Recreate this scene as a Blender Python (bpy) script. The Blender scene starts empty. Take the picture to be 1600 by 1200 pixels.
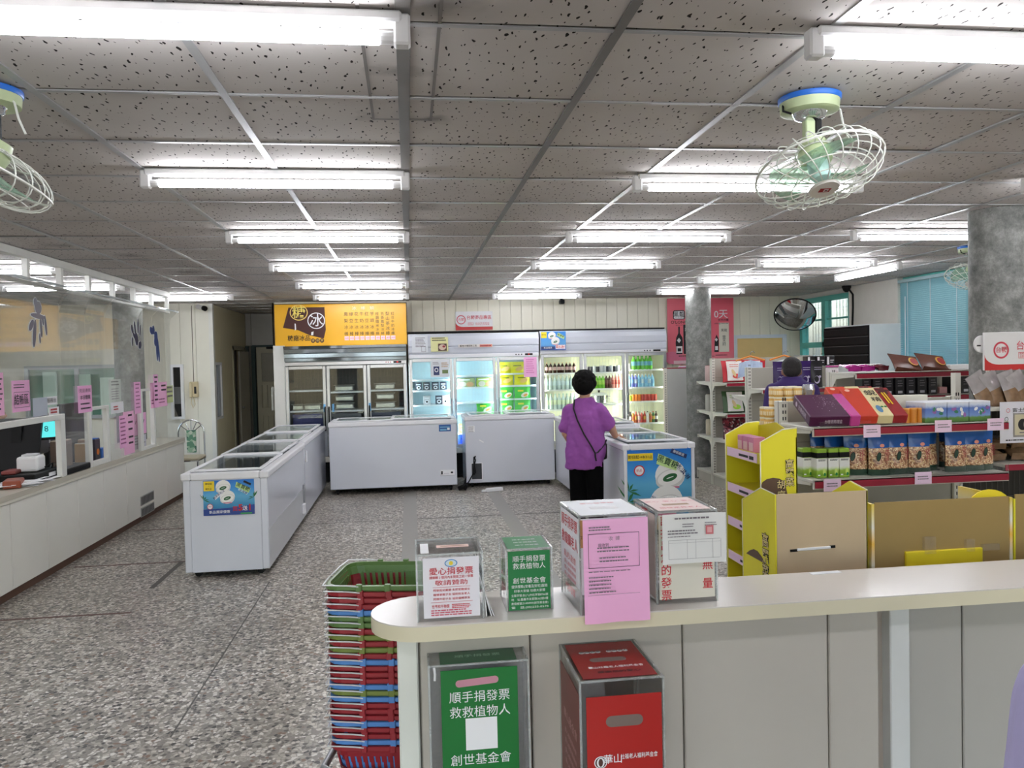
import bpy, bmesh, math, random
from mathutils import Matrix, Vector, Euler
random.seed(7)
PI = math.pi
SC = bpy.context.scene
COL = SC.collection
# ------------------------------------------------------------------ camera, world, exposure
HC = 1.62
CEIL = 2.5366
cam_d = bpy.data.cameras.new('camera'); cam = bpy.data.objects.new('camera', cam_d); COL.objects.link(cam)
cam_d.sensor_width = 36.0; cam_d.lens = 36.0 * 1235.0 / 1600.0; cam_d.clip_start = 0.02; cam_d.clip_end = 200
yaw, pitch, roll = 0.1293, 0.0289, -0.0225
fw = Vector((math.sin(yaw) * math.cos(pitch), math.cos(yaw) * math.cos(pitch), -math.sin(pitch)))
rt = Vector((math.cos(yaw), -math.sin(yaw), 0)); up = rt.cross(fw)
r2 = rt * math.cos(roll) + up * math.sin(roll); u2 = -rt * math.sin(roll) + up * math.cos(roll)
mw = Matrix(((r2.x, u2.x, -fw.x, 0), (r2.y, u2.y, -fw.y, 0), (r2.z, u2.z, -fw.z, HC), (0, 0, 0, 1)))
cam.matrix_world = mw
SC.camera = cam
SC.view_settings.view_transform = 'Standard'
SC.view_settings.look = 'None'
SC.view_settings.exposure = 0.68
SC.view_settings.gamma = 1.0
SC.view_settings.use_curve_mapping = False
SC.cycles.transparent_max_bounces = 40
TUBE = 24.0          # fluorescent tube emission
SKY = 0.6           # sky strength
w = bpy.data.worlds.new('world'); SC.world = w; w.use_nodes = True
nt = w.node_tree; nt.nodes.clear()
o_ = nt.nodes.new('ShaderNodeOutputWorld'); bg = nt.nodes.new('ShaderNodeBackground'); sk = nt.nodes.new('ShaderNodeTexSky')
sk.sky_type = 'NISHITA'; sk.sun_disc = False; sk.sun_elevation = math.radians(55); sk.sun_rotation = math.radians(200); sk.air_density = 1.0; sk.dust_density = 3.0
bg.inputs[1].default_value = SKY
nt.links.new(sk.outputs[0], bg.inputs[0]); nt.links.new(bg.outputs[0], o_.inputs[0])

# ------------------------------------------------------------------ materials
def lin(c):
    return tuple(((v / 255.0) / 12.92 if v / 255.0 <= 0.04045 else ((v / 255.0 + 0.055) / 1.055) ** 2.4) for v in c)
_M = {}
def newmat(key):
    m = bpy.data.materials.new(key); m.use_nodes = True
    nt = m.node_tree; nt.nodes.clear()
    out = nt.nodes.new('ShaderNodeOutputMaterial')
    _M[key] = m
    return m, nt, out
def N(nt, t, **k):
    n = nt.nodes.new(t)
    for a, b in k.items(): setattr(n, a, b)
    return n
def mt(key, rgb=None, rough=0.5, metal=0.0, noise=0.06, scale=8.0, bump=0.0, spec=0.5, stretch=None):
    """plain surface with a little procedural mottling"""
    if key in _M: return _M[key]
    m, nt, out = newmat(key)
    b = N(nt, 'ShaderNodeBsdfPrincipled'); nt.links.new(b.outputs[0], out.inputs[0])
    c = lin(rgb)
    tc = N(nt, 'ShaderNodeTexCoord'); no = N(nt, 'ShaderNodeTexNoise'); no.inputs['Scale'].default_value = scale; no.inputs['Detail'].default_value = 3
    src = tc.outputs['Object']
    if stretch:
        mp = N(nt, 'ShaderNodeMapping'); mp.inputs['Scale'].default_value = stretch; nt.links.new(src, mp.inputs[0]); src = mp.outputs[0]
    nt.links.new(src, no.inputs['Vector'])
    mx = N(nt, 'ShaderNodeMix', data_type='RGBA')
    mx.inputs[6].default_value = tuple(v * (1 - noise) for v in c) + (1,)
    mx.inputs[7].default_value = tuple(min(1, v * (1 + noise)) for v in c) + (1,)
    nt.links.new(no.outputs[0], mx.inputs[0]); nt.links.new(mx.outputs[2], b.inputs['Base Color'])
    b.inputs['Roughness'].default_value = rough; b.inputs['Metallic'].default_value = metal
    b.inputs['Specular IOR Level'].default_value = spec
    if bump:
        bp = N(nt, 'ShaderNodeBump'); bp.inputs['Strength'].default_value = bump; bp.inputs['Distance'].default_value = 0.01
        nt.links.new(no.outputs[0], bp.inputs['Height']); nt.links.new(bp.outputs[0], b.inputs['Normal'])
    return m
def emit(key, rgb, s):
    if key in _M: return _M[key]
    m, nt, out = newmat(key)
    e = N(nt, 'ShaderNodeEmission'); e.inputs[0].default_value = lin(rgb) + (1,); e.inputs[1].default_value = s
    nt.links.new(e.outputs[0], out.inputs[0]); return m
def clear(key, tint=(255, 255, 255), refl=0.5, base=0.03, rough=0.02, haze=0.0, hazecol=(230, 230, 230)):
    """pane of glass or acrylic: clear straight through, mirror-like towards grazing"""
    if key in _M: return _M[key]
    m, nt, out = newmat(key)
    t = N(nt, 'ShaderNodeBsdfTransparent'); t.inputs[0].default_value = lin(tint) + (1,)
    g = N(nt, 'ShaderNodeBsdfGlossy'); g.inputs['Roughness'].default_value = rough; g.inputs[0].default_value = (0.95, 0.95, 0.95, 1)
    lw = N(nt, 'ShaderNodeLayerWeight'); lw.inputs[0].default_value = 0.25
    ml = N(nt, 'ShaderNodeMath', operation='MULTIPLY_ADD'); ml.inputs[1].default_value = refl; ml.inputs[2].default_value = base
    nt.links.new(lw.outputs['Fresnel'], ml.inputs[0])
    mx = N(nt, 'ShaderNodeMixShader'); nt.links.new(ml.outputs[0], mx.inputs[0]); nt.links.new(t.outputs[0], mx.inputs[1]); nt.links.new(g.outputs[0], mx.inputs[2])
    last = mx
    if haze:
        d = N(nt, 'ShaderNodeBsdfDiffuse'); d.inputs[0].default_value = lin(hazecol) + (1,)
        no = N(nt, 'ShaderNodeTexNoise'); no.inputs['Scale'].default_value = 6
        mm = N(nt, 'ShaderNodeMath', operation='MULTIPLY'); mm.inputs[1].default_value = haze * 2; nt.links.new(no.outputs[0], mm.inputs[0])
        m2 = N(nt, 'ShaderNodeMixShader'); nt.links.new(mm.outputs[0], m2.inputs[0]); nt.links.new(mx.outputs[0], m2.inputs[1]); nt.links.new(d.outputs[0], m2.inputs[2]); last = m2
    nt.links.new(last.outputs[0], out.inputs[0]); return m
def ramp(nt, src, stops, const=False):
    r = N(nt, 'ShaderNodeValToRGB'); cr = r.color_ramp
    if const: cr.interpolation = 'CONSTANT'
    while len(cr.elements) < len(stops): cr.elements.new(0.5)
    for e, (p, c) in zip(cr.elements, stops): e.position = p; e.color = lin(c) + (1,)
    nt.links.new(src, r.inputs[0]); return r
def m_terrazzo():
    m, nt, out = newmat('terrazzo')
    b = N(nt, 'ShaderNodeBsdfPrincipled'); nt.links.new(b.outputs[0], out.inputs[0])
    g = N(nt, 'ShaderNodeNewGeometry')
    no = N(nt, 'ShaderNodeTexNoise'); no.inputs['Scale'].default_value = 40; nt.links.new(g.outputs['Position'], no.inputs['Vector'])
    ad = N(nt, 'ShaderNodeVectorMath', operation='MULTIPLY_ADD'); ad.inputs[1].default_value = (0.02, 0.02, 0); nt.links.new(no.outputs[1], ad.inputs[0]); nt.links.new(g.outputs['Position'], ad.inputs[2])
    v = N(nt, 'ShaderNodeTexVoronoi'); v.inputs['Scale'].default_value = 52; nt.links.new(ad.outputs[0], v.inputs['Vector'])
    sep = N(nt, 'ShaderNodeSeparateColor'); nt.links.new(v.outputs['Color'], sep.inputs[0])
    r = ramp(nt, sep.outputs[0], [(0.0, (48, 45, 43)), (0.10, (100, 95, 88)), (0.24, (150, 144, 134)), (0.46, (190, 184, 174)), (0.64, (226, 221, 213)), (0.84, (246, 244, 240)), (0.96, (140, 112, 92))], True)
    v2 = N(nt, 'ShaderNodeTexVoronoi'); v2.feature = 'DISTANCE_TO_EDGE'; v2.inputs['Scale'].default_value = 52; nt.links.new(ad.outputs[0], v2.inputs['Vector'])
    mr = N(nt, 'ShaderNodeMapRange'); mr.inputs[1].default_value = 0.02; mr.inputs[2].default_value = 0.12; nt.links.new(v2.outputs['Distance'], mr.inputs[0])
    mx = N(nt, 'ShaderNodeMix', data_type='RGBA'); mx.inputs[6].default_value = lin((158, 152, 144)) + (1,)
    nt.links.new(mr.outputs[0], mx.inputs[0]); nt.links.new(r.outputs[0], mx.inputs[7])
    n2 = N(nt, 'ShaderNodeTexNoise'); n2.inputs['Scale'].default_value = 0.9; n2.inputs['Detail'].default_value = 4; nt.links.new(g.outputs['Position'], n2.inputs['Vector'])
    r2 = ramp(nt, n2.outputs[0], [(0.3, (215, 212, 206)), (0.7, (255, 254, 252))])
    m2 = N(nt, 'ShaderNodeMix', data_type='RGBA', blend_type='MULTIPLY'); m2.inputs[0].default_value = 1; nt.links.new(mx.outputs[2], m2.inputs[6]); nt.links.new(r2.outputs[0], m2.inputs[7])
    nt.links.new(m2.outputs[2], b.inputs['Base Color'])
    rr = N(nt, 'ShaderNodeMapRange'); rr.inputs[3].default_value = 0.22; rr.inputs[4].default_value = 0.42; nt.links.new(n2.outputs[0], rr.inputs[0]); nt.links.new(rr.outputs[0], b.inputs['Roughness'])
    b.inputs['Specular IOR Level'].default_value = 0.45
    return m
def m_tile():
    """mineral-fibre ceiling tile with short worm-like fissures and old soot round the former vent"""
    m, nt, out = newmat('ceiling_tile')
    b = N(nt, 'ShaderNodeBsdfPrincipled'); nt.links.new(b.outputs[0], out.inputs[0]); b.inputs['Roughness'].default_value = 0.9; b.inputs['Specular IOR Level'].default_value = 0.15
    g = N(nt, 'ShaderNodeNewGeometry')
    no = N(nt, 'ShaderNodeTexNoise'); no.inputs['Scale'].default_value = 22; no.inputs['Detail'].default_value = 2; nt.links.new(g.outputs['Position'], no.inputs['Vector'])
    ad = N(nt, 'ShaderNodeVectorMath', operation='MULTIPLY_ADD'); ad.inputs[1].default_value = (0.03, 0.03, 0); nt.links.new(no.outputs[1], ad.inputs[0]); nt.links.new(g.outputs['Position'], ad.inputs[2])
    mp = N(nt, 'ShaderNodeMapping'); mp.inputs['Rotation'].default_value = (0, 0, 0.5); mp.inputs['Scale'].default_value = (40, 14, 1); nt.links.new(ad.outputs[0], mp.inputs[0])
    v = N(nt, 'ShaderNodeTexVoronoi'); v.voronoi_dimensions = '2D'; v.inputs['Scale'].default_value = 1; nt.links.new(mp.outputs[0], v.inputs['Vector'])
    sep = N(nt, 'ShaderNodeSeparateColor'); nt.links.new(v.outputs['Color'], sep.inputs[0])
    th = N(nt, 'ShaderNodeMath', operation='MULTIPLY'); th.inputs[1].default_value = 0.17; nt.links.new(sep.outputs[1], th.inputs[0])
    lt = N(nt, 'ShaderNodeMath', operation='LESS_THAN'); nt.links.new(v.outputs['Distance'], lt.inputs[0]); nt.links.new(th.outputs[0], lt.inputs[1])
    n2 = N(nt, 'ShaderNodeTexNoise'); n2.inputs['Scale'].default_value = 1.3; n2.inputs['Detail'].default_value = 5; nt.links.new(g.outputs['Position'], n2.inputs['Vector'])
    r2 = ramp(nt, n2.outputs[0], [(0.3, (196, 190, 186)), (0.7, (214, 208, 204))])
    mx = N(nt, 'ShaderNodeMix', data_type='RGBA'); nt.links.new(lt.outputs[0], mx.inputs[0]); nt.links.new(r2.outputs[0], mx.inputs[6]); mx.inputs[7].default_value = lin((48, 44, 42)) + (1,)
    last = mx.outputs[2]
    n3 = N(nt, 'ShaderNodeTexNoise'); n3.inputs['Scale'].default_value = 9; n3.inputs['Detail'].default_value = 4; nt.links.new(g.outputs['Position'], n3.inputs['Vector'])
    for (x, y, rad, k) in ((-0.045, 2.55, .06, .9), (0.06, 2.55, .05, .8), (0.10, 2.06, .12, .75), (-0.11, 3.03, .03, .85), (0.12, 3.03, .05, .85), (0.03, 2.25, .07, .6), (-0.02, 1.9, .1, .6), (-2.2, 6.75, .13, .8), (-2.2, 7.0, .10, .8), (-2.05, 7.9, .14, .8), (0.1, 4.75, .12, .7), (-.12, 5.2, .1, .7), (.12, 5.3, .13, .7), (-2.5, 6.2, .12, .8), (-2.0, 8.5, .15, .6)):
        d = N(nt, 'ShaderNodeVectorMath', operation='DISTANCE'); d.inputs[1].default_value = (x, y, CEIL); nt.links.new(g.outputs['Position'], d.inputs[0])
        a = N(nt, 'ShaderNodeMath', operation='MULTIPLY_ADD'); a.inputs[1].default_value = 0.22; nt.links.new(n3.outputs[0], a.inputs[0]); nt.links.new(d.outputs['Value'], a.inputs[2])
        q = N(nt, 'ShaderNodeMapRange'); q.inputs[1].default_value = 0.05; q.inputs[2].default_value = rad + 0.13; q.inputs[3].default_value = k * .85; q.inputs[4].default_value = 0; nt.links.new(a.outputs[0], q.inputs[0])
        k2 = N(nt, 'ShaderNodeMix', data_type='RGBA'); nt.links.new(q.outputs[0], k2.inputs[0]); nt.links.new(last, k2.inputs[6]); k2.inputs[7].default_value = lin((40, 37, 36)) + (1,); last = k2.outputs[2]
    nt.links.new(last, b.inputs['Base Color'])
    return m
def m_concrete():
    m, nt, out = newmat('concrete')
    b = N(nt, 'ShaderNodeBsdfPrincipled'); nt.links.new(b.outputs[0], out.inputs[0]); b.inputs['Roughness'].default_value = 0.85
    g = N(nt, 'ShaderNodeNewGeometry'); n = N(nt, 'ShaderNodeTexNoise'); n.inputs['Scale'].default_value = 9; n.inputs['Detail'].default_value = 9; n.inputs['Roughness'].default_value = 0.82; nt.links.new(g.outputs['Position'], n.inputs['Vector'])
    r = ramp(nt, n.outputs[0], [(0.3, (82, 84, 81)), (0.5, (126, 127, 123)), (0.7, (170, 170, 165))]); nt.links.new(r.outputs[0], b.inputs['Base Color'])
    bp = N(nt, 'ShaderNodeBump'); bp.inputs['Strength'].default_value = 0.4; bp.inputs['Distance'].default_value = 0.01; nt.links.new(n.outputs[0], bp.inputs['Height']); nt.links.new(bp.outputs[0], b.inputs['Normal'])
    return m
def m_speck(key, cols, scale, rough=0.4):
    if key in _M: return _M[key]
    m, nt, out = newmat(key)
    b = N(nt, 'ShaderNodeBsdfPrincipled'); nt.links.new(b.outputs[0], out.inputs[0]); b.inputs['Roughness'].default_value = rough
    tc = N(nt, 'ShaderNodeTexCoord'); v = N(nt, 'ShaderNodeTexVoronoi'); v.inputs['Scale'].default_value = scale; nt.links.new(tc.outputs['Object'], v.inputs['Vector'])
    sep = N(nt, 'ShaderNodeSeparateColor'); nt.links.new(v.outputs['Color'], sep.inputs[0])
    r = ramp(nt, sep.outputs[0], [(i / len(cols), c) for i, c in enumerate(cols)], True); nt.links.new(r.outputs[0], b.inputs['Base Color'])
    return m
def m_grad(key, stops, axis='Z', lo=-0.5, hi=0.5, rough=0.4):
    """printed colour gradient in the sheet's own object space"""
    if key in _M: return _M[key]
    m, nt, out = newmat(key)
    b = N(nt, 'ShaderNodeBsdfPrincipled'); nt.links.new(b.outputs[0], out.inputs[0]); b.inputs['Roughness'].default_value = rough
    tc = N(nt, 'ShaderNodeTexCoord'); s = N(nt, 'ShaderNodeSeparateXYZ'); nt.links.new(tc.outputs['Object'], s.inputs[0])
    no = N(nt, 'ShaderNodeTexNoise'); no.inputs['Scale'].default_value = 5 / (hi - lo); nt.links.new(tc.outputs['Object'], no.inputs['Vector'])
    mr = N(nt, 'ShaderNodeMapRange'); mr.inputs[1].default_value = lo; mr.inputs[2].default_value = hi; nt.links.new(s.outputs[axis], mr.inputs[0])
    ad = N(nt, 'ShaderNodeMath', operation='MULTIPLY_ADD'); ad.inputs[1].default_value = 0.14; nt.links.new(no.outputs[0], ad.inputs[0]); nt.links.new(mr.outputs[0], ad.inputs[2])
    sb = N(nt, 'ShaderNodeMath', operation='SUBTRACT'); sb.inputs[1].default_value = 0.07; nt.links.new(ad.outputs[0], sb.inputs[0])
    r = ramp(nt, sb.outputs[0], stops); nt.links.new(r.outputs[0], b.inputs['Base Color'])
    return m

# ------------------------------------------------------------------ mesh builder
class B:
    def __init__(s): s.v = []; s.f = []; s.mi = []; s.m = 0; s.xf = None
    def add(s, vs, fs):
        o = len(s.v)
        if s.xf is not None: vs = [s.xf @ Vector(p) for p in vs]
        s.v.extend([tuple(p) for p in vs]); s.f.extend([tuple(i + o for i in f) for f in fs]); s.mi.extend([s.m] * len(fs)); return s
    def bx(s, x0, x1, y0, y1, z0, z1, b=0.0):
        if b <= 0:
            vs = [(x, y, z) for z in (z0, z1) for y in (y0, y1) for x in (x0, x1)]
            return s.add(vs, [(0, 2, 3, 1), (4, 5, 7, 6), (0, 1, 5, 4), (2, 6, 7, 3), (0, 4, 6, 2), (1, 3, 7, 5)])
        b = min(b, (x1 - x0) * .49, (y1 - y0) * .49, (z1 - z0) * .49)
        bm = bmesh.new(); bmesh.ops.create_cube(bm, size=1)
        for v in bm.verts: v.co = ((x0 + x1) / 2 + v.co.x * (x1 - x0), (y0 + y1) / 2 + v.co.y * (y1 - y0), (z0 + z1) / 2 + v.co.z * (z1 - z0))
        bmesh.ops.bevel(bm, geom=list(bm.edges), offset=b, segments=2 if b > .008 else 1, profile=0.5, affect='EDGES')
        bm.verts.index_update(); s.add([v.co.copy() for v in bm.verts], [[v.index for v in f.verts] for f in bm.faces]); bm.free(); return s
    def cyl(s, p0, p1, r0, r1=None, n=12, cap=True):
        r1 = r0 if r1 is None else r1; p0 = Vector(p0); p1 = Vector(p1); d = (p1 - p0).normalized()
        a = d.orthogonal().normalized(); c = d.cross(a); vs = []
        for p, r in ((p0, r0), (p1, r1)):
            for i in range(n):
                t = 2 * PI * i / n; vs.append(p + (a * math.cos(t) + c * math.sin(t)) * r)
        fs = [(i, (i + 1) % n, n + (i + 1) % n, n + i) for i in range(n)]
        if cap: fs += [tuple(range(n - 1, -1, -1)), tuple(range(n, 2 * n))]
        return s.add(vs, fs)
    def tube(s, pts, r, n=6, closed=False):
        P = [Vector(p) for p in pts]; L = len(P); vs = []; ref = None
        for i in range(L):
            if closed: d = (P[(i + 1) % L] - P[i - 1])
            else: d = P[min(i + 1, L - 1)] - P[max(i - 1, 0)]
            d.normalize()
            if ref is None: ref = d.orthogonal().normalized()
            a = (ref - d * ref.dot(d)); a = a.normalized() if a.length > 1e-6 else d.orthogonal().normalized(); ref = a; c = d.cross(a)
            rr = r[i] if isinstance(r, (list, tuple)) else r
            for k in range(n):
                t = 2 * PI * k / n; vs.append(P[i] + (a * math.cos(t) + c * math.sin(t)) * rr)
        fs = []
        for i in range(L if closed else L - 1):
            j = (i + 1) % L
            for k in range(n): fs.append((i * n + k, i * n + (k + 1) % n, j * n + (k + 1) % n, j * n + k))
        if not closed: fs += [tuple(range(n - 1, -1, -1)), tuple((L - 1) * n + k for k in range(n))]
        return s.add(vs, fs)
    def lathe(s, prof, c=(0, 0, 0), n=16, sx=1, sy=1):
        vs = []; L = len(prof)
        for r, z in prof:
            for k in range(n):
                t = 2 * PI * k / n; vs.append((c[0] + r * math.cos(t) * sx, c[1] + r * math.sin(t) * sy, c[2] + z))
        fs = [(i * n + k, i * n + (k + 1) % n, (i + 1) * n + (k + 1) % n, (i + 1) * n + k) for i in range(L - 1) for k in range(n)]
        fs += [tuple(range(n - 1, -1, -1)), tuple((L - 1) * n + k for k in range(n))]
        return s.add(vs, fs)
    def prism(s, poly, a, b, ax='z'):
        """extrude a 2D polygon between a and b along an axis: z->(x,y), y->(x,z), x->(y,z)"""
        def P(p, h): return (p[0], p[1], h) if ax == 'z' else ((p[0], h, p[1]) if ax == 'y' else (h, p[0], p[1]))
        n = len(poly); vs = [P(p, a) for p in poly] + [P(p, b) for p in poly]
        fs = [tuple(range(n - 1, -1, -1)), tuple(range(n, 2 * n))] + [(i, (i + 1) % n, n + (i + 1) % n, n + i) for i in range(n)]
        return s.add(vs, fs)
    def sheet(s, fn, nu, nv, closed=False):
        vs = [fn(i / (nu), j / (nv)) for j in range(nv + 1) for i in range(nu + 1)]
        w_ = nu + 1
        return s.add(vs, [(j * w_ + i, j * w_ + i + 1, (j + 1) * w_ + i + 1, (j + 1) * w_ + i) for j in range(nv) for i in range(nu)])
    def ell(s, c, r, n=12, m=8):
        prof = [(math.cos(-PI / 2 + PI * i / m), math.sin(-PI / 2 + PI * i / m)) for i in range(m + 1)]
        vs = []
        for a, b in prof:
            for k in range(n):
                t = 2 * PI * k / n; vs.append((c[0] + max(a, .001) * math.cos(t) * r[0], c[1] + max(a, .001) * math.sin(t) * r[1], c[2] + b * r[2]))
        fs = [(i * n + k, i * n + (k + 1) % n, (i + 1) * n + (k + 1) % n, (i + 1) * n + k) for i in range(m) for k in range(n)]
        return s.add(vs, fs)
    def mesh(s, name, mats, smooth=None):
        me = bpy.data.meshes.new(name); me.from_pydata(s.v, [], s.f)
        for m in (mats if isinstance(mats, (list, tuple)) else [mats]): me.materials.append(m)
        if any(s.mi): me.polygons.foreach_set('material_index', s.mi)
        bm = bmesh.new(); bm.from_mesh(me); bmesh.ops.recalc_face_normals(bm, faces=bm.faces); bm.to_mesh(me); bm.free()
        if smooth:
            me.polygons.foreach_set('use_smooth', [True] * len(me.polygons)); me.set_sharp_from_angle(angle=math.radians(smooth))
        me.update(); return me
    def build(s, name, mats, parent=None, loc=(0, 0, 0), rot=(0, 0, 0), smooth=None):
        return ob(name, s.mesh(name, mats, smooth), parent, loc, rot)
def ob(name, me, parent=None, loc=(0, 0, 0), rot=(0, 0, 0)):
    o = bpy.data.objects.new(name, me); COL.objects.link(o); o.location = loc
    o.rotation_euler = rot if isinstance(rot, (tuple, list)) else (0, 0, rot)
    if parent is not None: o.parent = parent
    return o
def tag(o, label, cat, group=None):
    o['label'] = label; o['category'] = cat
    if group: o['group'] = group
    return o
def thing(name, label, cat, loc=(0, 0, 0), rot=0, group=None):
    o = bpy.data.objects.new(name, None); COL.objects.link(o); o.location = loc; o.empty_display_size = .1
    o.rotation_euler = rot if isinstance(rot, (tuple, list)) else (0, 0, rot)
    return tag(o, label, cat, group)
def struct(o): o['kind'] = 'structure'; return o
def stuff(o): o['kind'] = 'stuff'; return o
_KIDS = {}
def copy_tree(src, loc=None, rot=None, label=None, parent=None):
    c = src.copy(); COL.objects.link(c)
    if parent is not None: c.parent = parent
    if loc is not None: c.location = loc
    if rot is not None: c.rotation_euler = rot if isinstance(rot, (tuple, list)) else (0, 0, rot)
    if label: c['label'] = label
    for ch in src.children: copy_tree(ch, parent=c)
    return c
ORD = ['first', 'second', 'third', 'fourth', 'fifth', 'sixth', 'seventh', 'eighth', 'ninth', 'tenth', 'eleventh', 'twelfth', 'thirteenth', 'fourteenth', 'fifteenth', 'sixteenth', 'seventeenth', 'eighteenth', 'nineteenth', 'twentieth', 'twenty-first', 'twenty-second', 'twenty-third', 'twenty-fourth', 'twenty-fifth', 'twenty-sixth', 'twenty-seventh', 'twenty-eighth', 'twenty-ninth', 'thirtieth']

# ------------------------------------------------------------------ lettering (built-in font), turned to meshes at the end
_TXT = []
def T(parent, s, x, y, z, size, mat, face='-Y', align='CENTER', bold=0.0, sp=1.0, name='lettering', w=None, rot=0.0, vert=False):
    if vert: s = '\n'.join(s)
    if bold and any(ord(c) > 0x2E80 for c in s) and name == 'lettering': bold = min(bold, .006)
    _TXT.append((parent, s, (x, y, z), size, mat, face, align, bold, sp, name, w, rot))
_F = {'-Y': Matrix(((1, 0, 0), (0, 0, -1), (0, 1, 0))), '-X': Matrix(((0, 0, -1), (-1, 0, 0), (0, 1, 0))), '+X': Matrix(((0, 0, 1), (1, 0, 0), (0, 1, 0))), '+Z': Matrix(((1, 0, 0), (0, 1, 0), (0, 0, 1)))}
def flush_text():
    cache = {}
    for t in _TXT:
        k = (t[1], t[6], t[7], t[8])
        if k in cache: continue
        c = bpy.data.curves.new('t', 'FONT'); c.body = t[1]; c.align_x = t[6]; c.align_y = 'CENTER'; c.resolution_u = 2; c.offset = t[7]; c.space_line = t[8]
        o = bpy.data.objects.new('t', c); COL.objects.link(o); cache[k] = o
    dg = bpy.context.evaluated_depsgraph_get(); geo = {}
    for k, o in cache.items():
        e = o.evaluated_get(dg); me = e.to_mesh()
        geo[k] = ([v.co.copy() for v in me.vertices], [tuple(p.vertices) for p in me.polygons]); e.to_mesh_clear()
    for o in cache.values():
        c = o.data; bpy.data.objects.remove(o); bpy.data.curves.remove(c)
    acc = {}
    for parent, s, pos, size, mat, face, align, bold, sp, name, w_, rot in _TXT:
        vs, fs = geo[(s, align, bold, sp)]
        if not vs: continue
        b = acc.setdefault((parent.name, name, mat.name), (parent, name, mat, B()))[3]
        x0 = min(v.x for v in vs); x1 = max(v.x for v in vs); fx = (w_ / ((x1 - x0) * size)) if w_ else 1.0
        R = _F[face] if isinstance(face, str) else face
        cr, sr = math.cos(rot), math.sin(rot); out = []
        for v in vs:
            a, c2 = v.x * size * fx, v.y * size
            out.append(R @ Vector((a * cr - c2 * sr, a * sr + c2 * cr, 0.0)) + Vector(pos))
        o0 = len(b.v); b.v.extend([tuple(p) for p in out]); b.f.extend([tuple(i + o0 for i in f) for f in fs]); b.mi.extend([0] * len(fs))
    for parent, name, mat, b in acc.values():
        me = bpy.data.meshes.new(name); me.from_pydata(b.v, [], b.f); me.materials.append(mat); me.update()
        ob(name, me, parent)
class Art:
    """flat print on a sheet that faces -Y in its own space; layers lie 0.2 mm apart"""
    def __init__(s, parent, y=-0.001, name='print', step=0.0002): s.p = parent; s.y = y; s.n = name; s.k = 0; s.d = {}; s.st = step
    def _b(s, m):
        if m.name not in s.d: s.d[m.name] = (m, B())
        s.k += 1; return s.d[m.name][1]
    def poly(s, pts, m):
        b = s._b(m); y = s.y - s.k * s.st; n = len(pts); b.add([(x, y, z) for x, z in pts], [tuple(range(n))]); return s
    def rect(s, x0, z0, x1, z1, m): return s.poly([(x0, z0), (x1, z0), (x1, z1), (x0, z1)], m)
    def ell(s, cx, cz, rx, rz, m, n=24, rot=0):
        pts = []
        for i in range(n):
            a, c = rx * math.cos(2 * PI * i / n), rz * math.sin(2 * PI * i / n)
            pts.append((cx + a * math.cos(rot) - c * math.sin(rot), cz + a * math.sin(rot) + c * math.cos(rot)))
        return s.poly(pts, m)
    def ring(s, cx, cz, r0, r1, m, n=28, ez=1.0):
        b = s._b(m); y = s.y - s.k * s.st; vs = []
        for i in range(n):
            t = 2 * PI * i / n
            vs += [(cx + r0 * math.cos(t), y, cz + r0 * ez * math.sin(t)), (cx + r1 * math.cos(t), y, cz + r1 * ez * math.sin(t))]
        b.add(vs, [(2 * i, 2 * i + 1, (2 * i + 3) % (2 * n), (2 * i + 2) % (2 * n)) for i in range(n)]); return s
    def frame(s, x0, z0, x1, z1, t, m):
        s.rect(x0, z0, x1, z0 + t, m); s.rect(x0, z1 - t, x1, z1, m); s.rect(x0, z0, x0 + t, z1, m); s.rect(x1 - t, z0, x1, z1, m); return s
    def lines(s, x0, x1, z0, dz, n, m, h=None, fill=.8, seg=7):
        """rows of print too small to read: short dashes"""
        b = s._b(m); y = s.y - s.k * s.st; h = h or dz * .45; rnd = random.Random(int(abs(x0 * 1e4)) + n)
        for i in range(n):
            z = z0 - i * dz; e = x0 + (x1 - x0) * (fill + (1 - fill) * rnd.random()) ; x = x0; st = (x1 - x0) / seg / 3
            while x < e - st * .5:
                l = min(st * rnd.uniform(.8, 2.6), e - x); b.add([(x, y, z), (x + l, y, z), (x + l, y, z + h), (x, y, z + h)], [(0, 1, 2, 3)]); x += l + st * .35
        return s
    def top(s): return s.y - (s.k + 2) * s.st
    def done(s):
        for m, b in s.d.values(): b.build(s.n, m, s.p)
        return s
def panel(name, w, h, m, parent=None, loc=(0, 0, 0), rot=0, t=0.003, b=0):
    """thin board: x -w/2..w/2, z 0..h, its face at y = 0 looking to -Y"""
    return B().bx(-w / 2, w / 2, 0, t, 0, h, b).build(name, m, parent, loc, rot)
# ================================================================== palette
WHITE = mt('white_paint', (236, 236, 236), .4, noise=.02)
FRZ = mt('freezer_enamel', (212, 215, 224), .22, noise=.015, scale=3)
FRZ_RIM = mt('freezer_rim_plastic', (236, 236, 240), .35, noise=.02)
FRZ_IN = mt('freezer_liner', (150, 154, 158), .45)
ALU = mt('brushed_aluminium', (196, 199, 203), .3, .85, noise=.04, scale=30)
CHROME = mt('chrome', (225, 228, 230), .12, 1.0, noise=.02)
STEEL = mt('galvanised_steel', (150, 152, 154), .35, .9)
BLACK = mt('black_plastic', (12, 12, 13), .55, spec=.25)
DARK = mt('dark_recess', (40, 40, 42), .7)
CREAM = mt('cream_panel', (233, 229, 210), .35, noise=.03, scale=2)
CREAM2 = mt('cream_enamel', (226, 222, 208), .45, noise=.03)
OFFW = mt('off_white_laminate', (240, 239, 230), .35, noise=.03, scale=3)
GREYW = mt('warm_grey_board', (206, 200, 190), .4, noise=.04, scale=2.5)
RED = mt('red_print', (196, 32, 40), .45)
REDD = mt('dark_red', (150, 26, 44), .5)
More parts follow.
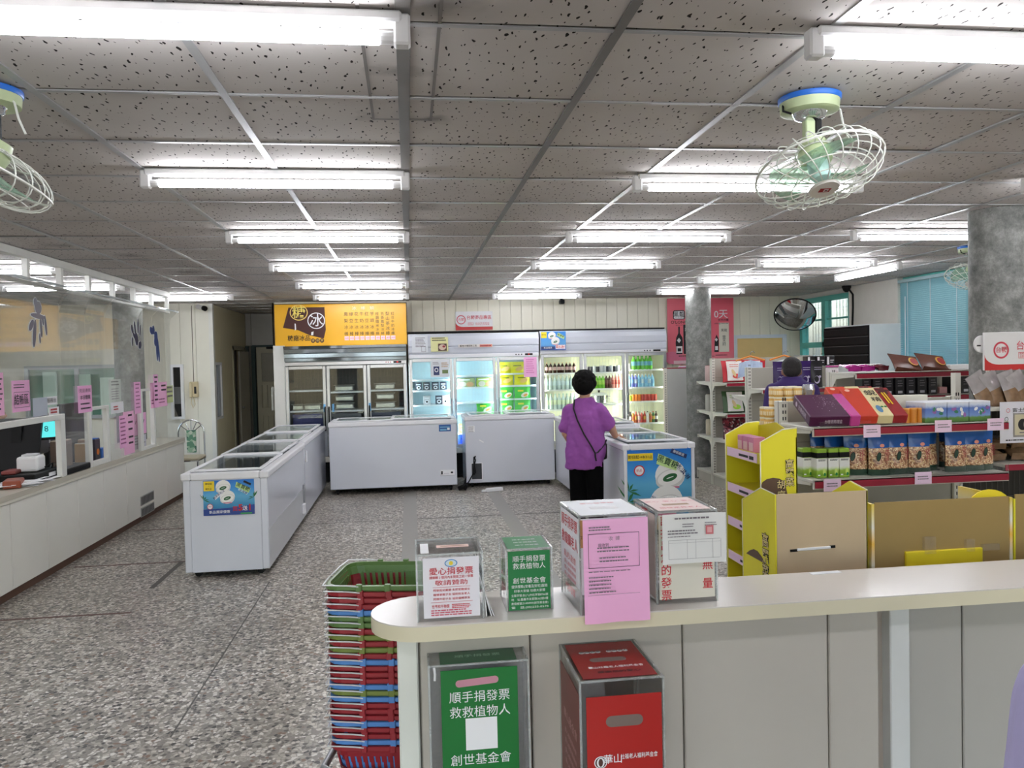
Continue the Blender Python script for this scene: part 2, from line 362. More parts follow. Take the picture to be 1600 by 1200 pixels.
PINKP = mt('pink_paper', (246, 182, 224), .7, noise=.03)
INK = mt('black_ink', (28, 26, 30), .6)
INKG = mt('grey_ink', (120, 112, 120), .7)
PAPER = mt('white_paper', (240, 240, 242), .7, noise=.02)
GOLD = mt('yellow_print', (244, 214, 40), .5)
YEL = mt('yellow_card', (232, 222, 48), .5, noise=.04)
NAVY = mt('navy_print', (36, 52, 104), .4)
BLUE = mt('blue_print', (40, 110, 200), .45)
GREEN = mt('green_print', (20, 128, 62), .4)
LIME = mt('lime_print', (150, 200, 50), .45)
BROWN = mt('brown_print', (80, 48, 40), .5)
KRAFT = mt('kraft_cardboard', (196, 170, 128), .8, noise=.05, scale=14)
KRAFT2 = mt('dark_kraft_cardboard', (160, 134, 82), .8, noise=.05, scale=14)
TEAL = mt('teal_frame_paint', (104, 196, 184), .5)
GLASS = clear('window_glass', (250, 253, 252), .7, .03)
PANE = clear('fridge_glass', (246, 250, 250), .55, .02)
ACR = clear('acrylic', (252, 252, 252), .8, .02)
ACRH = clear('scratched_acrylic', (250, 250, 250), .6, .03, .03, .10, (225, 226, 224))
SCREEN = clear('counter_screen_acrylic', (250, 251, 250), .17, .025, .04, .11, (232, 230, 222))
TUBE_M = emit('lit_tube', (246, 248, 255), TUBE)
CONC = m_concrete()

# ================================================================== floor
fl = struct(B().bx(-6.2, 7.0, -3.0, 15.0, -.12, 0).build('floor', m_terrazzo()))
STR = mt('grey_terrazzo_band', (150, 147, 140), .35, noise=.06, scale=20)
JR = mt('red_brown_joint', (96, 62, 56), .5, noise=.1, scale=12)
JG = mt('grey_joint', (92, 88, 84), .6, noise=.1)
for (x0, x1, y0, y1) in ((-.10, .045, 4.2, 10.1), (.925, 1.07, 4.2, 10.1)):
    B().bx(x0, x1, y0, y1, -.004, .0012).build('terrazzo_band', STR, fl)
for (x0, x1, y) in ((-2.78, -1.88, 5.52), (-2.78, -1.74, 6.9), (-2.78, -1.74, 8.34)):
    B().bx(x0, x1, y - .014, y + .014, -.004, .001).build('joint_strip', JR, fl)
for (x0, x1, y0, y1) in ((-1.95, -1.91, 6.1, 6.9), (-1.086, -1.078, 3.6, 6.1), (-.11, 1.75, 8.24, 8.262), (-1.1, -.11, 8.24, 8.25)):
    B().bx(x0, x1, y0, y1, -.004, .001).build('joint_strip', JG, fl)

# ================================================================== ceiling: tiles laid in a grid of tee rails
TILE = m_tile()
ce = struct(B().bx(-6.2, 7.0, -3.0, 15.0, CEIL + .06, CEIL + .2).build('ceiling', mt('slab_above', (120, 118, 115), .8)))
GX0, GY0, GT = .008, 2.186, .6
tme = B().bx(-.288, .288, -.288, .288, 0, .015, .002).mesh('ceiling_tile', TILE)
cells = [(i, j) for i in range(-10, 12) for j in range(-8, 22)]
def cell_key(c):
    x, y = GX0 + (c[0] + .5) * GT, GY0 + (c[1] + .5) * GT
    vis = y > .9 and abs(math.atan2(x, y) - .13) < .63
    return (0 if vis else 1, math.hypot(x, y))
cells.sort(key=cell_key)
rest = B()
for n, (i, j) in enumerate(cells):
    x, y = GX0 + (i + .5) * GT, GY0 + (j + .5) * GT
    dz = random.uniform(0, .004)
    if n < 290: ob('ceiling_tile', tme, ce, (x, y, CEIL + .004 + dz), (random.uniform(-.004, .004), random.uniform(-.004, .004), 0))
    else: rest.bx(x - .288, x + .288, y - .288, y + .288, CEIL + .004 + dz, CEIL + .019 + dz)
stuff(rest.build('distant_ceiling_tiles', TILE, ce))
RAIL = mt('ceiling_rail', (176, 176, 176), .3, .3, noise=.06, scale=6)
RAILS = mt('sooty_ceiling_rail', (118, 114, 110), .5, .1, noise=.25, scale=5)
for i in range(-10, 13):
    x = GX0 + i * GT; hw = .014 if i else .02
    B().bx(x - hw, x + hw, -3, 15, CEIL, CEIL + .006).bx(x - .003, x + .003, -3, 15, CEIL + .006, CEIL + .03).build('main_rail', RAILS if i in (0, 1) else RAIL, ce)
for j in range(-8, 23):
    y = GY0 + j * GT
    B().bx(-6, 7, y - .009, y + .009, CEIL + .0005, CEIL + .005).build('cross_rail', RAIL, ce)
# pale outline and battens left by a removed vent beside the soot
VT = mt('stained_batten', (128, 123, 120), .7, noise=.15, scale=9)
for (x0, x1, y0, y1) in ((-.112, -.102, 1.9, 3.04), (.102, .112, 1.9, 3.04), (-.112, .112, 3.03, 3.04)):
    B().bx(x0, x1, y0, y1, CEIL + .002, CEIL + .0032).build('vent_trace', VT, ce)

# ================================================================== walls
def planks(name, x0, x1, wd, y, z0, z1, m, parent, face=-1):
    n = max(1, round((x1 - x0) / wd)); wd = (x1 - x0) / n
    me = B().bx(.002, wd - .002, -.010, .004, z0, z1, .003).mesh('plank', m)
    for k in range(n): ob('plank', me, parent, (x0 + k * wd, y - .004 * random.random(), 0))
wb = struct(B().bx(-6.0, -2.8, 11.76, 11.9, 0, CEIL + .1).bx(-1.93, 6.2, 11.76, 11.9, 0, CEIL + .1).build('wall_back', mt('wall_plaster', (214, 210, 194), .7)))
planks('plank', -1.9, 6.1, .1625, 11.757, 1.6, CEIL + .02, CREAM, wb)
planks('plank', 3.7, 6.1, .1625, 11.757, 0, 1.596, CREAM, wb)
planks('plank', -3.42, -2.78, .21, 11.757, 0, CEIL + .02, mt('cream_board', (236, 234, 220), .45, noise=.02), wb)
B().bx(-2.80, -2.745, 11.70, 11.78, 0, CEIL).build('corner_post', mt('corner_post_white', (232, 232, 224), .4), wb)
struct(B().bx(6.1, 6.2, -3, 7.9, 0, CEIL + .1).bx(6.1, 6.2, 9.12, 10.22, 0, CEIL + .1).bx(6.1, 6.2, 11.66, 11.9, 0, CEIL + .1).bx(6.1, 6.2, 7.9, 9.12, 0, .9).bx(6.1, 6.2, 10.22, 11.66, 0, .8).bx(6.1, 6.2, 10.22, 11.66, 2.47, CEIL + .1).build('wall_right', mt('right_wall_paint', (222, 220, 214), .6)))
struct(B().bx(6.03, 6.1, 9.12, 10.22, 0, CEIL).build('trim_1', mt('pier_board', (226, 224, 216), .5)))
struct(B().bx(-6.1, -6.0, -3, 8.2, 0, CEIL + .1).bx(-6.1, -6.0, 11.2, 11.9, 0, CEIL + .1).bx(-6.1, -6.0, 8.2, 11.2, 0, .8).build('wall_left', mt('left_wall_paint', (216, 212, 196), .6)))
# shop front behind the photographer: piers with open glazing between them
wf = struct(B().bx(-6.1, -4.6, -2.9, -2.75, 0, CEIL + .1).bx(-2.2, -1.6, -2.9, -2.75, 0, CEIL + .1).bx(1.6, 2.2, -2.9, -2.75, 0, CEIL + .1).bx(4.8, 6.2, -2.9, -2.75, 0, CEIL + .1).bx(-4.6, 4.8, -2.9, -2.75, 2.3, CEIL + .1).build('wall_front', mt('front_wall_paint', (214, 210, 200), .6)))
B().bx(-4.6, 4.8, -2.84, -2.83, 0, 2.3).build('glazing', GLASS, wf)

# ------------------------------------------------ passage at the back left
CORR = mt('passage_board', (226, 216, 184), .55, noise=.08, scale=2)
ws = struct(B().bx(-2.9, -2.81, 11.76, 12.0, 0, CEIL).bx(-2.9, -2.81, 12.0, 12.36, 0, .9).bx(-2.9, -2.81, 12.0, 12.36, 1.66, CEIL).bx(-2.9, -2.81, 12.36, 13.2, 0, CEIL).bx(-2.9, -2.81, 13.95, 14.5, 0, CEIL).bx(-2.9, -2.81, 13.2, 13.95, 1.9, CEIL).build('wall_inner', CORR))
me_ = B().bx(-.004, .008, .002, .098, 0, 1, .002).mesh('plank', CORR)
for k in range(27):
    y = 11.78 + k * .1
    for (z0, z1) in (((0, .9), (1.66, CEIL)) if 11.95 < y < 12.34 else (((1.9, CEIL),) if 13.14 < y < 13.95 else ((0, CEIL),))):
        o = ob('plank', me_, ws, (-2.805, y, z0)); o.scale = (1, 1, z1 - z0)
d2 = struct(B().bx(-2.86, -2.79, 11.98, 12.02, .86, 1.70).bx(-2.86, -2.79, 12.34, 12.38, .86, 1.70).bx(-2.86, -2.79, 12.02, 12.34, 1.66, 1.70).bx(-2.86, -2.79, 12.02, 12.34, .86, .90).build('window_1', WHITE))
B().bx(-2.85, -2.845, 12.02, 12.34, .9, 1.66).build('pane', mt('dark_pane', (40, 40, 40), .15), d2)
B().bx(-2.83, -2.81, 12.20, 12.34, .9, 1.66, .004).build('sliding_sash', mt('grey_sash', (176, 182, 190), .4), d2)
d1 = struct(B().bx(-2.83, -2.78, 13.14, 13.2, 0, 1.96).bx(-2.83, -2.78, 13.95, 14.02, 0, 1.96).bx(-2.83, -2.78, 13.14, 14.02, 1.9, 1.97).build('door_1', mt('door_casing', (190, 184, 160), .5)))
B().bx(0, .035, 0, .42, .01, 1.88, .004).build('door_leaf', mt('grey_door_leaf', (176, 172, 160), .5), d1, (-2.80, 13.56, 0), (0, 0, -.15))
B().cyl((0, 0, 0), (.05, 0, 0), .018).build('door_knob', STEEL, d1, (-2.77, 13.62, .95))
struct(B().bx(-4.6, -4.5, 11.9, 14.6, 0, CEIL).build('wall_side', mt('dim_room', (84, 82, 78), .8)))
we = struct(B().bx(-4.6, -1.8, 14.45, 14.6, 0, CEIL + .1).build('wall_far', mt('end_wall', (188, 186, 178), .6)))
B().bx(-2.78, -1.9, 14.25, 14.45, 2.0, CEIL).build('soffit_board', mt('soffit', (198, 198, 194), .5), we)
B().bx(-2.79, -2.70, 14.2, 14.45, 1.99, CEIL).build('soffit_edge', mt('soffit_edge', (182, 182, 178), .5), we)
struct(B().bx(-1.93, -1.83, 11.76, 14.5, 0, CEIL).build('wall_outer', mt('inner_passage', (190, 186, 170), .6)))
dr = struct(B().bx(-2.72, -2.66, 14.28, 14.45, 0, 2.03).bx(-2.66, -1.95, 14.28, 14.45, 1.97, 2.03).build('door_2', mt('dark_teal_casing', (44, 72, 72), .5)))
DOORM = mt('louvre_door', (206, 202, 180), .5, noise=.06)
dl = B().bx(-2.64, -2.56, 14.30, 14.35, 0, 1.96).bx(-2.02, -1.94, 14.30, 14.35, 0, 1.96).bx(-2.56, -2.02, 14.30, 14.35, 1.86, 1.96).bx(-2.56, -2.02, 14.30, 14.35, 1.30, 1.36).bx(-2.56, -2.02, 14.30, 14.35, .76, .90).bx(-2.56, -2.02, 14.30, 14.35, 0, .12).build('door_leaf', DOORM, dr)
B().bx(-2.56, -2.02, 14.33, 14.34, 1.36, 1.86).build('upper_panel', mt('frosted_panel', (150, 148, 134), .3), dl)
for z0, z1 in ((.9, 1.30), (.12, .76)):
    for k in range(6): B().bx(-2.56 + k * .09 + .004, -2.56 + k * .09 + .086, 14.32, 14.34, z0, z1, .004).build('board', DOORM, dl)
B().bx(-2.46, -2.26, 14.24, 14.30, 1.93, 1.965, .005).cyl((-2.36, 14.24, 1.93), (-2.28, 14.27, 1.92), .01).build('door_closer', BLACK, dr)
B().bx(-2.82, -2.74, 14.15, 14.2, 0, 1.98).build('jamb', mt('dark_teal_jamb', (40, 62, 64), .5), dr)
B().bx(-2.79, -2.785, 14.04, 14.15, .95, 1.95).build('reveal_upper', mt('reveal', (158, 152, 130), .6), dr)

# ------------------------------------------------ windows
LATT = mt('outside_lattice', (120, 126, 122), .7)
w2 = struct(B().bx(6.06, 6.16, 10.22, 10.30, .8, 2.47).bx(6.06, 6.16, 11.58, 11.66, .8, 2.47).bx(6.06, 6.16, 10.3, 11.58, 2.40, 2.47).bx(6.06, 6.16, 10.3, 11.58, .8, .88).bx(6.06, 6.16, 10.90, 11.00, .88, 2.40).bx(6.06, 6.16, 10.3, 11.58, 1.72, 1.80).build('window_2', TEAL))
for (y0, y1) in ((10.30, 10.90), (11.0, 11.58)):
    for (z0, z1) in ((.88, 1.72), (1.80, 2.40)):
        B().bx(6.11, 6.114, y0, y1, z0, z1).build('pane', GLASS, w2)
        B().bx(6.09, 6.13, y0, y1, (z0 + z1) / 2 + .02, (z0 + z1) / 2 + .045).build('glazing_bar', TEAL, w2)
        for k in range(1, 7): B().cyl((6.19, y0 + (y1 - y0) * k / 7, z0), (6.19, y0 + (y1 - y0) * k / 7, z1), .005, n=5).build('security_bar', LATT, w2)
bl = B()
for k in range(24): bl.bx(6.005, 6.03, 11.18, 11.72, .95 + k * .026, .952 + k * .026)
stuff(bl.bx(6.0, 6.035, 11.16, 11.74, 1.585, 1.61).build('low_blind', WHITE, w2))
w3 = struct(B().bx(6.07, 6.14, 7.9, 7.96, .9, 2.5).bx(6.07, 6.14, 9.06, 9.12, .9, 2.5).bx(6.07, 6.14, 7.96, 9.06, .9, .96).bx(6.07, 6.14, 7.96, 9.06, 2.44, 2.5).bx(6.1, 6.2, 7.9, 9.12, 2.5, CEIL + .1).build('window_3', TEAL))
B().bx(6.11, 6.114, 7.96, 9.06, .96, 2.44).build('pane', GLASS, w3)
BLN = mt('blue_blind_slat', (150, 200, 210), .6)
B().bx(6.015, 6.06, 7.4, 9.1, 2.47, 2.51, .004).build('blind_head_rail', mt('blind_rail', (170, 200, 206), .4), w3)
sl = B()
for k in range(68):
    z = 2.455 - k * .0228
    sl.add([(6.03, 7.42, z + .010), (6.03, 9.08, z + .010), (6.048, 9.08, z - .010), (6.048, 7.42, z - .010)], [(0, 1, 2, 3)])
stuff(sl.build('blind_slats', BLN, w3))
for y in (7.6, 8.05, 8.5, 8.92): B().cyl((6.026, y, .9), (6.026, y, 2.47), .003, n=4).build('blind_cord', WHITE, w3)
B().cyl((6.02, 8.96, 1.1), (6.02, 8.96, 2.3), .006, n=6).build('blind_wand', WHITE, w3)
# serving hatch with ochre shutter
w4 = struct(B().bx(5.0, 5.06, 11.71, 11.76, 1.2, 1.945).bx(5.80, 5.87, 11.71, 11.76, 1.2, 1.945).bx(5.06, 5.80, 11.71, 11.76, 1.89, 1.945).bx(5.06, 5.8, 11.71, 11.76, 1.15, 1.2).build('window_4', mt('pale_blue_frame', (214, 220, 226), .4)))
B().bx(5.06, 5.80, 11.73, 11.745, 1.2, 1.89).build('ochre_shutter', mt('ochre_shutter', (226, 194, 128), .6, noise=.05), w4)
# staff-side wall of the counter: windows and wall panels at the back
w5 = struct(B().bx(-5.27, -5.22, 11.70, 11.76, .95, 1.70).bx(-3.92, -3.86, 11.70, 11.76, .95, 1.70).bx(-5.22, -3.92, 11.70, 11.76, 1.65, 1.70).bx(-5.22, -3.92, 11.70, 11.76, .95, 1.0).bx(-4.62, -4.57, 11.70, 11.76, 1.0, 1.65).build('window_5', mt('grey_window_frame', (160, 164, 164), .4)))
for x0, x1 in ((-5.22, -4.62), (-4.57, -3.92)): B().bx(x0, x1, 11.74, 11.75, 1.0, 1.65).build('pane', mt('green_reflection_paint', (92, 128, 112), .08, noise=.5, scale=2.5), w5)  # mottled green painted into the panes for their dark green reflections
for k, x in enumerate((-4.95, -4.5, -4.2)): B().bx(x - .09, x + .09, 11.71, 11.735, 1.0, 1.62 - .05 * k, .003).build('curtain_strip', mt('pale_green_curtain', (176, 200, 184), .7), w5)
w6 = struct(B().bx(-6.0, -5.94, 8.2, 8.28, .8, CEIL).bx(-6.0, -5.94, 11.12, 11.2, .8, CEIL).bx(-6.0, -5.94, 9.6, 9.7, .8, CEIL).bx(-6.0, -5.94, 8.2, 11.2, .8, .88).bx(-6.0, -5.94, 8.2, 11.2, 1.8, 1.86).build('window_6', TEAL))
B().bx(-5.98, -5.975, 8.2, 11.2, .88, CEIL).build('pane', GLASS, w6)
OCH = mt('ochre_wall_board', (226, 206, 150), .5, noise=.03)
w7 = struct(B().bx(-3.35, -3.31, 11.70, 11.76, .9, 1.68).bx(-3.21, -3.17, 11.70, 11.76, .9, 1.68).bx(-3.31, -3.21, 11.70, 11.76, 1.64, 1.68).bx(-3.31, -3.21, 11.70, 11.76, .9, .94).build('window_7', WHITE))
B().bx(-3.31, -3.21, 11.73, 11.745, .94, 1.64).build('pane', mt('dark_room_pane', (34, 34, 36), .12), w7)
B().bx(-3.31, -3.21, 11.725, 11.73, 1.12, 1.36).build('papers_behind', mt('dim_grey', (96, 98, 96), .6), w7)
# columns
for n, (x, y) in enumerate(((3.88, 10.25), (3.88, 4.79), (-3.42, 10.3))):
    struct(B().lathe([(.17, 0), (.168, 1.2), (.17, CEIL + .03)], (x, y, 0), 40).build('column', CONC, smooth=40))

# ================================================================== ceiling lamps
HOUS = mt('lamp_housing', (236, 236, 236), .4)
def make_lamp(label, L=1.18):
    t = thing('ceiling_lamp', label, 'lamp')
    B().bx(-L / 2, L / 2, -.03, .03, -.028, 0, .006).build('housing', HOUS, t)
    for s in (-1, 1): B().bx(s * L / 2 - .022, s * L / 2 + .022, -.022, .022, -.085, -.004, .006).cyl((s * (L / 2 - .07), 0, -.062), (s * (L / 2 - .005), 0, -.062), .017, n=10).build('end_cap', HOUS, t)
    B().cyl((-L / 2 + .06, 0, -.062), (L / 2 - .06, 0, -.062), .019, n=10).build('tube', TUBE_M, t, smooth=60)
    return t
proto = None
rows = [(-.585, [2.12, 3.84, 5.54, 7.19, 8.83, 10.4], 'row above the left freezers', -1),
        (1.745, [2.12, 3.86, 5.55, 7.17, 8.92, 10.56], 'row above the middle of the shop', 0),
        (3.88, [3.85, 5.5, 7.12, 8.64, 10.14], 'row above the product shelves', 1),
        (-3.55, [3.9, 5.6, 7.25, 8.78], 'row behind the counter screen', 2)]
for x, ys, what, q in rows:
    for k, y in enumerate(ys):
        lab = 'lit fluorescent batten, %s from the camera in the %s' % (ORD[k], what)
        if proto is None: proto = o = make_lamp(lab)
        else: o = copy_tree(proto, label=lab)
        o.location = (x, y, CEIL); o['group'] = 'fluorescent ceiling battens'
o = copy_tree(proto, (-2.75, 10.22, CEIL), 0, 'lit fluorescent batten on the ceiling above the wall telephone'); o['group'] = 'fluorescent ceiling battens'
o = copy_tree(proto, (4.92, 8.0, CEIL), PI / 2, 'lit fluorescent batten turned crosswise, in front of the blue blind'); o['group'] = 'fluorescent ceiling battens'
for (x, y, wh) in ((-.6, .4, 'near the rounded end of'), (1.75, .4, 'near the middle of'), (3.9, .6, 'beyond the square end of'), (3.9, 2.1, 'right above the square end of')):
    o = copy_tree(proto, (x, y, CEIL), 0, 'added unseen fluorescent batten overhead, %s the donation box counter' % wh); o['group'] = 'fluorescent ceiling battens'  # unseen battens added to light the area around the camera
# ================================================================== chest freezers (local: front faces -Y, x 0..L, y 0..D)
def make_freezer(name, label, L, D, H, z0, loc, rot=0, group='white chest freezers set in a U', lids=2, lift=0.0, vent=None):
    t = thing(name, label, 'freezer', loc, rot, group)
    b = B(); hb = H - .055; wl = .055
    b.bx(0, L, 0, wl, z0, hb, .006).bx(0, L, D - wl, D, z0, hb, .006).bx(0, wl, wl, D - wl, z0, hb).bx(L - wl, L, wl, D - wl, z0, hb).bx(wl, L - wl, wl, D - wl, z0, z0 + .18)
    b.build('cabinet', FRZ, t)
    li = B()
    li.bx(wl, L - wl, wl, wl + .004, z0 + .18, hb).bx(wl, L - wl, D - wl - .004, D - wl, z0 + .18, hb).bx(wl, wl + .004, wl, D - wl, z0 + .18, hb).bx(L - wl - .004, L - wl, wl, D - wl, z0 + .18, hb).bx(wl, L - wl, wl, D - wl, z0 + .18, z0 + .185)
    li.build('liner', FRZ_IN, t)
    r = B(); o = .012
    r.bx(-o, L + o, -o, .06, hb, H, .012).bx(-o, L + o, D - .06, D + o, hb, H, .012).bx(-o, .06, .06, D - .06, hb, H, .01).bx(L - .06, L + o, .06, D - .06, hb, H, .01)
    r.build('rim', FRZ_RIM, t)
    lw = (L - .10) / lids
    for k in range(lids):
        x0, x1 = .05 + k * lw - (.02 if k else 0), .05 + (k + 1) * lw; zz = H + .004 + .012 * (k % 2) + lift
        f = B().bx(x0, x1, .045, .075, zz, zz + .014, .003).bx(x0, x1, D - .075, D - .045, zz, zz + .014, .003).bx(x0, x0 + .035, .075, D - .075, zz, zz + .016, .003).bx(x1 - .035, x1, .075, D - .075, zz, zz + .016, .003)
        l = f.build('sliding_lid', FRZ_RIM, t)
        B().bx(x0 + .035, x1 - .035, .075, D - .075, zz + .005, zz + .010).build('glass', PANE, l)
        B().bx((x0 + x1) / 2 - .05, (x0 + x1) / 2 + .05, .05, .07, zz + .014, zz + .022, .003).build('lid_grip', FRZ_RIM, l)
    for x in (.08, L - .08):
        for y in (.08, D - .08): c = B(); c.cyl((x - .014, y, .028), (x + .014, y, .028), .028, n=10).bx(x - .02, x + .02, y - .012, y + .012, .03, z0 + .01); c.build('castor', BLACK, t)
    B().bx(.04, L - .04, .04, D - .04, z0 - .012, z0 + .002).build('underside', DARK, t)
    return t
# left row: long side faces +X; local front (-Y) turned to +X
f1 = make_freezer('chest_freezer', 'white chest freezer at the near end of the left row, poster on its end', 2.15, .63, .815, .05, (-1.11, 6.30, 0), PI / 2)
f2 = make_freezer('chest_freezer', 'white chest freezer joining the poster freezer to the back row', 2.05, .63, .83, .05, (-1.11, 8.48, 0), PI / 2)
f3 = make_freezer('chest_freezer', 'white chest freezer across the back with a blue badge and control panel', 1.57, .70, .905, .075, (-1.0, 9.96, 0), 0)
f4 = make_freezer('chest_freezer', 'white chest freezer across the back with dark vent and dangling cord', 1.16, .66, .92, .06, (.70, 10.14, 0), 0)
f5 = make_freezer('chest_freezer', 'white chest freezer of the right row, behind the woman in purple', 1.62, .66, .885, .06, (1.88, 10.2, 0), -PI / 2)
f6 = make_freezer('chest_freezer', 'chest freezer with a big ice cream poster on its end facing the donation boxes', 1.58, .66, .845, .06, (1.90, 8.50, 0), -PI / 2)
B().bx(0, 2.15, -.0015, 0, .06, .36).build('dusty_lower_panel', mt('duller_enamel', (196, 199, 204), .3, noise=.03), f1)
gr = B().bx(1.98, 2.04, -.022, -.001, .14, .40, .004)
gr.build('vent_cover', mt('grey_vent', (150, 152, 156), .5), f1)
B().bx(1.86, 1.96, -.03, -.001, .12, .22, .006).build('control_box', FRZ_RIM, f1)
B().bx(.06, .10, -.018, -.001, .60, .72, .004).build('lock_plate', FRZ_RIM, f2)
bd = panel('badge', .15, .085, mt('badge_blue', (38, 86, 150), .3), f3, (1.43, -.002, .755), t=.002)
Art(bd).rect(-.06, .012, .02, .03, mt('badge_pale', (120, 180, 214), .4)).rect(-.06, .05, .06, .06, mt('badge_pale', (120, 180, 214), .4)).rect(.03, .018, .06, .045, PAPER).done()
cp = B().bx(1.36, 1.54, -.006, .0, .20, .27, .004).build('control_panel', FRZ_RIM, f3)
Art(cp, -.0065).rect(1.37, .215, 1.39, .255, INK).rect(1.405, .225, 1.47, .228, INKG).ell(1.505, .235, .016, .012, INK).done()
B().bx(.06, .21, -.004, 0, .10, .32, .002).build('vent_frame', FRZ_RIM, f4)
vg = B()
for k in range(9): vg.bx(.075, .195, -.006, -.002, .115 + k * .022, .123 + k * .022)
vg.bx(.07, .20, -.0045, -.0035, .108, .312); vg.build('vent_grille', mt('dark_grille', (52, 54, 58), .5), f4)
B().bx(.03, .12, -.0035, -.002, .72, .80).build('data_sheet', PAPER, f4)
Art(f4, -.004).lines(.035, .115, .785, .013, 6, INKG).done()
B().add([(.18, -.003, .62), (.235, -.003, .585), (.227, -.003, .575), (.172, -.003, .61)], [(0, 1, 2, 3)]).build('torn_sticker', PAPER, f4)
B().tube([(.10, -.03, .40), (.12, -.035, .36), (.10, -.05, .30), (.115, -.05, .2), (.095, -.04, .17), (.10, -.02, .36), (.12, -.02, .41), (.10, -.03, .40), (.09, -.05, .2), (.02, -.06, .08), (-.06, -.06, .03)], .008, 6).build('power_cord', BLACK, f4)
tag(B().bx(-.11, .11, -.03, .03, 0, .045, .008).bx(-.17, -.11, -.01, .01, .005, .03).build('power_strip', PAPER, None, (1.02, 9.78, 0), .3), 'white power strip lying on the floor before the vented freezer', 'power strip')
cb = B()
for k in range(4): cb.tube([(.02 * math.cos(a * .6) * (2 + k * .3), .015 * math.sin(a * .6) * (2 + k * .3), .012 + .012 * k + .01 * math.sin(a)) for a in range(12)], .009, 5)
tag(cb.tube([(0, 0, .03), (.03, 0, .1), (.05, .06, .16), (.04, .1, .02)], .008, 5).build('cable_coil', BLACK, None, (.635, 9.97, 0)), 'black cable coiled in the gap between the two back freezers', 'cable')

# ---- ice cream posters
def cone_poster(parent, w, h, seed=0):
    sky = m_grad('poster_beach_%d' % seed, [(0, (214, 190, 150)), (.14, (206, 200, 180)), (.2, (40, 130, 180)), (.55, (96, 176, 214)), (.75, (60, 150, 220)), (1, (24, 110, 200))], 'Z', 0, h)
    p = panel('poster', w, h, sky, parent); return p
GREY_CUP = mt('cup_grey', (214, 214, 210), .4); CUPW = mt('cup_white', (240, 240, 236), .4); LEAF = mt('palm_green', (40, 110, 60), .5)
def sandwich(a, cx, cz, s):
    a.ell(cx, cz + .25 * s, s * 1.02, s * .95, CUPW, rot=.3); a.ell(cx, cz, s, s * .62, GREY_CUP, rot=.25); a.ell(cx, cz + .06 * s, s * .86, s * .5, CUPW, rot=.25); a.ell(cx - .02 * s, cz + .08 * s, s * .5, s * .24, mt('lid_green', (36, 96, 52), .5), rot=.3)
    a.ell(cx - .02 * s, cz + .08 * s, s * .26, s * .03, CUPW, rot=.3); a.rect(cx - .55 * s, cz - .62 * s, cx + .6 * s, cz - .5 * s, mt('pink_stripe', (206, 120, 150), .5))
def palm(a, x, z, s, sg):
    for k in range(5):
        an = .2 + k * .5; dx, dz = math.cos(an) * s * sg, math.sin(an - .6) * s
        a.poly([(x, z), (x + dx * .5 - dz * .12, z + dz * .5 + .1 * s), (x + dx, z + dz), (x + dx * .5 + dz * .1, z + dz * .5 - .06 * s)], LEAF)
# near poster on f1's end (local -x end faces camera): add to f1 via its own frame: world facing -Y
W1 = .38
p1 = cone_poster(f1, W1, .27, 1); p1.rotation_euler = (0, 0, -PI / 2); p1.location = (-.0035, .29, .485)
a = Art(p1); palm(a, -.185, .12, .05, 1); palm(a, .185, .13, .05, -1)
a.rect(-.185, .19, -.105, .265, GOLD); sandwich(a, -.04, .205, .055); sandwich(a, -.01, .125, .055)
a.rect(-.19, 0, .19, .045, mt('poster_navy', (24, 60, 140), .4)); a.poly([(-.19, .045), (.19, .045), (.19, .075), (0, .055), (-.19, .05)], mt('poster_navy', (24, 60, 140), .4))
a.poly([(.05, .215), (.15, .165), (.165, .20), (.06, .255)], mt('lime_tag', (196, 226, 150), .5)); a.poly([(.11, .25), (.165, .222), (.17, .238), (.118, .264)], INK); a.poly([(.07, .19), (.135, .15), (.145, .165), (.08, .205)], mt('ice_blue_tag', (190, 226, 240), .5)); a.poly([(-.11, .145), (-.045, .195), (-.035, .175), (-.1, .12)], PAPER); a.ell(-.14, .07, .022, .022, RED); a.ell(-.14, .07, .018, .018, PAPER); a.rect(.085, .004, .17, .014, mt('mid_green', (60, 160, 70), .5)); a.done()
y_ = a.top()
T(p1, '即日起', -.145, y_, .245, .017, INK, bold=.01); T(p1, '~', -.145, y_, .226, .016, INK); T(p1, '8/31止', -.145, y_, .207, .017, INK, bold=.01)
T(p1, '黑寶糖', .108, y_, .211, .036, mt('dark_green_ink', (16, 60, 36), .5), bold=.02, rot=-.46); T(p1, '冰淇淋', .108, y_, .176, .022, NAVY, bold=.01, rot=-.52); T(p1, '健康新吃法', -.072, y_, .160, .021, NAVY, bold=.01, rot=.66); T(p1, '新品', -.14, y_, .07, .013, RED)
T(p1, '新品獨家優惠', -.07, y_, .025, .026, PAPER, bold=.01); T(p1, '買', .045, y_, .044, .042, RED, bold=.03); T(p1, '5', .085, y_, .052, .066, RED, bold=.04); T(p1, '送', .118, y_, .046, .04, mt('white_red', (250, 240, 240), .5), bold=.02); T(p1, '1', .155, y_, .052, .066, RED, bold=.04)
# big poster on f6's near end
p6 = cone_poster(f6, .60, .74, 6); p6.rotation_euler = (0, 0, PI / 2); p6.location = (1.5845, .33, .06)
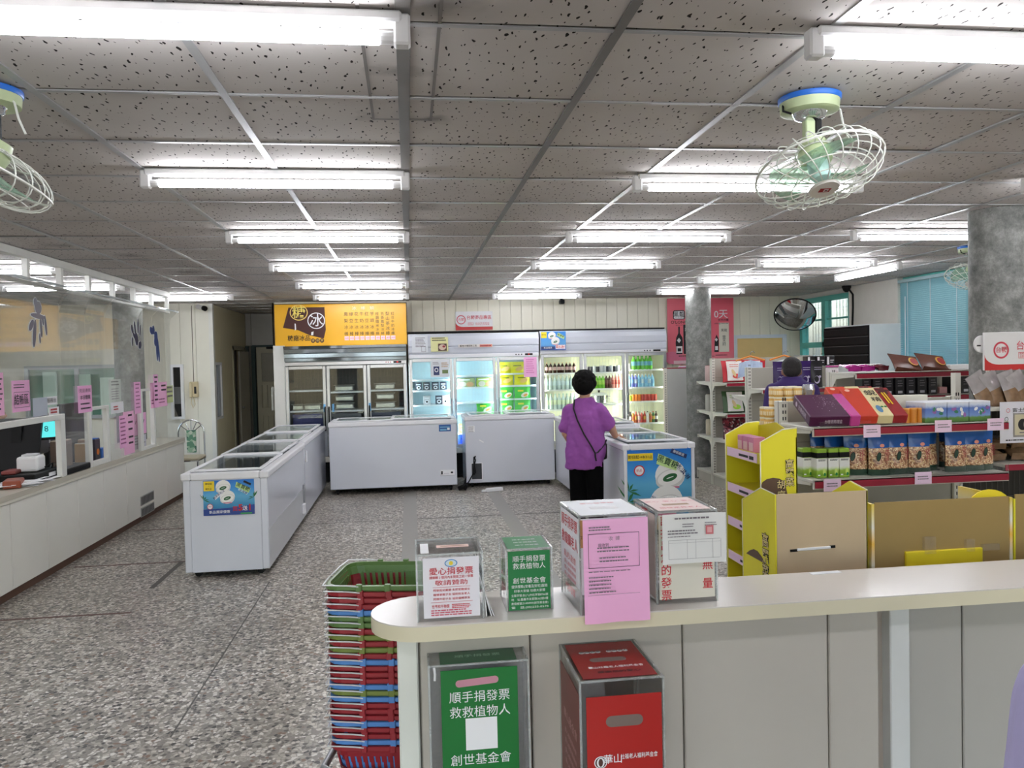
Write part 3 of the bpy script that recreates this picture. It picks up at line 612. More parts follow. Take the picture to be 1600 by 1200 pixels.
# frame bars of that end
B().bx(1.58, 1.596, 0, .028, .06, .80, .004).bx(1.58, 1.596, .632, .66, .06, .80, .004).build('end_frame', FRZ_RIM, f6)
a = Art(p6); palm(a, -.30, .26, .16, 1); palm(a, -.29, .36, .12, 1); a.rect(-.295, .635, -.06, .70, GOLD); sandwich(a, .10, .46, .14); sandwich(a, .06, .22, .15)
a.poly([(-.03, .60), (.155, .53), (.175, .61), (-.01, .695)], mt('lime_tag', (196, 226, 150), .5)); a.poly([(.10, .70), (.25, .64), (.262, .675), (.12, .735)], NAVY); a.poly([(-.20, .12), (-.06, .34), (-.02, .31), (-.16, .09)], PAPER); a.ell(-.19, .545, .05, .05, RED); a.ell(-.19, .545, .04, .04, PAPER); a.ell(.28, .2, .05, .03, LEAF); a.rect(-.3, 0, .3, .05, mt('poster_sand', (214, 190, 150), .5)); a.done()
y_ = a.top()
T(p6, '即日起→8/31止', -.178, y_, .667, .034, INK, bold=.012); T(p6, '黑寶糖', .075, y_, .612, .072, mt('dark_green_ink', (16, 60, 36), .5), bold=.02, rot=-.42)
for k, c in enumerate('冰淇淋'): T(p6, c, .178 + k * .040, y_, .570 - k * .048, .055, NAVY, bold=.015, rot=-.7 - k * .15)
T(p6, '嚴格嚴選', .18, y_, .69, .028, PAPER, rot=-.4); T(p6, '健康新吃法', -.112, y_, .215, .045, NAVY, bold=.012, rot=1.0); T(p6, '新品', -.19, y_, .545, .028, RED)

# ================================================================== upright glass-door fridges (local: front at y = 0 facing -Y)
LEDC = emit('cool_led', (214, 240, 255), 26.0); LEDW = emit('warm_led', (255, 250, 226), 22.0)
def make_fridge(name, label, W, loc, zb, zd, zh0, zh1, doors, liner, led, shelves, glass, canopy=False, D=.62):
    t = thing(name, label, 'fridge', loc, 0, 'upright three-door display fridges')
    b = B(); s = .03
    b.bx(0, s, .03, D, zb, zh1).bx(W - s, W, .03, D, zb, zh1).bx(0, W, D - .03, D, zb, zh1).bx(s, W - s, .04, D - .03, zb - .06, zb).bx(s, W - s, .02, D - .03, zh0 - .05, zh1 - .012)
    b.build('carcass', CREAM2 if not canopy else mt('fridge_steel', (190, 192, 196), .35, .6), t)
    i = B(); i.bx(s, s + .004, .05, D - .03, zb, zh0 - .05).bx(W - s - .004, W - s, .05, D - .03, zb, zh0 - .05).bx(s, W - s, D - .035, D - .03, zb, zh0 - .05).bx(s, W - s, .05, D - .03, zb, zb + .004).bx(s, W - s, .05, D - .03, zh0 - .056, zh0 - .052)
    i.build('liner', liner, t)
    g = B(); n = int(W / .05)
    for k in range(n + 1): g.bx(s + (W - 2 * s) * k / n - .0015, s + (W - 2 * s) * k / n + .0015, D - .06, D - .055, zb, zh0 - .06)
    for k in range(int((zh0 - zb) / .12)): g.bx(s, W - s, D - .06, D - .055, zb + .12 * k, zb + .12 * k + .003)
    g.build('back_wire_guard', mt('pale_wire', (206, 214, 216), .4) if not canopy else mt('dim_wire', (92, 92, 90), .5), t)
    # header with ribbed fascia
    h = B(); prof = [(0, zh0), (-.012, zh0 + .02), (-.02, zh0 + .09), (-.008, zh0 + .10), (-.025, zh0 + .12), (-.03, zh0 + .20), (-.012, zh1 - .03), (.02, zh1), (.10, zh1), (.10, zh0)]
    if canopy: prof = [(.0, zh0), (-.03, zh0 + .012), (-.035, zh0 + .05), (-.05, zh0 + .06), (-.055, zh0 + .11), (-.075, zh0 + .12), (-.085, zh0 + .17), (-.10, zh0 + .18), (-.115, zh1), (.10, zh1), (.10, zh0)]
    h.prism([(y, z) for y, z in prof], 0, W, 'x'); h.build('canopy' if canopy else 'header', mt('header_enamel', (212, 216, 226), .2, noise=.02) if not canopy else mt('mirror_steel', (206, 214, 214), .08, 1.0, noise=.05), t)
    B().bx(0, W, -.012, .03, zd, zh0, .004).build('control_strip', FRZ_RIM if not canopy else ALU, t)
    dw = W / doors
    for k in range(doors):
        x0, x1 = k * dw + .004, (k + 1) * dw - .004
        f = B(); fwid = .045
        f.bx(x0, x0 + fwid, -.02, .02, zb + .01, zd - .006, .006).bx(x1 - fwid, x1, -.02, .02, zb + .01, zd - .006, .006).bx(x0 + fwid, x1 - fwid, -.018, .018, zd - .006 - fwid, zd - .006, .004).bx(x0 + fwid, x1 - fwid, -.018, .018, zb + .01, zb + .01 + fwid, .004)
        d = f.build('door', ALU, t)
        B().bx(x0 + fwid, x1 - fwid, .004, .008, zb + .01 + fwid, zd - .006 - fwid).build('glass', glass, d)
        hx = x1 - .022 if k == 0 else x0 + .022
        zc = zb + (zd - zb) * .42
        B().tube([(hx, -.02, zc - .16), (hx, -.05, zc - .14), (hx, -.05, zc + .14), (hx, -.02, zc + .16)], .011, 7).build('handle', CHROME if not canopy else BLACK, d)
        for z in shelves[k]: sh = B(); sh.bx(k * dw + .04, (k + 1) * dw - .04, .06, D - .07, z - .012, z).bx(k * dw + .04, (k + 1) * dw - .04, .055, .062, z - .018, z + .006); sh.build('shelf', mt('white_shelf_wire', (232, 236, 236), .4), t)
        if led:
            for xx in (k * dw + .024, (k + 1) * dw - .024): B().bx(xx - .012, xx + .012, .026, .034, zb + .08, zd - .08).build('led_strip', led, t)
    B().bx(.02, W - .02, .03, .05, .02, zb - .06).build('kick_plate', BLACK, t)
    B().bx(.02, W - .02, -.015, .03, zb - .07, zb + .004, .006).build('base_strip', CREAM2, t)
    for x in (.1, W - .1):
        for y in (.1, .5): B().cyl((x, y, 0), (x, y, zb), .03).build('foot', BLACK, t)
    return t
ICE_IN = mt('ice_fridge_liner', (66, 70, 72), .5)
COOL_IN = mt('cool_liner', (206, 226, 230), .5); WARM_IN = mt('warm_liner', (226, 228, 208), .5)
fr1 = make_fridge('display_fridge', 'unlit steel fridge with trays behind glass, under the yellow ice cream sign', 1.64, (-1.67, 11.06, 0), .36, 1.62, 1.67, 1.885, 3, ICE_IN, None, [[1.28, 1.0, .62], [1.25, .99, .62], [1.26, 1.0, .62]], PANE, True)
fr2 = make_fridge('display_fridge', 'lit cool-white fridge with green and yellow bags, beside the ice fridge', 1.83, (-.0, 11.06, 0), .42, 1.685, 1.735, 2.025, 3, COOL_IN, LEDC, [[1.385, 1.235, 1.03, .83], [1.43, 1.265, 1.05, .9, .62], [1.445, 1.275, 1.085, .9]], PANE)
fr3 = make_fridge('display_fridge', 'lit fridge full of drink bottles, left of the red poster', 1.85, (1.85, 11.06, 0), .42, 1.71, 1.745, 2.035, 3, WARM_IN, LEDW, [[1.43, 1.195, .915], [1.43, 1.195, .97, .70], [1.455, 1.2, .995, .68]], PANE)
B().bx(-.02, 3.7, 11.12, 11.70, 2.04, 2.06).build('top_gap_shade', mt('gap_shade_black', (14, 14, 14), .9), fr2, (0, -11.06, 0))  # black strip standing in for the shade in the gap above the fridges
# ice fridge details
T(fr1, '88', 1.515, -.013, 1.645, .022, emit('red_display_digit', (255, 40, 40), 1.5))
B().bx(1.46, 1.57, -.0125, -.012, 1.632, 1.658).build('display', BLACK, fr1)
for k in range(3): B().cyl((1.36 + k * .03, -.013, 1.645), (1.36 + k * .03, -.010, 1.645), .008, n=8).build('switch', REDD, fr1)
BT = mt('pale_blue_tape', (110, 176, 226), .5)
for x in (.50, .615, 1.11): B().bx(x, x + .028, -.024, -.02, .98, 1.09, .002).build('tape_mark', BT, fr1)
B().bx(-.15, 0, .0, .60, 0, 1.9, .004).build('side_panel', mt('side_panel_white', (230, 230, 224), .4), fr1)
for fr, W in ((fr2, 1.83), (fr3, 1.85)):
    B().bx(W - .20, W - .09, -.0135, -.012, 1.70 if fr is fr2 else 1.718, 1.726 if fr is fr2 else 1.742).build('display', BLACK, fr)
    for k in range(3): B().bx(W - .335 + k * .04, W - .32 + k * .04, -.014, -.012, 1.704 if fr is fr2 else 1.722, 1.722 if fr is fr2 else 1.738).build('switch', BLACK, fr)
T(fr2, '35', 1.685, -.0145, 1.713, .022, emit('red_display_digit', (255, 40, 40), 1.5))
def notice(name, w, h, m, loc, rot, label, cat='notice', group=None, t=.002):
    o = panel(name, w, h, m, None, loc, rot, t); return tag(o, label, cat, group)
n_ = notice('paper_sheet', .22, .24, mt('sleeve_paper', (216, 220, 226), .3), (.16, 11.025, 1.765), 0, 'white paper in a clear sleeve on the fridge header, left of the pale yellow flyer')
Art(n_).lines(-.06, .08, .2, .02, 7, INKG).frame(.02, .01, .08, .09, .004, INKG).done()
n_ = notice('flyer', .24, .20, mt('pale_yellow_paper', (232, 230, 170), .6), (.43, 11.02, 1.775), 0, 'pale yellow flyer with dark food picture on the fridge header', 'flyer')
a = Art(n_).rect(-.02, .01, .10, .11, BROWN).ell(.04, .06, .05, .04, mt('flyer_food', (214, 190, 170), .5)).ell(.06, .07, .02, .015, REDD).lines(-.10, .1, .18, .03, 2, INK, .014); a.done()
n_ = notice('service_label', .48, .042, mt('label_strip', (226, 222, 218), .5), (.93, 11.022, 1.825), 0, 'narrow printed service label on the middle fridge header', 'label')
T(n_, '臺灣冰櫃服務工程', -.10, -.001, .021, .030, INK, bold=.01); Art(n_).rect(.06, .004, .235, .038, mt('salmon', (226, 150, 130), .5)).lines(.07, .23, .012, .03, 1, REDD, .016).done()
n_ = notice('ice_cream_poster', .36, .26, m_grad('poster_beach_s', [(0, (40, 90, 190)), (.3, (90, 160, 214)), (1, (40, 130, 214))], 'Z', 0, .26), (2.035, 11.015, 1.765), 0, 'small blue ice cream poster on the drinks fridge header', 'poster')
a = Art(n_).rect(-.175, .17, -.095, .255, GOLD); sandwich(a, -.02, .19, .055); sandwich(a, .03, .11, .06); a.poly([(.05, .20), (.15, .15), (.165, .19), (.07, .245)], mt('lime_tag', (196, 226, 150), .5)); a.rect(-.175, .01, .02, .05, NAVY); a.rect(.03, .015, .17, .07, mt('white_red', (250, 240, 240), .5)); a.done()
T(n_, '即日起', -.135, a.top(), .215, .02, INK); T(n_, '黑寶糖', .107, a.top(), .198, .034, mt('dark_green_ink', (16, 60, 36), .5), bold=.01, rot=-.4); T(n_, '新品優惠', -.08, a.top(), .03, .03, PAPER); T(n_, '買5送1', .1, a.top(), .042, .05, RED, bold=.03)
# glass notices
n_ = notice('door_notice', .26, .24, mt('sleeve_paper', (216, 220, 226), .3), (.43, 11.03, 1.42), 0, 'white notice with a blue badge on the cool-white fridge door')
a = Art(n_).rect(-.09, .03, -.01, .15, NAVY).ell(-.05, .10, .026, .03, PAPER).ell(-.05, .10, .017, .02, NAVY).rect(.03, .05, .11, .10, mt('olive_photo', (110, 130, 84), .5)).lines(.02, .12, .19, .025, 3, mt('tan_ink', (190, 150, 110), .5)).lines(-.1, -.01, .2, .02, 2, INKG); a.done()
n_ = notice('door_notice', .185, .28, PINKP, (1.70, 11.03, 1.39), 0, 'plain bright pink notice on the fridge door over the yellow bags')
Art(n_).lines(-.06, .06, .24, .03, 7, mt('pink_shade_ink', (214, 120, 180), .6), .012).done()
# ================================================================== yellow sign above the ice fridge
SIGN = mt('sign_yellow', (240, 180, 30), .35, noise=.03); FRAMEB = mt('sign_edge', (72, 50, 20), .5)
sg = tag(B().bx(-.89, .89, 0, .18, 0, .572, .004).build('ice_cream_sign', SIGN, None, (-.905, 11.10, 1.888)), 'wide yellow ice cream price sign with brown popsicle bar above the steel fridge', 'sign')
B().bx(-.90, .90, -.004, .0, -.008, .0).bx(-.90, .90, -.004, .0, .572, .58).bx(-.90, -.892, -.004, 0, 0, .572).bx(.892, .90, -.004, 0, 0, .572).build('edge_trim', FRAMEB, sg)
a = Art(sg, -.001); DB = mt('chocolate_brown', (74, 34, 28), .5); CG = mt('cream_gold', (250, 214, 120), .5)
a.poly([(-.70, .53), (-.22, .53), (-.21, .22), (-.24, .10), (-.42, .145), (-.58, .22), (-.78, .255)], DB); a.poly([(-.625, .31), (-.61, .31), (-.605, .23), (-.625, .215)], PAPER); a.poly([(-.405, .19), (-.375, .20), (-.38, .15), (-.41, .15)], PAPER)
a.ring(-.565, .46, .108, .12, CG, 32, .9); a.ring(-.335, .345, .105, .118, PAPER, 32, .95)
for k in range(3): a.ell(-.385 + k * .06, .073, .028, .03, DB)
for k in range(10): a.rect(.04 + k * .0705, .07, .04 + k * .0705 + .058, .125, mt('pink_price', (250, 222, 226), .5))
a.done(); y_ = a.top()
T(sg, '糖', -.565, y_, .455, .185, mt('cream_yellow', (255, 232, 120), .5), bold=.02); T(sg, '冰', -.335, y_, .34, .185, PAPER, bold=.02); T(sg, '糖廠冰品', -.57, y_, .105, .085, INK, bold=.005, w=.30)
for k, c in enumerate('價目表'): T(sg, c, -.385 + k * .06, y_, .073, .036, CG)
T(sg, '冰   棒   類', .30, y_, .505, .056, mt('sign_pale', (250, 236, 190), .5), w=.30)
DI = mt('sign_dark_ink', (92, 68, 34), .5)
for k, s_ in enumerate(('鳳梨冰棒', '綠豆冰棒', '花生冰棒', '牛奶冰棒', '紅豆冰棒', '芋頭冰棒', '桂圓糯米冰棒', '百香鳳梨冰棒', '梨山茶冰棒', '紅豆牛奶冰棒')):
    n = len(s_)
    for q, c in enumerate(s_): T(sg, c, .066 + k * .0705, y_, .425 - q * (.27 / (n - 1)), .058 if n < 6 else .048, DI)
    T(sg, '15元' if k < 6 else '18元', .069 + k * .0705, y_, .097, .03, mt('price_red', (220, 60, 110), .5), w=.05)
# company sign on the planks
ts = tag(B().bx(-.275, .275, 0, .012, 0, .275).build('store_sign', PAPER, None, (.978, 11.72, 2.095)), 'white and red company sign on the cream planks above the middle fridge', 'sign')
def company(p, w, h, big):
    a = Art(p); LG = mt('logo_red', (214, 70, 90), .5)
    n = 16; a.poly([(-w / 2, 0), (w / 2, 0), (w / 2, h * .17), (-w / 2 + h * .4, h * .17)] + [(-w / 2 + h * .4 - h * .4 * math.sin(t * PI / 2 / 6), h * .17 + h * .28 * (1 - math.cos(t * PI / 2 / 6))) for t in range(1, 7)], mt('sign_red', (206, 48, 48), .45))
    a.ring(-w * .35, h * .56, h * .20, h * .245, LG); a.frame(-w * .17, h * .26, -w * .02, h * .40, h * .012, LG); a.done(); y_ = a.top()
    T(p, '台糖', -w * .35, y_, h * .56, h * .17, LG, bold=.01); T(p, '台糖商品專區', w * .135, y_, h * .66, h * .235, LG, bold=.015, w=w * .66)
    T(p, '服務到心', -w * .095, y_, h * .36, h * .06, LG); T(p, '品質優良', -w * .095, y_, h * .29, h * .06, LG); T(p, '商品專業服務', w * .22, y_, h * .36, h * .07, LG, w=w * .38); T(p, '優質安心的選擇', w * .22, y_, h * .28, h * .06, LG, w=w * .38)
company(ts, .55, .275, 0)
# red soy sauce poster behind the column
PR = m_grad('poster_red', [(0, (240, 150, 160)), (.2, (236, 112, 128)), (1, (238, 104, 122))], 'Z', 0, 1.0)
po = tag(panel('soy_sauce_poster', 1.06, 1.0, PR, None, (4.465, 11.69, 1.52)), 'red soy sauce poster with black bottles, half hidden behind the round column', 'poster')
a = Art(po)
a.ell(-.46, .12, .16, .07, mt('poster_blush', (226, 120, 150), .5)); a.ell(-.36, .05, .2, .06, mt('poster_blush', (226, 120, 150), .5))
a.poly([(-.44, .80), (-.42, .82), (-.27, .82), (-.25, .80), (-.25, .70), (-.27, .68), (-.42, .68), (-.44, .70)], INK); a.poly([(-.428, .795), (-.415, .808), (-.275, .808), (-.262, .795), (-.262, .705), (-.275, .692), (-.415, .692), (-.428, .705)], PAPER)
a.rect(-.28, .15, -.13, .60, INK); a.poly([(-.395, .15), (-.30, .15), (-.29, .32), (-.295, .40), (-.335, .47), (-.335, .57), (-.36, .57), (-.36, .47), (-.395, .40), (-.405, .32)], INK); a.poly([(-.385, .36), (-.35, .40), (-.32, .36), (-.35, .32)], PAPER); a.rect(-.395, .17, -.30, .27, PAPER); a.rect(-.375, .19, -.32, .24, INK)
a.rect(.29, .17, .45, .62, mt('poster_box', (226, 222, 206), .5)); a.poly([(.21, .17), (.28, .17), (.285, .36), (.25, .44), (.22, .36)], INK); a.rect(.225, .2, .27, .26, PAPER); a.poly([(.22, .36), (.245, .39), (.27, .36), (.245, .33)], PAPER)
a.lines(-.36, -.12, .115, .02, 1, INK, .012).lines(.23, .42, .115, .02, 1, INK, .012); a.rect(-.44, -.0, -.12, .05, mt('poster_mist', (236, 200, 206), .5)); a.done(); y_ = a.top()
T(po, '黑龍', -.345, y_, .748, .10, INK, bold=.02); T(po, "O'LONG", -.345, y_, .635, .062, BROWN, bold=.015, w=.26); T(po, 'SINCE 1909', -.345, y_, .592, .022, BROWN)
T(po, '1', -.13, y_, .745, .15, PAPER, bold=.03); T(po, '0天', .325, y_, .745, .15, PAPER, bold=.03, w=.22); T(po, '天然日曬', .36, y_, .66, .04, INK, bold=.01, w=.17); T(po, 'olong.com.tw', .33, y_, .61, .03, INK, w=.22)
T(po, '黑龍', -.205, y_, .52, .055, PAPER); T(po, '天然\n古釀', -.205, y_, .38, .05, PAPER, sp=.9); T(po, '黑龍', .37, y_, .50, .05, INK); T(po, '壹\n天\n府', .37, y_, .34, .06, INK, sp=.9)
# ================================================================== goods in the fridges
CLEARP = mt('clear_bottle', (206, 226, 220), .15, spec=.8); 
def bottle_mesh(name, r, h, m, capm, labm=None, l0=.3, l1=.6, neck=.35):
    prof = [(r * .86, 0), (r, .01), (r, h * .62), (r * .8, h * .74), (r * neck, h * .86), (r * neck, h * .92)]
    return (B().lathe(prof, n=10).mesh(name, m, 40), B().cyl((0, 0, h * .92), (0, 0, h), r * neck * 1.15, n=8).mesh('cap', capm), B().cyl((0, 0, h * l0), (0, 0, h * l1), r * 1.02, n=10, cap=False).mesh('label', labm, 40) if labm else None)
def can_mesh(name, r, h, m, topm):
    return (B().lathe([(r * .85, 0), (r, .008), (r, h - .012), (r * .85, h)], n=10).mesh(name, m, 40), B().cyl((0, 0, h - .001), (0, 0, h + .002), r * .84, n=10).mesh('lid', topm), None)
def put(meshes, name, loc, label, cat, group):
    o = ob(name, meshes[0], None, loc, random.uniform(0, 6)); tag(o, label, cat, group)
    for m in meshes[1:]:
        if m: ob(m.name.split('.')[0], m, o)
    return o
def line_up(meshes, name, n, x0, x1, y, z, what, cat, group, rows=1, dy=.075):
    for r in range(rows):
        for k in range(n):
            lab = '%s, %s from the left%s' % (what, ORD[k], '' if rows == 1 else (' in the %s row' % ('front', 'rear')[r]))
            put(meshes, name, (x0 + (x1 - x0) * (k + .5) / n + random.uniform(-.004, .004), y + dy * r, z), lab, cat, group)
COLA = mt('cola_brown', (48, 24, 18), .15); WCAP = mt('white_cap', (236, 236, 236), .5); PCAP = mt('peach_cap', (226, 190, 150), .5)
GRN = mt('green_tea', (120, 190, 60), .2); BLUW = mt('blue_white_wrap', (120, 180, 226), .3); ORA = mt('orange_wrap', (232, 130, 50), .4)
X3 = 1.85; YF = 11.145
LPK = mt('pale_pink_wrap', (230, 190, 186), .4); LCL = mt('pale_blue_wrap', (206, 228, 232), .3)
line_up(bottle_mesh('cola_bottle', .027, .155, COLA, PCAP, LPK), 'cola_bottle', 8, X3 + .08, X3 + .53, YF, 1.43, 'dark pink-labelled bottle on the drinks fridge top shelf', 'bottle', 'dark bottles on the top shelf of the drinks fridge')
wm = bottle_mesh('water_bottle', .029, .21, CLEARP, WCAP, LCL)
line_up(wm, 'water_bottle', 8, X3 + .07, X3 + .54, YF, 1.195, 'clear water bottle on the drinks fridge second shelf', 'bottle', 'clear bottles on the second shelf')
wm2 = bottle_mesh('water_bottle', .030, .225, CLEARP, mt('pale_green_cap', (170, 210, 190), .5), mt('pale_lime_wrap', (222, 234, 190), .4))
line_up(wm2, 'water_bottle', 8, X3 + .07, X3 + .54, YF, .915, 'lime-labelled clear bottle on the drinks fridge third shelf', 'bottle', 'clear bottles on the third shelf', 1)
dk = can_mesh('dark_can', .026, .085, mt('dark_can_wrap', (52, 50, 60), .3), STEEL); sl_ = can_mesh('silver_can', .026, .095, mt('silver_can_wrap', (206, 208, 214), .3), STEEL)
for k in range(10):
    d = k in (0, 1, 3, 6, 8)
    put(dk if d else sl_, 'drink_can', (X3 + .70 + k * .05, YF, 1.43), '%s drink can on the top shelf above the woman, %s from the left' % ('dark' if d else 'silver', ORD[k]), 'can', 'cans on the top shelf of the middle door')
REDW = mt('red_wrap', (200, 70, 60), .4)
bs = {'green tea': bottle_mesh('tea_bottle', .029, .20, GRN, WCAP, mt('leaf_wrap', (176, 214, 90), .4)), 'dark tea': bottle_mesh('tea_bottle', .029, .20, mt('dark_tea', (84, 46, 36), .2), WCAP, mt('brown_wrap', (120, 70, 60), .4)), 'red-labelled': bottle_mesh('tea_bottle', .029, .20, mt('pale_red_drink', (222, 150, 140), .2), WCAP, REDW)}
for k, kind in enumerate(['green tea'] * 6 + ['dark tea'] * 2 + ['red-labelled'] * 3):
    if k == 7: pass
    put(bs[kind], 'tea_bottle', (X3 + .68 + k * .049, YF, 1.195), '%s bottle beside the head of the woman, %s from the left on its shelf' % (kind, ORD[k]), 'bottle', 'tea bottles on the second shelf')
pt = thing('stock_pot', 'steel lidded pot standing on a shelf inside the drinks fridge', 'pot', (X3 + .90, 11.30, .97))
B().lathe([(.10, 0), (.125, .01), (.13, .12), (.135, .125), (.12, .12)], n=20).build('body', CHROME, pt, smooth=40); B().lathe([(.132, .128), (.10, .155), (.03, .17), (.001, .171)], n=20).build('lid', CHROME, pt, smooth=40); B().lathe([(.012, .17), (.02, .19), (.001, .2)], n=10).build('lid_knob', BLACK, pt)
for s in (-1, 1): B().tube([(s * .128, -.03, .10), (s * .16, -.02, .10), (s * .16, .02, .10), (s * .128, .03, .10)], .006).build('pot_handle', STEEL, pt)
line_up(bottle_mesh('soda_bottle', .036, .20, mt('lemon_green', (110, 200, 70), .2), mt('green_cap', (40, 150, 60), .4), BLUW), 'soda_bottle', 5, X3 + 1.36, X3 + 1.66, YF, 1.455, 'green soda bottle on the top shelf beside the red poster', 'bottle', 'green soda bottles')
put(can_mesh('jar', .03, .09, mt('cream_jar', (226, 222, 200), .4), BLACK), 'jar', (X3 + 1.31, YF, 1.455), 'small pale jar with a dark lid beside the green soda bottles', 'jar', None)
for k in range(8):
    p_ = k in (1, 2)
    put(bottle_mesh('sports_drink', .029, .195, mt('violet_wrap', (110, 120, 206), .3) if p_ else mt('cyan_drink', (150, 206, 236), .2), WCAP, BLUW if k % 2 else LCL), 'sports_drink', (X3 + 1.31 + k * .05, YF, 1.2), '%s bottle of sports drink below the green sodas, %s from the left' % ('violet-blue' if p_ else 'pale blue', ORD[k]), 'bottle', 'blue drinks under the green sodas')
for k in range(9):
    q = 'lime' if k == 0 else ('orange' if k < 4 else 'red')
    put(can_mesh('short_can', .028, .10 if k else .085, {'lime': LIME, 'orange': ORA, 'red': REDW}[q], mt('gold_lid', (226, 190, 80), .4)), 'short_can', (X3 + 1.32 + k * .047, YF, .995), '%s can on the third shelf beside the grey panel, %s from the left' % (q, ORD[k]), 'can', 'short cans on the third shelf')
for k in range(10):
    q = ['black', 'orange', 'rust', 'pink', 'red', 'red', 'white', 'amber', 'green', 'dark'][k]
    c = {'black': INK, 'orange': ORA, 'rust': mt('rust_wrap', (170, 80, 50), .4), 'pink': mt('pink_wrap', (226, 150, 150), .4), 'red': REDW, 'white': PAPER, 'amber': mt('amber_drink', (176, 116, 50), .2), 'green': mt('deep_green_wrap', (50, 110, 60), .3), 'dark': COLA}[q]
    put(bottle_mesh('small_bottle', .024, .165, c, [BLACK, WCAP, mt('red_cap', (206, 50, 40), .5)][k % 3], [PAPER, REDW, mt('gold_wrap', (226, 190, 80), .4)][k % 3]), 'small_bottle', (X3 + 1.32 + k * .043, YF, .68), '%s bottle on the lowest drinks shelf seen over the poster freezer, %s from the left' % (q, ORD[k]), 'bottle', 'small bottles on the lowest shelf')
# middle fridge
def bag_mesh(name, w, h, d, mats, bands=None, nu=7, nv=7, seal=.06):
    """pouch standing at z = 0: bulging body, flat crimped top; bands = [(v, material index)]"""
    b = B()
    def fn(s):
        def f(u, v):
            x = (u - .5) * w * (1 - .06 * math.sin(PI * v)); z = v * h
            if v > 1 - seal: th = .002
            else:
                vv = v / (1 - seal); th = d * .5 * (math.sin(PI * min(1, u * .999 + .0005)) ** .55) * (1 - vv ** 2.2) * (.75 + .25 * math.sin(PI * min(1, vv * 1.6))) + .002
            return (x, s * th, z)
        return f
    for s in (-1, 1):
        k0 = len(b.f); b.sheet(fn(s), nu, nv)
        if bands:
            for q in range(k0, len(b.f)):
                v = ((q - k0) // nu + .5) / nv
                for (vb, mi) in bands:
                    if v >= vb: b.mi[q] = mi
    b.bx(-w * .46, w * .46, -d * .36, d * .36, 0, .004)
    return b.mesh(name, mats, 50)
X2 = 0.0
PKM = mt('grey_pack', (70, 76, 88), .4)
def pack(name, w, h, d, m, loc, label, cat, group, art=None, rot=0):
    o = tag(B().bx(-w / 2, w / 2, 0, d, 0, h, .004).build(name, m, None, loc, rot), label, cat, group)
    if art: a = Art(o, -.0012); art(a, w, h); a.done()
    return o
def art_mono(a, w, h): a.ell(0, h * .35, w * .3, h * .22, PAPER).ell(0, h * .36, w * .16, h * .10, INK).rect(-w * .35, h * .68, w * .3, h * .8, PAPER)
for k, x in enumerate((.10, .21, .335, .445)): pack('food_pack', .095, .115, .08, PKM, (X2 + x + .03, YF, 1.235), 'dark grey food pack on the upper shelf of the lit fridge, %s from the left' % ORD[k], 'pack', 'dark packs on the upper shelf', art_mono)
for k, x in enumerate((.24, .41, .50)): pack('food_pack', .10, .13, .08, [mt('pale_pack', (206, 206, 206), .4), PKM, mt('red_white_pack', (226, 200, 196), .4)][k], (X2 + x, YF, 1.03), '%s food pack on the lower shelf of the lit fridge' % ['pale', 'dark grey', 'red and white'][k], 'pack', 'packs on the lower shelf', art_mono)
def art_dump(a, w, h): a.ell(-w * .2, h * .35, w * .2, h * .28, mt('dish_white', (226, 216, 200), .5)).ell(w * .2, h * .32, w * .22, h * .26, mt('dish_tan', (206, 160, 120), .5)).rect(-w * .4, h * .75, w * .2, h * .88, PAPER)
for k, x in enumerate((.80, 1.07)): pack('frozen_box', .25, .13, .10, [mt('box_tea_green', (150, 170, 120), .4), mt('box_yellow_green', (170, 196, 90), .4)][k], (X2 + x, YF, 1.265), ['frozen dumpling box with a pale green front in the middle door', 'frozen dumpling box with a yellow-green top in the middle door'][k], 'box', 'frozen boxes behind the middle door', art_dump)
YB = mt('yellow_bag', (226, 214, 30), .3); GB = mt('green_bag', (70, 180, 60), .3)
def bag(name, w, h, d, m, loc, label, group, deco, rot=0):
    o = ob(name, bag_mesh(name, w, h, d, m), None, loc, rot); tag(o, label, 'bag', group)
    a = Art(o, -d * .5 - .004); deco(a, w, h); a.done(); return o
def deco_y(a, w, h): a.ell(.02, h * .4, w * .25, h * .18, mt('noodle_tan', (232, 190, 110), .5), rot=.3).rect(-w * .28, h * .62, w * .2, h * .72, mt('olive_ink', (120, 120, 20), .5))
def deco_g(a, w, h): a.ell(.03, h * .32, w * .24, h * .2, mt('dish_white', (226, 216, 200), .5), rot=.4).ell(.04, h * .3, w * .14, h * .1, mt('orange_food', (226, 150, 60), .5), rot=.4).rect(-w * .3, h * .6, w * .05, h * .75, mt('yellow_tag', (240, 220, 60), .5))
for z, xs, m, dec, cn in ((1.445, (1.34, 1.54), YB, deco_y, 'yellow'), (1.275, (1.36, 1.60), YB, deco_y, 'yellow'), (1.085, (1.36, 1.60), GB, deco_g, 'green'), (.90, (1.36, 1.60), GB, deco_g, 'green')):
    for k, x in enumerate(xs):
        bag('frozen_bag', .235, .165, .09, m, (X2 + x, YF + .05, z), '%s frozen food bag, %s one, on the %s shelf behind the third fridge door' % (cn, ('left', 'right')[k], {1.445: 'top', 1.275: 'second', 1.085: 'third', .90: 'fourth'}[z]), 'bags behind the third fridge door', dec)
bag('frozen_bag', .25, .14, .09, GB, (X2 + 1.06, YF + .05, .90), 'green frozen food bag alone behind the middle fridge door', None, deco_g)
pack('yellow_pack', .12, .13, .1, mt('yellow_pack', (226, 216, 90), .4), (X2 + .74, YF, .62), 'yellow and green pack in the gap between the two back freezers', 'pack', None, art_mono)
cr = tag(B().bx(-.12, .12, 0, .3, 0, .17, .008).build('blue_crate', mt('crate_blue', (50, 80, 200), .4), None, (X2 + .76, YF, .426)), 'blue plastic crate at the foot of the lit fridge between the freezers', 'crate')
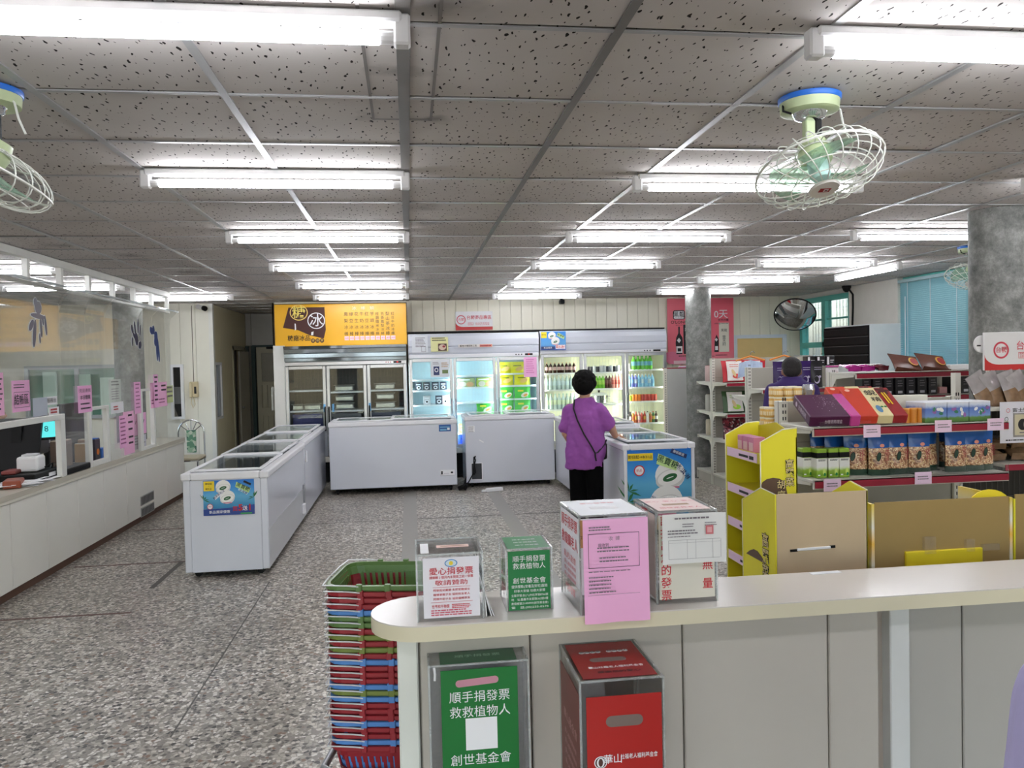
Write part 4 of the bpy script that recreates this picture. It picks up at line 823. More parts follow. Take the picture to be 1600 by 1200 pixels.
B().bx(-.06, .06, -.006, 0, .10, .13, .002).build('hand_grip', NAVY, cr)
# trays in the ice fridge
TRAY = mt('tray_steel', (176, 180, 178), .25, .85)
def tray(w, d, h, loc, label):
    t = tag(B().bx(-w / 2, w / 2, 0, d, 0, h, .02).build('steel_tray', TRAY, None, loc), label, 'tray', 'steel trays in the ice fridge')
    B().bx(-w / 2 - .012, w / 2 + .012, -.012, d + .012, h, h + .008, .003).build('tray_rim', TRAY, t)
for k, (x, z, w) in enumerate(((.14, 1.0, .16), (.34, 1.0, .24), (.77, 1.25, .26), (.77, 1.0, .26), (1.33, 1.26, .28), (1.33, 1.0, .28), (1.33, 1.12, .26), (.77, 1.11, .26))):
    tray(w, .3, .085, (-1.67 + x, 11.16, z + .002), 'steel tray in the ice fridge behind its %s door, %s' % (['first', 'first', 'second', 'second', 'third', 'third', 'third', 'second'][k], ['small one at left', 'wide one on the middle shelf', 'on the upper shelf', 'on the middle shelf', 'on the upper shelf', 'on the middle shelf', 'topmost of the lower pair', 'topmost of the lower pair'][k]))
for k, (x, m) in enumerate(((.27, mt('crate_navy', (40, 44, 110), .4)), (.80, mt('crate_grey', (86, 90, 96), .4)), (1.34, mt('crate_slate', (64, 68, 92), .4)))):
    c = tag(B().bx(-.2, .2, 0, .34, 0, .33, .012).build('storage_crate', m, None, (-1.67 + x, 11.15, .622)), '%s plastic crate low in the ice fridge, behind its %s door' % (['navy', 'grey', 'slate blue'][k], ORD[k]), 'crate', 'crates in the ice fridge')
    B().bx(-.2, .2, -.012, 0, .28, .33, .004).bx(-.07, .07, -.004, 0, .2, .23).build('crate_rim', m, c)
# grey panel unit right of the drinks fridge
gp = thing('panel_unit', 'grey board shelf back with perforated upright, between drinks fridge and column', 'shelf unit', (3.59, 10.86, 0))
B().bx(.05, .62, 0, .03, .06, 1.46, .003).build('back_board', mt('grey_board', (196, 196, 192), .5), gp); up_ = B().bx(0, .045, -.01, .05, 0, 1.47, .003)
up_.build('upright', CREAM2, gp); sl2 = B()
for k in range(40): sl2.bx(.018, .027, -.0112, -.0095, .1 + k * .033, .115 + k * .033)
sl2.build('upright_slot', DARK, gp); B().bx(-.01, .66, -.1, .12, 0, .06, .004).build('plinth', CREAM2, gp); B().bx(0, .62, 0, .06, 1.46, 1.475).build('top_edge', REDD, gp)
pm_ = tag(bpy.data.objects.new('magazine_pile', None), 'small stack of pink and white leaflets on top of the grey board', 'leaflets'); COL.objects.link(pm_); pm_.location = (3.94, 10.855, 1.475)
for k, m in enumerate((PINKP, PAPER, mt('pink_wrap', (226, 150, 150), .4))): B().bx(-.12 + .01 * k, .12, 0, .05, .012 * k, .012 * k + .011).build('leaflet', m, pm_)
# ================================================================== left service counter with acrylic screen
LC = thing('service_counter', 'long cream panelled counter with acrylic screen along the left wall', 'counter', (-3.1, 7.0, 0))
LO = (3.1, -7.0, 0)
STONE = mt('counter_stone', (200, 194, 178), .3, noise=.06, scale=5)
B().prism([(-3.45, 2.0), (-2.82, 2.0), (-2.82, 10.40), (-2.86, 10.46), (-3.45, 10.46)], .715, .755).build('stone_top', STONE, LC, LO)
B().bx(-2.845, -2.825, 2.0, 10.42, .69, .716, .004).build('edge_strip', CREAM2, LC, LO)
seams = [2.0, 2.6, 3.15, 3.72, 4.3, 4.88, 5.46, 6.04, 6.61, 7.2, 7.78, 8.38, 9.01, 9.71, 10.24, 10.43]
for a_, b_ in zip(seams, seams[1:]): B().bx(-2.875, -2.85, a_ + .003, b_ - .0045, .065, .69, .002).build('front_panel', OFFW, LC, LO)
B().bx(-3.42, -2.86, 10.41, 10.435, .065, .715).bx(-3.42, -3.40, 2.0, 10.41, .065, .715).bx(-2.885, -2.874, 2.0, 10.41, .06, .715).build('carcass', mt('counter_carcass', (60, 56, 50), .7), LC, LO)
B().bx(-3.4, -2.87, 2.0, 10.40, 0, .065).build('toe_kick', mt('brown_toe_kick', (92, 66, 52), .6), LC, LO)
for z0, z1 in ((.055, .15), (.175, .275)):
    g = B().bx(-2.852, -2.843, 8.76, 9.19, z0, z1, .002)
    gg = g.build('vent_grille', mt('vent_grey', (170, 170, 166), .4), LC, LO)
    s_ = B()
    for k in range(16): s_.bx(-2.8425, -2.8415, 8.78 + k * .025, 8.79 + k * .025, z0 + .01, z1 - .01)
    s_.build('vent_slot', DARK, gg)
XF = -2.85; WF = mt('screen_frame', (232, 232, 226), .35)
def fr(y0, y1, z0, z1, nm='screen_frame', x=.022): B().bx(XF - x, XF + x, y0, y1, z0, z1, .003).build(nm, WF, LC, LO)
fr(2.0, 6.95, 1.225, 1.27); fr(6.86, 6.95, .755, 1.225, 'screen_post')
fr(7.44, 7.50, .755, 1.29, 'screen_post'); fr(7.86, 7.92, .755, 1.29, 'screen_post'); fr(7.5, 7.86, 1.262, 1.29); fr(7.5, 7.86, .755, .80)
fr(8.82, 8.88, .755, 1.41, 'screen_post'); fr(9.24, 9.29, .755, 1.41, 'screen_post'); fr(8.88, 9.24, 1.385, 1.41); fr(8.88, 9.24, .755, .785)
def up_sheet(y0, y1, z0):
    def f(u, v):
        z = z0 + v * (2.30 - z0); return (XF + .012 + (.10 * max(0, (v - .88) / .12) ** 1.6), y0 + (y1 - y0) * u, z)
    return f
for (y0, y1, z0) in ((2.0, 4.6, 1.25), (4.605, 6.93, 1.25), (6.935, 7.45, .757), (7.455, 7.905, 1.275), (7.91, 8.86, .757), (8.865, 9.285, 1.39)):
    B().sheet(up_sheet(y0, y1, z0), 2, 16).build('acrylic_pane', SCREEN, LC, LO, smooth=50)
def end_sheet(u, v):
    z = .757 + v * (2.30 - .757); far = 9.96 + .44 * max(0, 1 - v / .38) ** 1.5
    return (XF + .012 + (.10 * max(0, (v - .92) / .08) ** 1.6) + .05 * u * max(0, 1 - v / .3), 9.29 + (far - 9.29) * u, z)
B().sheet(end_sheet, 6, 18).build('curved_end_pane', SCREEN, LC, LO, smooth=60)
B().tube([(XF + .11, 2.0, 2.302), (XF + .11, 9.97, 2.302)], .012, 6).build('screen_top_edge', clear('edge_glint_acrylic', (246, 250, 250), .5, .15, .08, .35, (240, 244, 244)), LC, LO)  # white mixed into the colour imitates the bright reflection along this edge
B().bx(XF - .03, XF + .03, 2.0, 9.98, 2.475, CEIL - .001, .004).build('header_beam', WF, LC, LO)
B().bx(XF - .02, XF + .02, 2.0, 9.98, 2.285, 2.31, .003).build('header_rail', WF, LC, LO)
for k in range(14):
    y = 9.93 - .585 * k
    B().bx(XF - .02, XF + .02, y - .024, y + .024, 2.31, 2.475).build('header_post', WF, LC, LO)
# decals on the screen
DEC = mt('decal_navy', (34, 44, 84), .35); DECB = mt('decal_blue', (40, 66, 130), .35); DECW = mt('decal_outline', (226, 230, 236), .4)
def decal(y, z, label, m, shapes, out=.006):
    t = thing('screen_decal', label, 'decal', (XF + .0155, y, z), PI / 2, 'dark blue decals on the counter screen')
    for mm, g, nm in ((DECW, out, 'pale_outline'), (m, 0, 'figure')):
        b = B(); yy = 0 if g else -.0012
        for q, (cx, cz, rx, rz, ro) in enumerate(shapes):
            pts = []
            for i in range(14):
                a_, c_ = (rx + g) * math.cos(2 * PI * i / 14), (rz + g) * math.sin(2 * PI * i / 14)
                pts.append((cx + a_ * math.cos(ro) - c_ * math.sin(ro), cz + a_ * math.sin(ro) + c_ * math.cos(ro)))
            b.prism(pts, yy - .0008 - q * .00002, yy, 'y')
        b.build(nm, mm, t)
decal(6.55, 1.80, 'dark navy feathery decal on the screen above the checkout notice', DEC, [(-.03, .35, .03, .04, .3), (.01, .315, .055, .05, .3), (.0, .25, .12, .02, -.05), (-.068, .115, .027, .11, -.2), (-.115, .175, .026, .055, -.75), (.045, .165, .02, .08, .05), (.125, .185, .018, .08, .15), (.017, .08, .012, .04, 0), (.08, .22, .015, .04, .2)])
decal(8.77, 1.84, 'dark grey-blue seaweed-like decal on the screen beside the column', DEC, [(.0, .10, .05, .07, .3), (-.12, .20, .03, .05, .5), (-.04, .22, .025, .07, .2), (.06, .24, .025, .08, -.1), (.12, .20, .02, .06, -.2), (-.13, .07, .02, .05, 0), (.10, .04, .05, .04, .4), (-.06, .13, .05, .025, -.6)], .004)
decal(9.39, 1.71, 'bright navy bird-like decal with white outline on the screen over the column', DECB, [(-.12, .34, .06, .04, -.3), (-.05, .35, .04, .05, .1), (.03, .28, .06, .06, .4), (.07, .20, .045, .08, .2), (.0, .22, .04, .05, 0), (.05, .10, .028, .10, .1), (.11, .10, .03, .11, .15)])
# notices on the screen
def snote(y0, y1, z0, z1, m, label, texts=(), lines=(), x=XF + .03, rot=0, group='pink notices on the counter screen'):
    if z0 > 1.30 and x == XF + .03: x = XF + .0155
    o = panel('notice', y1 - y0, z1 - z0, m, None, (x, (y0 + y1) / 2, z0), PI / 2, .0015); tag(o, label, 'notice', group)
    a = Art(o)
    for l in lines: a.lines(*l)
    a.done()
    for (s, u, v, sz, kw) in texts: T(o, s, u, -.0025, v, sz, INK, **kw)
    return o
PINK2 = mt('rose_paper', (244, 184, 218), .7, noise=.04)
o = snote(6.10, 6.37, 1.33, 1.56, PINKP, 'pink checkout notice with three large characters, second from the left on the screen', [('結帳區', 0, .085, .085, dict(bold=.02, w=.21))], [(-.11, .06, .195, .02, 2, INK, .007)]); Art(o).frame(-.11, .03, .12, .145, .003, INK).done()
snote(5.72, 5.985, 1.32, 1.62, PINK2, 'pink notice cut by the picture edge, leftmost on the counter screen', [], [(-.1, .12, .25, .035, 7, INK, .012)])
snote(7.20, 7.50, 1.255, 1.49, PINKP, 'pink notice with four printed rows over the first small window of the screen', [('元旦連假', 0, .19, .035, dict(w=.24)), ('本日營業', 0, .13, .04, dict(bold=.02, w=.22))], [(-.1, .12, .07, .04, 2, INK, .014)])
snote(8.60, 8.80, 1.16, 1.49, PINKP, 'narrow upright pink notice left of the second small window', [], [(-.06, .07, .30, .04, 7, mt('plum_ink', (150, 70, 120), .6), .012)])
snote(9.20, 9.36, 1.19, 1.56, PINKP, 'tall narrow pink slip over a wider pink sheet on the end screen', [], [(-.05, .06, .33, .05, 6, INK, .02)], x=XF + .04)
snote(9.12, 9.72, 1.19, 1.47, PINK2, 'wide pink sheet behind the slip on the end screen, before the column', [], [(.08, .26, .23, .05, 2, INK, .02), (-.28, .27, .08, .035, 2, mt('plum_ink', (150, 70, 120), .6), .012)])
snote(9.70, 9.95, 1.22, 1.42, mt('pale_green_paper', (196, 206, 150), .7), 'pale green paper at the far edge of the screen before the column', [], [(-.1, .1, .17, .05, 3, INKG, .02)])
snote(8.13, 8.32, .85, 1.17, PINKP, 'pink strip notice hanging low on the screen, front of the lower pair', [], [(-.07, .08, .28, .04, 7, mt('plum_ink', (150, 70, 120), .6), .014)], x=XF + .036)
snote(8.26, 8.56, .77, 1.20, PINK2, 'longer pink sheet hanging low on the screen, behind the strip', [], [(-.02, .12, .38, .07, 3, INK, .02), (-.02, .12, .16, .06, 2, INK, .02)])
o = snote(8.58, 9.16, .92, 1.15, PINKP, 'pink sheet with slanting bold strokes below the second small window', [], [], x=XF - .04); a = Art(o)
for k in range(6): a.poly([(-.24 + k * .085, .08 + .02 * (k % 3)), (-.225 + k * .085, .08 + .02 * (k % 3)), (-.20 + k * .085, .15), (-.215 + k * .085, .16)], INK)
a.done()
snote(8.58, 9.14, .77, .91, mt('pale_grey_paper', (206, 204, 214), .7), 'pale grey sheet below the pink sheet with slanting strokes', [], [(-.25, .25, .11, .03, 3, INKG, .012)], x=XF - .04, group=None)
snote(6.62, 6.83, 1.355, 1.42, PAPER, 'small white name card on the screen right of the checkout notice', [('服務台', 0, .032, .04, dict(w=.16))], [], group='small white cards on the screen')
snote(6.64, 6.82, 1.275, 1.335, PAPER, 'small white card with red print below the name card', [], [(-.06, .07, .035, .022, 2, RED, .014)], group='small white cards on the screen')
snote(6.38, 6.62, 1.28, 1.42, mt('bluish_sheet', (186, 194, 206), .6), 'blank bluish sheet between checkout notice and name card', [], [], group=None)
snote(8.08, 8.40, 1.30, 1.53, mt('grey_white_sheet', (206, 214, 206), .7), 'white printed sheet behind the screen left of the narrow pink notice', [], [(-.1, .12, .20, .03, 2, INK, .012), (-.1, .12, .13, .024, 5, INKG, .008)], x=XF - .03, group=None)
snote(7.94, 8.28, 1.20, 1.31, PAPER, 'white card holder clipped on the screen above the pink strips', [], [(-.1, .03, .06, .025, 2, RED, .012)], group=None)
# ---- desk things behind the screen
def part(b, n, m, t, **k): return b.build(n, m, t, **k)
t = thing('pos_monitor', 'black point of sale monitor on a leaning stand with a turquoise customer screen', 'monitor', (-3.22, 7.0, .757), .2)
part(B().bx(-.14, .14, -.16, .16, 0, .02, .006), 'base', BLACK, t)
part(B().prism([(-.14, .02), (.14, .02), (.03, .42), (-.03, .42)], -.035, .035, 'x'), 'stand', BLACK, t, rot=(0, 0, 0))
part(B().prism([(-.20, .08), (-.16, .06), (.10, .46), (.06, .48)], -.17, .17, 'x'), 'screen_back', BLACK, t)
s_ = part(B().bx(-.02, 0, -.11, .11, 0, .17, .005), 'customer_display', BLACK, t, loc=(.20, .06, .29), rot=(0, -.25, -1.15))
part(B().bx(.0005, .0015, -.095, .095, .02, .155), 'turquoise_screen', emit('turquoise_screen', (90, 206, 206), .9), s_)
T(s_, '8', .003, 0, .09, .07, mt('screen_ink', (20, 100, 110), .5), face='+X')
t = thing('receipt_printer', 'white receipt printer standing on a black tray near the checkout window', 'printer', (-3.02, 6.76, .83), .1)
part(B().bx(-.08, .08, -.09, .09, 0, .12, .02), 'body', PAPER, t); part(B().bx(-.05, .05, -.06, .06, .12, .135, .004), 'paper_cover', mt('pale_grey', (206, 206, 208), .5), t)
part(B().tube([(.08, .05, .02), (.12, .12, .04), (.08, .2, -.03)], .005), 'cord', BLACK, t)
t = tag(B().bx(-.16, .16, -.24, .24, 0, .07, .01).build('cash_drawer', BLACK, None, (-3.05, 6.76, .757)), 'black cash drawer under the white receipt printer', 'cash drawer'); part(B().bx(.16, .163, .0, .12, .02, .05), 'drawer_label', PAPER, t)
tag(B().bx(-.06, .06, -.10, .10, 0, .06, .012).build('card_case', mt('rust_plastic', (150, 70, 44), .4), None, (-2.97, 6.36, .757), .3), 'rust-brown card case on the counter before the cash drawer', 'case')
tag(B().bx(-.05, .05, -.08, .08, 0, .03, .006).build('red_case', mt('dull_red', (130, 60, 56), .5), None, (-3.1, 6.62, .828), .1), 'dull red flat case beside the white receipt printer', 'case')
for k in range(9):
    o = B().bx(-.10, .10, -.145, .145, 0, .003).build('loose_paper', PAPER, None, (-2.96 + random.uniform(-.03, .03), 6.48 + random.uniform(-.22, .38), .757 + .0035 * k if k else .757), random.uniform(-.9, .9)); o.location.z = .757 + .0035 * k
    tag(o, 'white paper sheet before the cash drawer, %s from the bottom of its loose pile' % ORD[k], 'paper', 'loose papers on the service counter')
t = thing('monitor', 'dark grey monitor seen from behind between checkout post and first small window', 'monitor', (-3.16, 7.38, .757), .1)
part(B().bx(-.09, .09, -.12, .12, 0, .015, .004), 'base', DARK, t); part(B().bx(-.02, .02, -.03, .03, .015, .2), 'stand', DARK, t); part(B().bx(-.02, .02, -.26, .26, .16, .50, .01), 'screen_back', mt('monitor_grey', (62, 64, 70), .4), t); part(B().bx(.02, .024, -.015, .015, .24, .34), 'back_emblem', mt('pale_grey', (206, 206, 208), .5), t)
t = thing('monitor', 'black monitor seen through the first small framed window of the counter screen', 'monitor', (-3.2, 8.05, .757), -.05)
part(B().bx(-.09, .09, -.12, .12, 0, .015, .004), 'base', BLACK, t); part(B().bx(-.02, .02, -.03, .03, .015, .2), 'stand', BLACK, t); part(B().bx(-.02, .02, -.28, .28, .18, .56, .01), 'screen_back', BLACK, t)
BRB = mt('brown_speck_box', (112, 92, 80), .6, noise=.2, scale=60)
for (y, w_, h_, m, lab) in ((7.20, .20, .27, BRB, 'brown speckled box behind the acrylic left of the first small window'), (7.62, .07, .20, mt('yellow_brown_box', (170, 130, 60), .5), 'yellow-brown narrow box seen in the first small framed window'), (7.70, .08, .23, mt('tan_box', (150, 120, 100), .5), 'tan box in the middle of the first small framed window'), (7.86, .12, .22, mt('dark_bottle_box', (60, 56, 66), .4), 'dark box with orange badge right of the tan box')):
    o = tag(B().bx(-.05, .05, -w_ / 2, w_ / 2, 0, h_, .005).build('carton', m, None, (-2.97, y, .757)), lab, 'carton', 'cartons along the service counter'); part(B().bx(-.045, .045, -w_ * .46, w_ * .46, h_, h_ + .006), 'lid', mt('carton_lid', (206, 196, 170), .6) if w_ != .12 else BLUE, o)
    if w_ == .12: part(B().cyl((.05, 0, .1), (.053, 0, .1), .03), 'badge', ORA, o)
tag(B().bx(-.07, .07, -.05, .05, 0, .12, .01).build('blue_box', BLUE, None, (-3.0, 8.02, .757)), 'small blue box right of the dark box behind the screen', 'box')
t = tag(B().lathe([(.03, 0), (.04, .01), (.045, .09), (.043, .10), (.03, .095)], n=14).build('glass_jar', ACR, None, (-2.95, 7.05, .757)), 'small clear glass jar near the checkout post', 'jar'); part(B().lathe([(.032, .005), (.036, .03), (.001, .031)], n=12), 'contents', PAPER, t)
tag(B().bx(-.08, .1, -.28, .28, 0, .05, .01).build('black_tray', BLACK, None, (-2.93, 7.18, .757)), 'long black tray on the counter below the brown speckled box', 'tray')

# ================================================================== front counter
FC = thing('donation_counter', 'pale panelled counter with a rounded end, carrying the donation boxes', 'counter', (1.4, 1.98, 0))
FO = (-1.4, -1.98, 0)
TOP = mt('counter_top_laminate', (220, 214, 206), .22, noise=.03, scale=3); EDGE = mt('cream_edge_band', (222, 214, 186), .35, noise=.03)
arc = [(.02 - .13 * math.sin(a), 1.985 - .125 * math.cos(a)) for a in [PI * k / 14 for k in range(15)]]
poly = arc + [(3.4, 2.11), (3.4, 1.86)]
B().prism(poly, .997, 1.0).build('counter_top', TOP, FC, FO)
B().prism(poly, .962, .997).build('edge_band', EDGE, FC, FO, smooth=30)
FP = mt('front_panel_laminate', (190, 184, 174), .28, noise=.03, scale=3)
xs = [.006, .282, .676, 1.072, 1.215]
for a_, b_ in zip(xs, xs[1:]): B().bx(a_ + .002, b_ - .002, 1.93, 1.95, .08, .962, .003).build('front_panel', FP, FC, FO)
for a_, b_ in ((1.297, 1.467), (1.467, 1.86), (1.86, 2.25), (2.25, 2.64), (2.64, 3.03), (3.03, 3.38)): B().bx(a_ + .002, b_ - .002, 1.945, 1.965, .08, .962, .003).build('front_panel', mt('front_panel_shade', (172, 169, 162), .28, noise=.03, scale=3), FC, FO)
B().bx(1.215, 1.24, 1.955, 1.975, .08, .962).build('recess_strip', mt('recess_strip', (186, 176, 166), .5), FC, FO)
B().bx(1.239, 1.295, 1.918, 1.975, 0, .962, .003).build('post', mt('post_white', (214, 216, 214), .35), FC, FO)
B().bx(-.046, .004, 1.915, 2.06, 0, .962, .004).build('end_post', mt('end_post_white', (226, 228, 220), .35), FC, FO)
B().bx(.0, 3.38, 2.05, 2.07, .08, .962).bx(.0, 3.38, 1.965, 1.972, .08, .962).build('back_panel', FP, FC, FO)
B().bx(.0, 3.38, 1.96, 2.05, 0, .08).build('plinth', DARK, FC, FO)
# ---- acrylic donation boxes
def acrylic(name, label, w, d, h, loc, rot=0, m=ACR):
    t = thing(name, label, 'donation box', loc, rot, 'acrylic receipt donation boxes'); k = .004
    B().bx(0, w, 0, k, 0, h).bx(0, w, d - k, d, 0, h).bx(0, k, k, d - k, 0, h).bx(w - k, w, k, d - k, 0, h).bx(0, w, 0, d, h, h + k).bx(0, w, 0, d, -.0005, k).build('acrylic_shell', m, t)
    e = B()
    for (x, y) in ((0, 0), (w, 0), (w, d), (0, d)): e.bx(x - .0022, x + .0022, y - .0022, y + .0022, 0, h + k)
    for y in (0, d): e.bx(0, w, y - .0022, y + .0022, h + .001, h + k + .001)
    for x in (0, w): e.bx(x - .0022, x + .0022, 0, d, h + .001, h + k + .001)
    e.build('polished_edge', clear('acrylic_edge', (246, 248, 247), .5, .08, .1, .22, (236, 238, 236)), t)
    return t
def slips(t, w, d, n, h):
    for k in range(n):
        a = random.uniform(-.5, .5)
        B().bx(-w * .27, w * .27, -.022, .022, 0, .001).build('receipt_slip', PAPER, t, (w / 2 + random.uniform(-.12, .12) * w, d / 2 + random.uniform(-.2, .2) * d, .008 + h * k / n), (random.uniform(-.25, .25), random.uniform(-.15, .15), a))
LR = mt('bright_red_ink', (206, 30, 50), .5)
b1 = acrylic('donation_box', 'clear donation box with white red-lettered sheet, leftmost on the counter', .158, .165, .158, (.006, 1.89, 1.0))
o = panel('front_sheet', .135, .145, mt('sheet_white', (236, 234, 242), .5), b1, (.082, -.0012, .008), 0, .001); a = Art(o, -.0005)
a.ell(0, .131, .0155, .0095, mt('ring_blue', (80, 140, 200), .5)).ell(0, .131, .013, .0075, mt('oval_pale', (206, 224, 236), .5)).ell(0, .131, .005, .005, mt('sun_yellow', (240, 214, 60), .5)).rect(-.045, .0735, .045, .0742, LR).rect(-.05, .0375, .05, .0382, LR)
a.lines(.0, .05, .030, .004, 3, LR, .002).lines(-.05, .05, .017, .0055, 3, mt('soft_red', (206, 90, 110), .5), .0028); a.done(); y_ = a.top()
T(o, '愛心捐發票', 0, y_, .1115, .0185, LR, bold=.025, w=.105); T(o, '請捐贈 2 個月內未開獎之統一發票', 0, y_, .0975, .0075, LR, bold=.01, w=.105); T(o, '敬請贊助', 0, y_, .084, .0135, LR, w=.078)
for k, s_ in enumerate(('關懷孤兒棄嬰‧支援受難婦女', '輔導單親子女‧協助街友老人', '關懷外配子女‧協助偏鄉原友')): T(o, s_, 0, y_, .0665 - k * .0105, .0062, LR, bold=.01, w=.088)
T(o, '世界和平聯盟', -.027, y_, .0275, .009, LR, bold=.02, w=.042)
o = B().bx(.01, .03, .01, .11, .1625, .1632).build('white_side_label', PAPER, b1); B().bx(.05, .13, .06, .085, .1625, .1632).build('slot_label', mt('peach_label', (232, 196, 186), .5), b1)
B().bx(.06, .12, .070, .074, .1633, .1636).build('slot', mt('slot_tan', (170, 140, 110), .6), b1)
slips(b1, .158, .165, 14, .03)
b2 = acrylic('donation_box', 'small clear donation box with green sheet on the counter', .115, .13, .152, (.225, 1.925, 1.0))
GR = mt('foundation_green', (18, 122, 62), .45)
o = panel('front_sheet', .105, .147, GR, b2, (.0575, -.0012, .003), 0, .001); B().bx(.005, .11, .0, .128, .1565, .1572).build('top_sheet', GR, b2); y_ = -.0016
T(o, '順手捐發票', 0, y_, .127, .0165, PAPER, w=.082); T(o, '救救植物人', 0, y_, .109, .0165, PAPER, w=.082); T(o, '創世基金會', 0, y_, .073, .0155, PAPER, w=.082)
T(o, '提供雙軌(安養及到宅)服務', 0, y_, .0585, .0085, PAPER, w=.09); T(o, '好事大家做 功德大家積', 0, y_, .0475, .0075, PAPER, w=.078); T(o, '立案字號:台(八)內社字第8766號', 0, y_, .0365, .007, PAPER, w=.092); T(o, '地    址:嘉義市友愛路362號4樓', 0, y_, .0265, .007, PAPER, w=.092); T(o, '劃撥帳號:31494909(創世基金會)', 0, y_, .0165, .007, PAPER, w=.092); T(o, '電    話:(05)233-0578', 0, y_, .0065, .007, PAPER, w=.092)
for k in range(3): T(b2, '順手捐發票', .0575, .03 + k * .03, .1576, .012, PAPER, face='+Z', w=.06)
b3 = acrylic('donation_box', 'large donation box with pink sheet taped across its front', .170, .20, .238, (.399, 1.862, 1.0), .04)
o = B().bx(-.0012, -.0004, .006, .194, .06, .232).build('side_sheet', mt('sheet_white', (236, 234, 242), .5), b3)
T(b3, '順手捐發票', -.002, .10, .205, .034, LR, face='-X', bold=.02, w=.165); T(b3, '救癡癲老人', -.002, .10, .160, .034, LR, face='-X', bold=.02, w=.165); T(b3, '華山老人基金會', -.002, .10, .118, .020, LR, face='-X', w=.12); T(b3, '代收發票', -.002, .10, .035, .022, LR, face='-X', w=.1)
for k in range(3): T(b3, '愛心服務專線', -.002, .10, .098 - k * .016, .011, mt('soft_red', (206, 90, 110), .5), face='-X', w=.12)
o = B().bx(.002, .168, -.0012, -.0004, .05, .235).build('front_sheet', mt('sheet_white', (236, 234, 242), .5), b3); T(b3, '票', .158, -.0025, .215, .026, LR, bold=.02); T(b3, '人', .158, -.0025, .182, .026, LR, bold=.02)
B().bx(0, .03, -.0022, -.0012, .165, .232).build('kraft_label', mt('kraft_label', (200, 150, 96), .6), b3); T(b3, '220', .008, -.0030, .19, .010, INK)
B().bx(.004, .166, .004, .196, .2425, .243).build('top_sheet', mt('frosted_sheet', (214, 216, 220), .4), b3); B().bx(.05, .12, .07, .10, .2431, .2436).build('white_slip', PAPER, b3); T(b3, '愛心發票箱', .085, .15, .2434, .016, LR, face='+Z', w=.09)
slips(b3, .17, .2, 16, .06)
# pink sheet hanging from the box over the counter edge
def sheet_obj(name, w, h, m, loc, rot, wave, label, cat):
    def f(s):
        return lambda u, v: ((u - .5) * w, -.004 - wave(u, v) - s, v * h)
    o = B().sheet(f(0), 10, 12).sheet(f(.0006), 10, 12).build(name, m, None, loc, rot, smooth=60); return tag(o, label, cat)
o = sheet_obj('taped_notice', .163, .25, PINKP, (.484, 1.854, .985), .04, lambda u, v: .003 * math.sin(u * 9) * (1 - v) + .006 * (1 - v), 'pink typed thank-you sheet taped to the large donation box, hanging over the edge', 'notice')
a = Art(o, -.0165); a.frame(-.072, .135, .055, .218, .0012, INK); a.rect(-.075, .07, .055, .0706, INKG); a.lines(-.07, -.015, .232, .006, 2, INKG, .003).lines(-.05, .04, .182, .008, 2, INKG, .003).lines(-.045, .03, .158, .008, 2, INKG, .003).lines(-.072, .055, .126, .006, 1, INKG, .002).lines(-.072, -.01, .112, .009, 4, INKG, .003).lines(-.072, .01, .076, .009, 1, INKG, .003); a.done()
T(o, '收  據', -.008, a.top(), .205, .011, INKG); T(o, '茲收到', -.035, a.top(), .190, .009, INK)
b4 = acrylic('donation_box', 'donation box with red characters and curling white form, rightmost on the counter', .157, .19, .230, (.604, 1.908, 1.0))
IV = mt('ivory_sheet', (222, 218, 204), .5)
o = B().bx(.006, .151, -.0012, -.0004, .012, .225).build('front_sheet', IV, b4); y_ = -.0022
for k, c in enumerate('請捐出您的發票'): T(b4, c, .024, y_, .210 - k * .0315, .029, LR, bold=.02)
for k, c in enumerate('功德無量'): T(b4, c, .132, y_, .190 - k * .048, .029, LR, bold=.02)
B().bx(-.0012, -.0004, .008, .182, .012, .225).build('side_sheet', mt('side_sheet_pink', (226, 206, 200), .5), b4)
for k, c in enumerate('順手捐發票救老人'): T(b4, c, -.0022, .09, .205 - k * .0255, .05, LR, face='-X', bold=.02)
B().bx(.01, .147, .01, .18, .2345, .2350).build('top_sheet', mt('top_sheet_pink', (232, 206, 200), .5), b4); B().bx(.045, .115, .075, .095, .2351, .2355).build('slot', mt('slot_tan', (170, 140, 110), .6), b4); T(b4, '捐發票救老人', .078, .04, .2353, .018, LR, face='+Z', w=.11)
for k in range(3): T(b4, '愛心', .03 + k * .05, .13, .2353, .02, mt('soft_red', (206, 90, 110), .5), face='+Z')
slips(b4, .157, .19, 8, .03)
o = sheet_obj('curling_form', .165, .125, mt('form_paper', (232, 232, 230), .6), (.695, 1.900, 1.105), 0, lambda u, v: .022 * max(0, abs(u - .5) * 2 - .55) ** 1.5 + .004, 'white official form with red seal, curling off the rightmost donation box', 'form')
a = Art(o, -.0115); a.frame(-.066, .012, .07, .060, .0006, INKG); a.rect(-.018, .012, -.0174, .06, INKG).rect(.004, .012, .0046, .06, INKG).rect(.048, .012, .0486, .06, INKG).rect(-.066, .053, .07, .0534, INKG)
a.lines(-.05, .05, .112, .006, 1, INKG, .004).lines(-.03, -.0, .098, .006, 2, INKG, .0025).lines(-.068, .01, .082, .007, 2, INKG, .003).lines(.028, .06, .1, .006, 2, INKG, .002).lines(-.068, .0, .068, .005, 1, INKG, .002); a.rect(.03, .072, .05, .094, mt('seal_red', (206, 110, 116), .6)); a.rect(.034, .076, .046, .090, mt('seal_pale', (226, 170, 170), .6)); a.done()
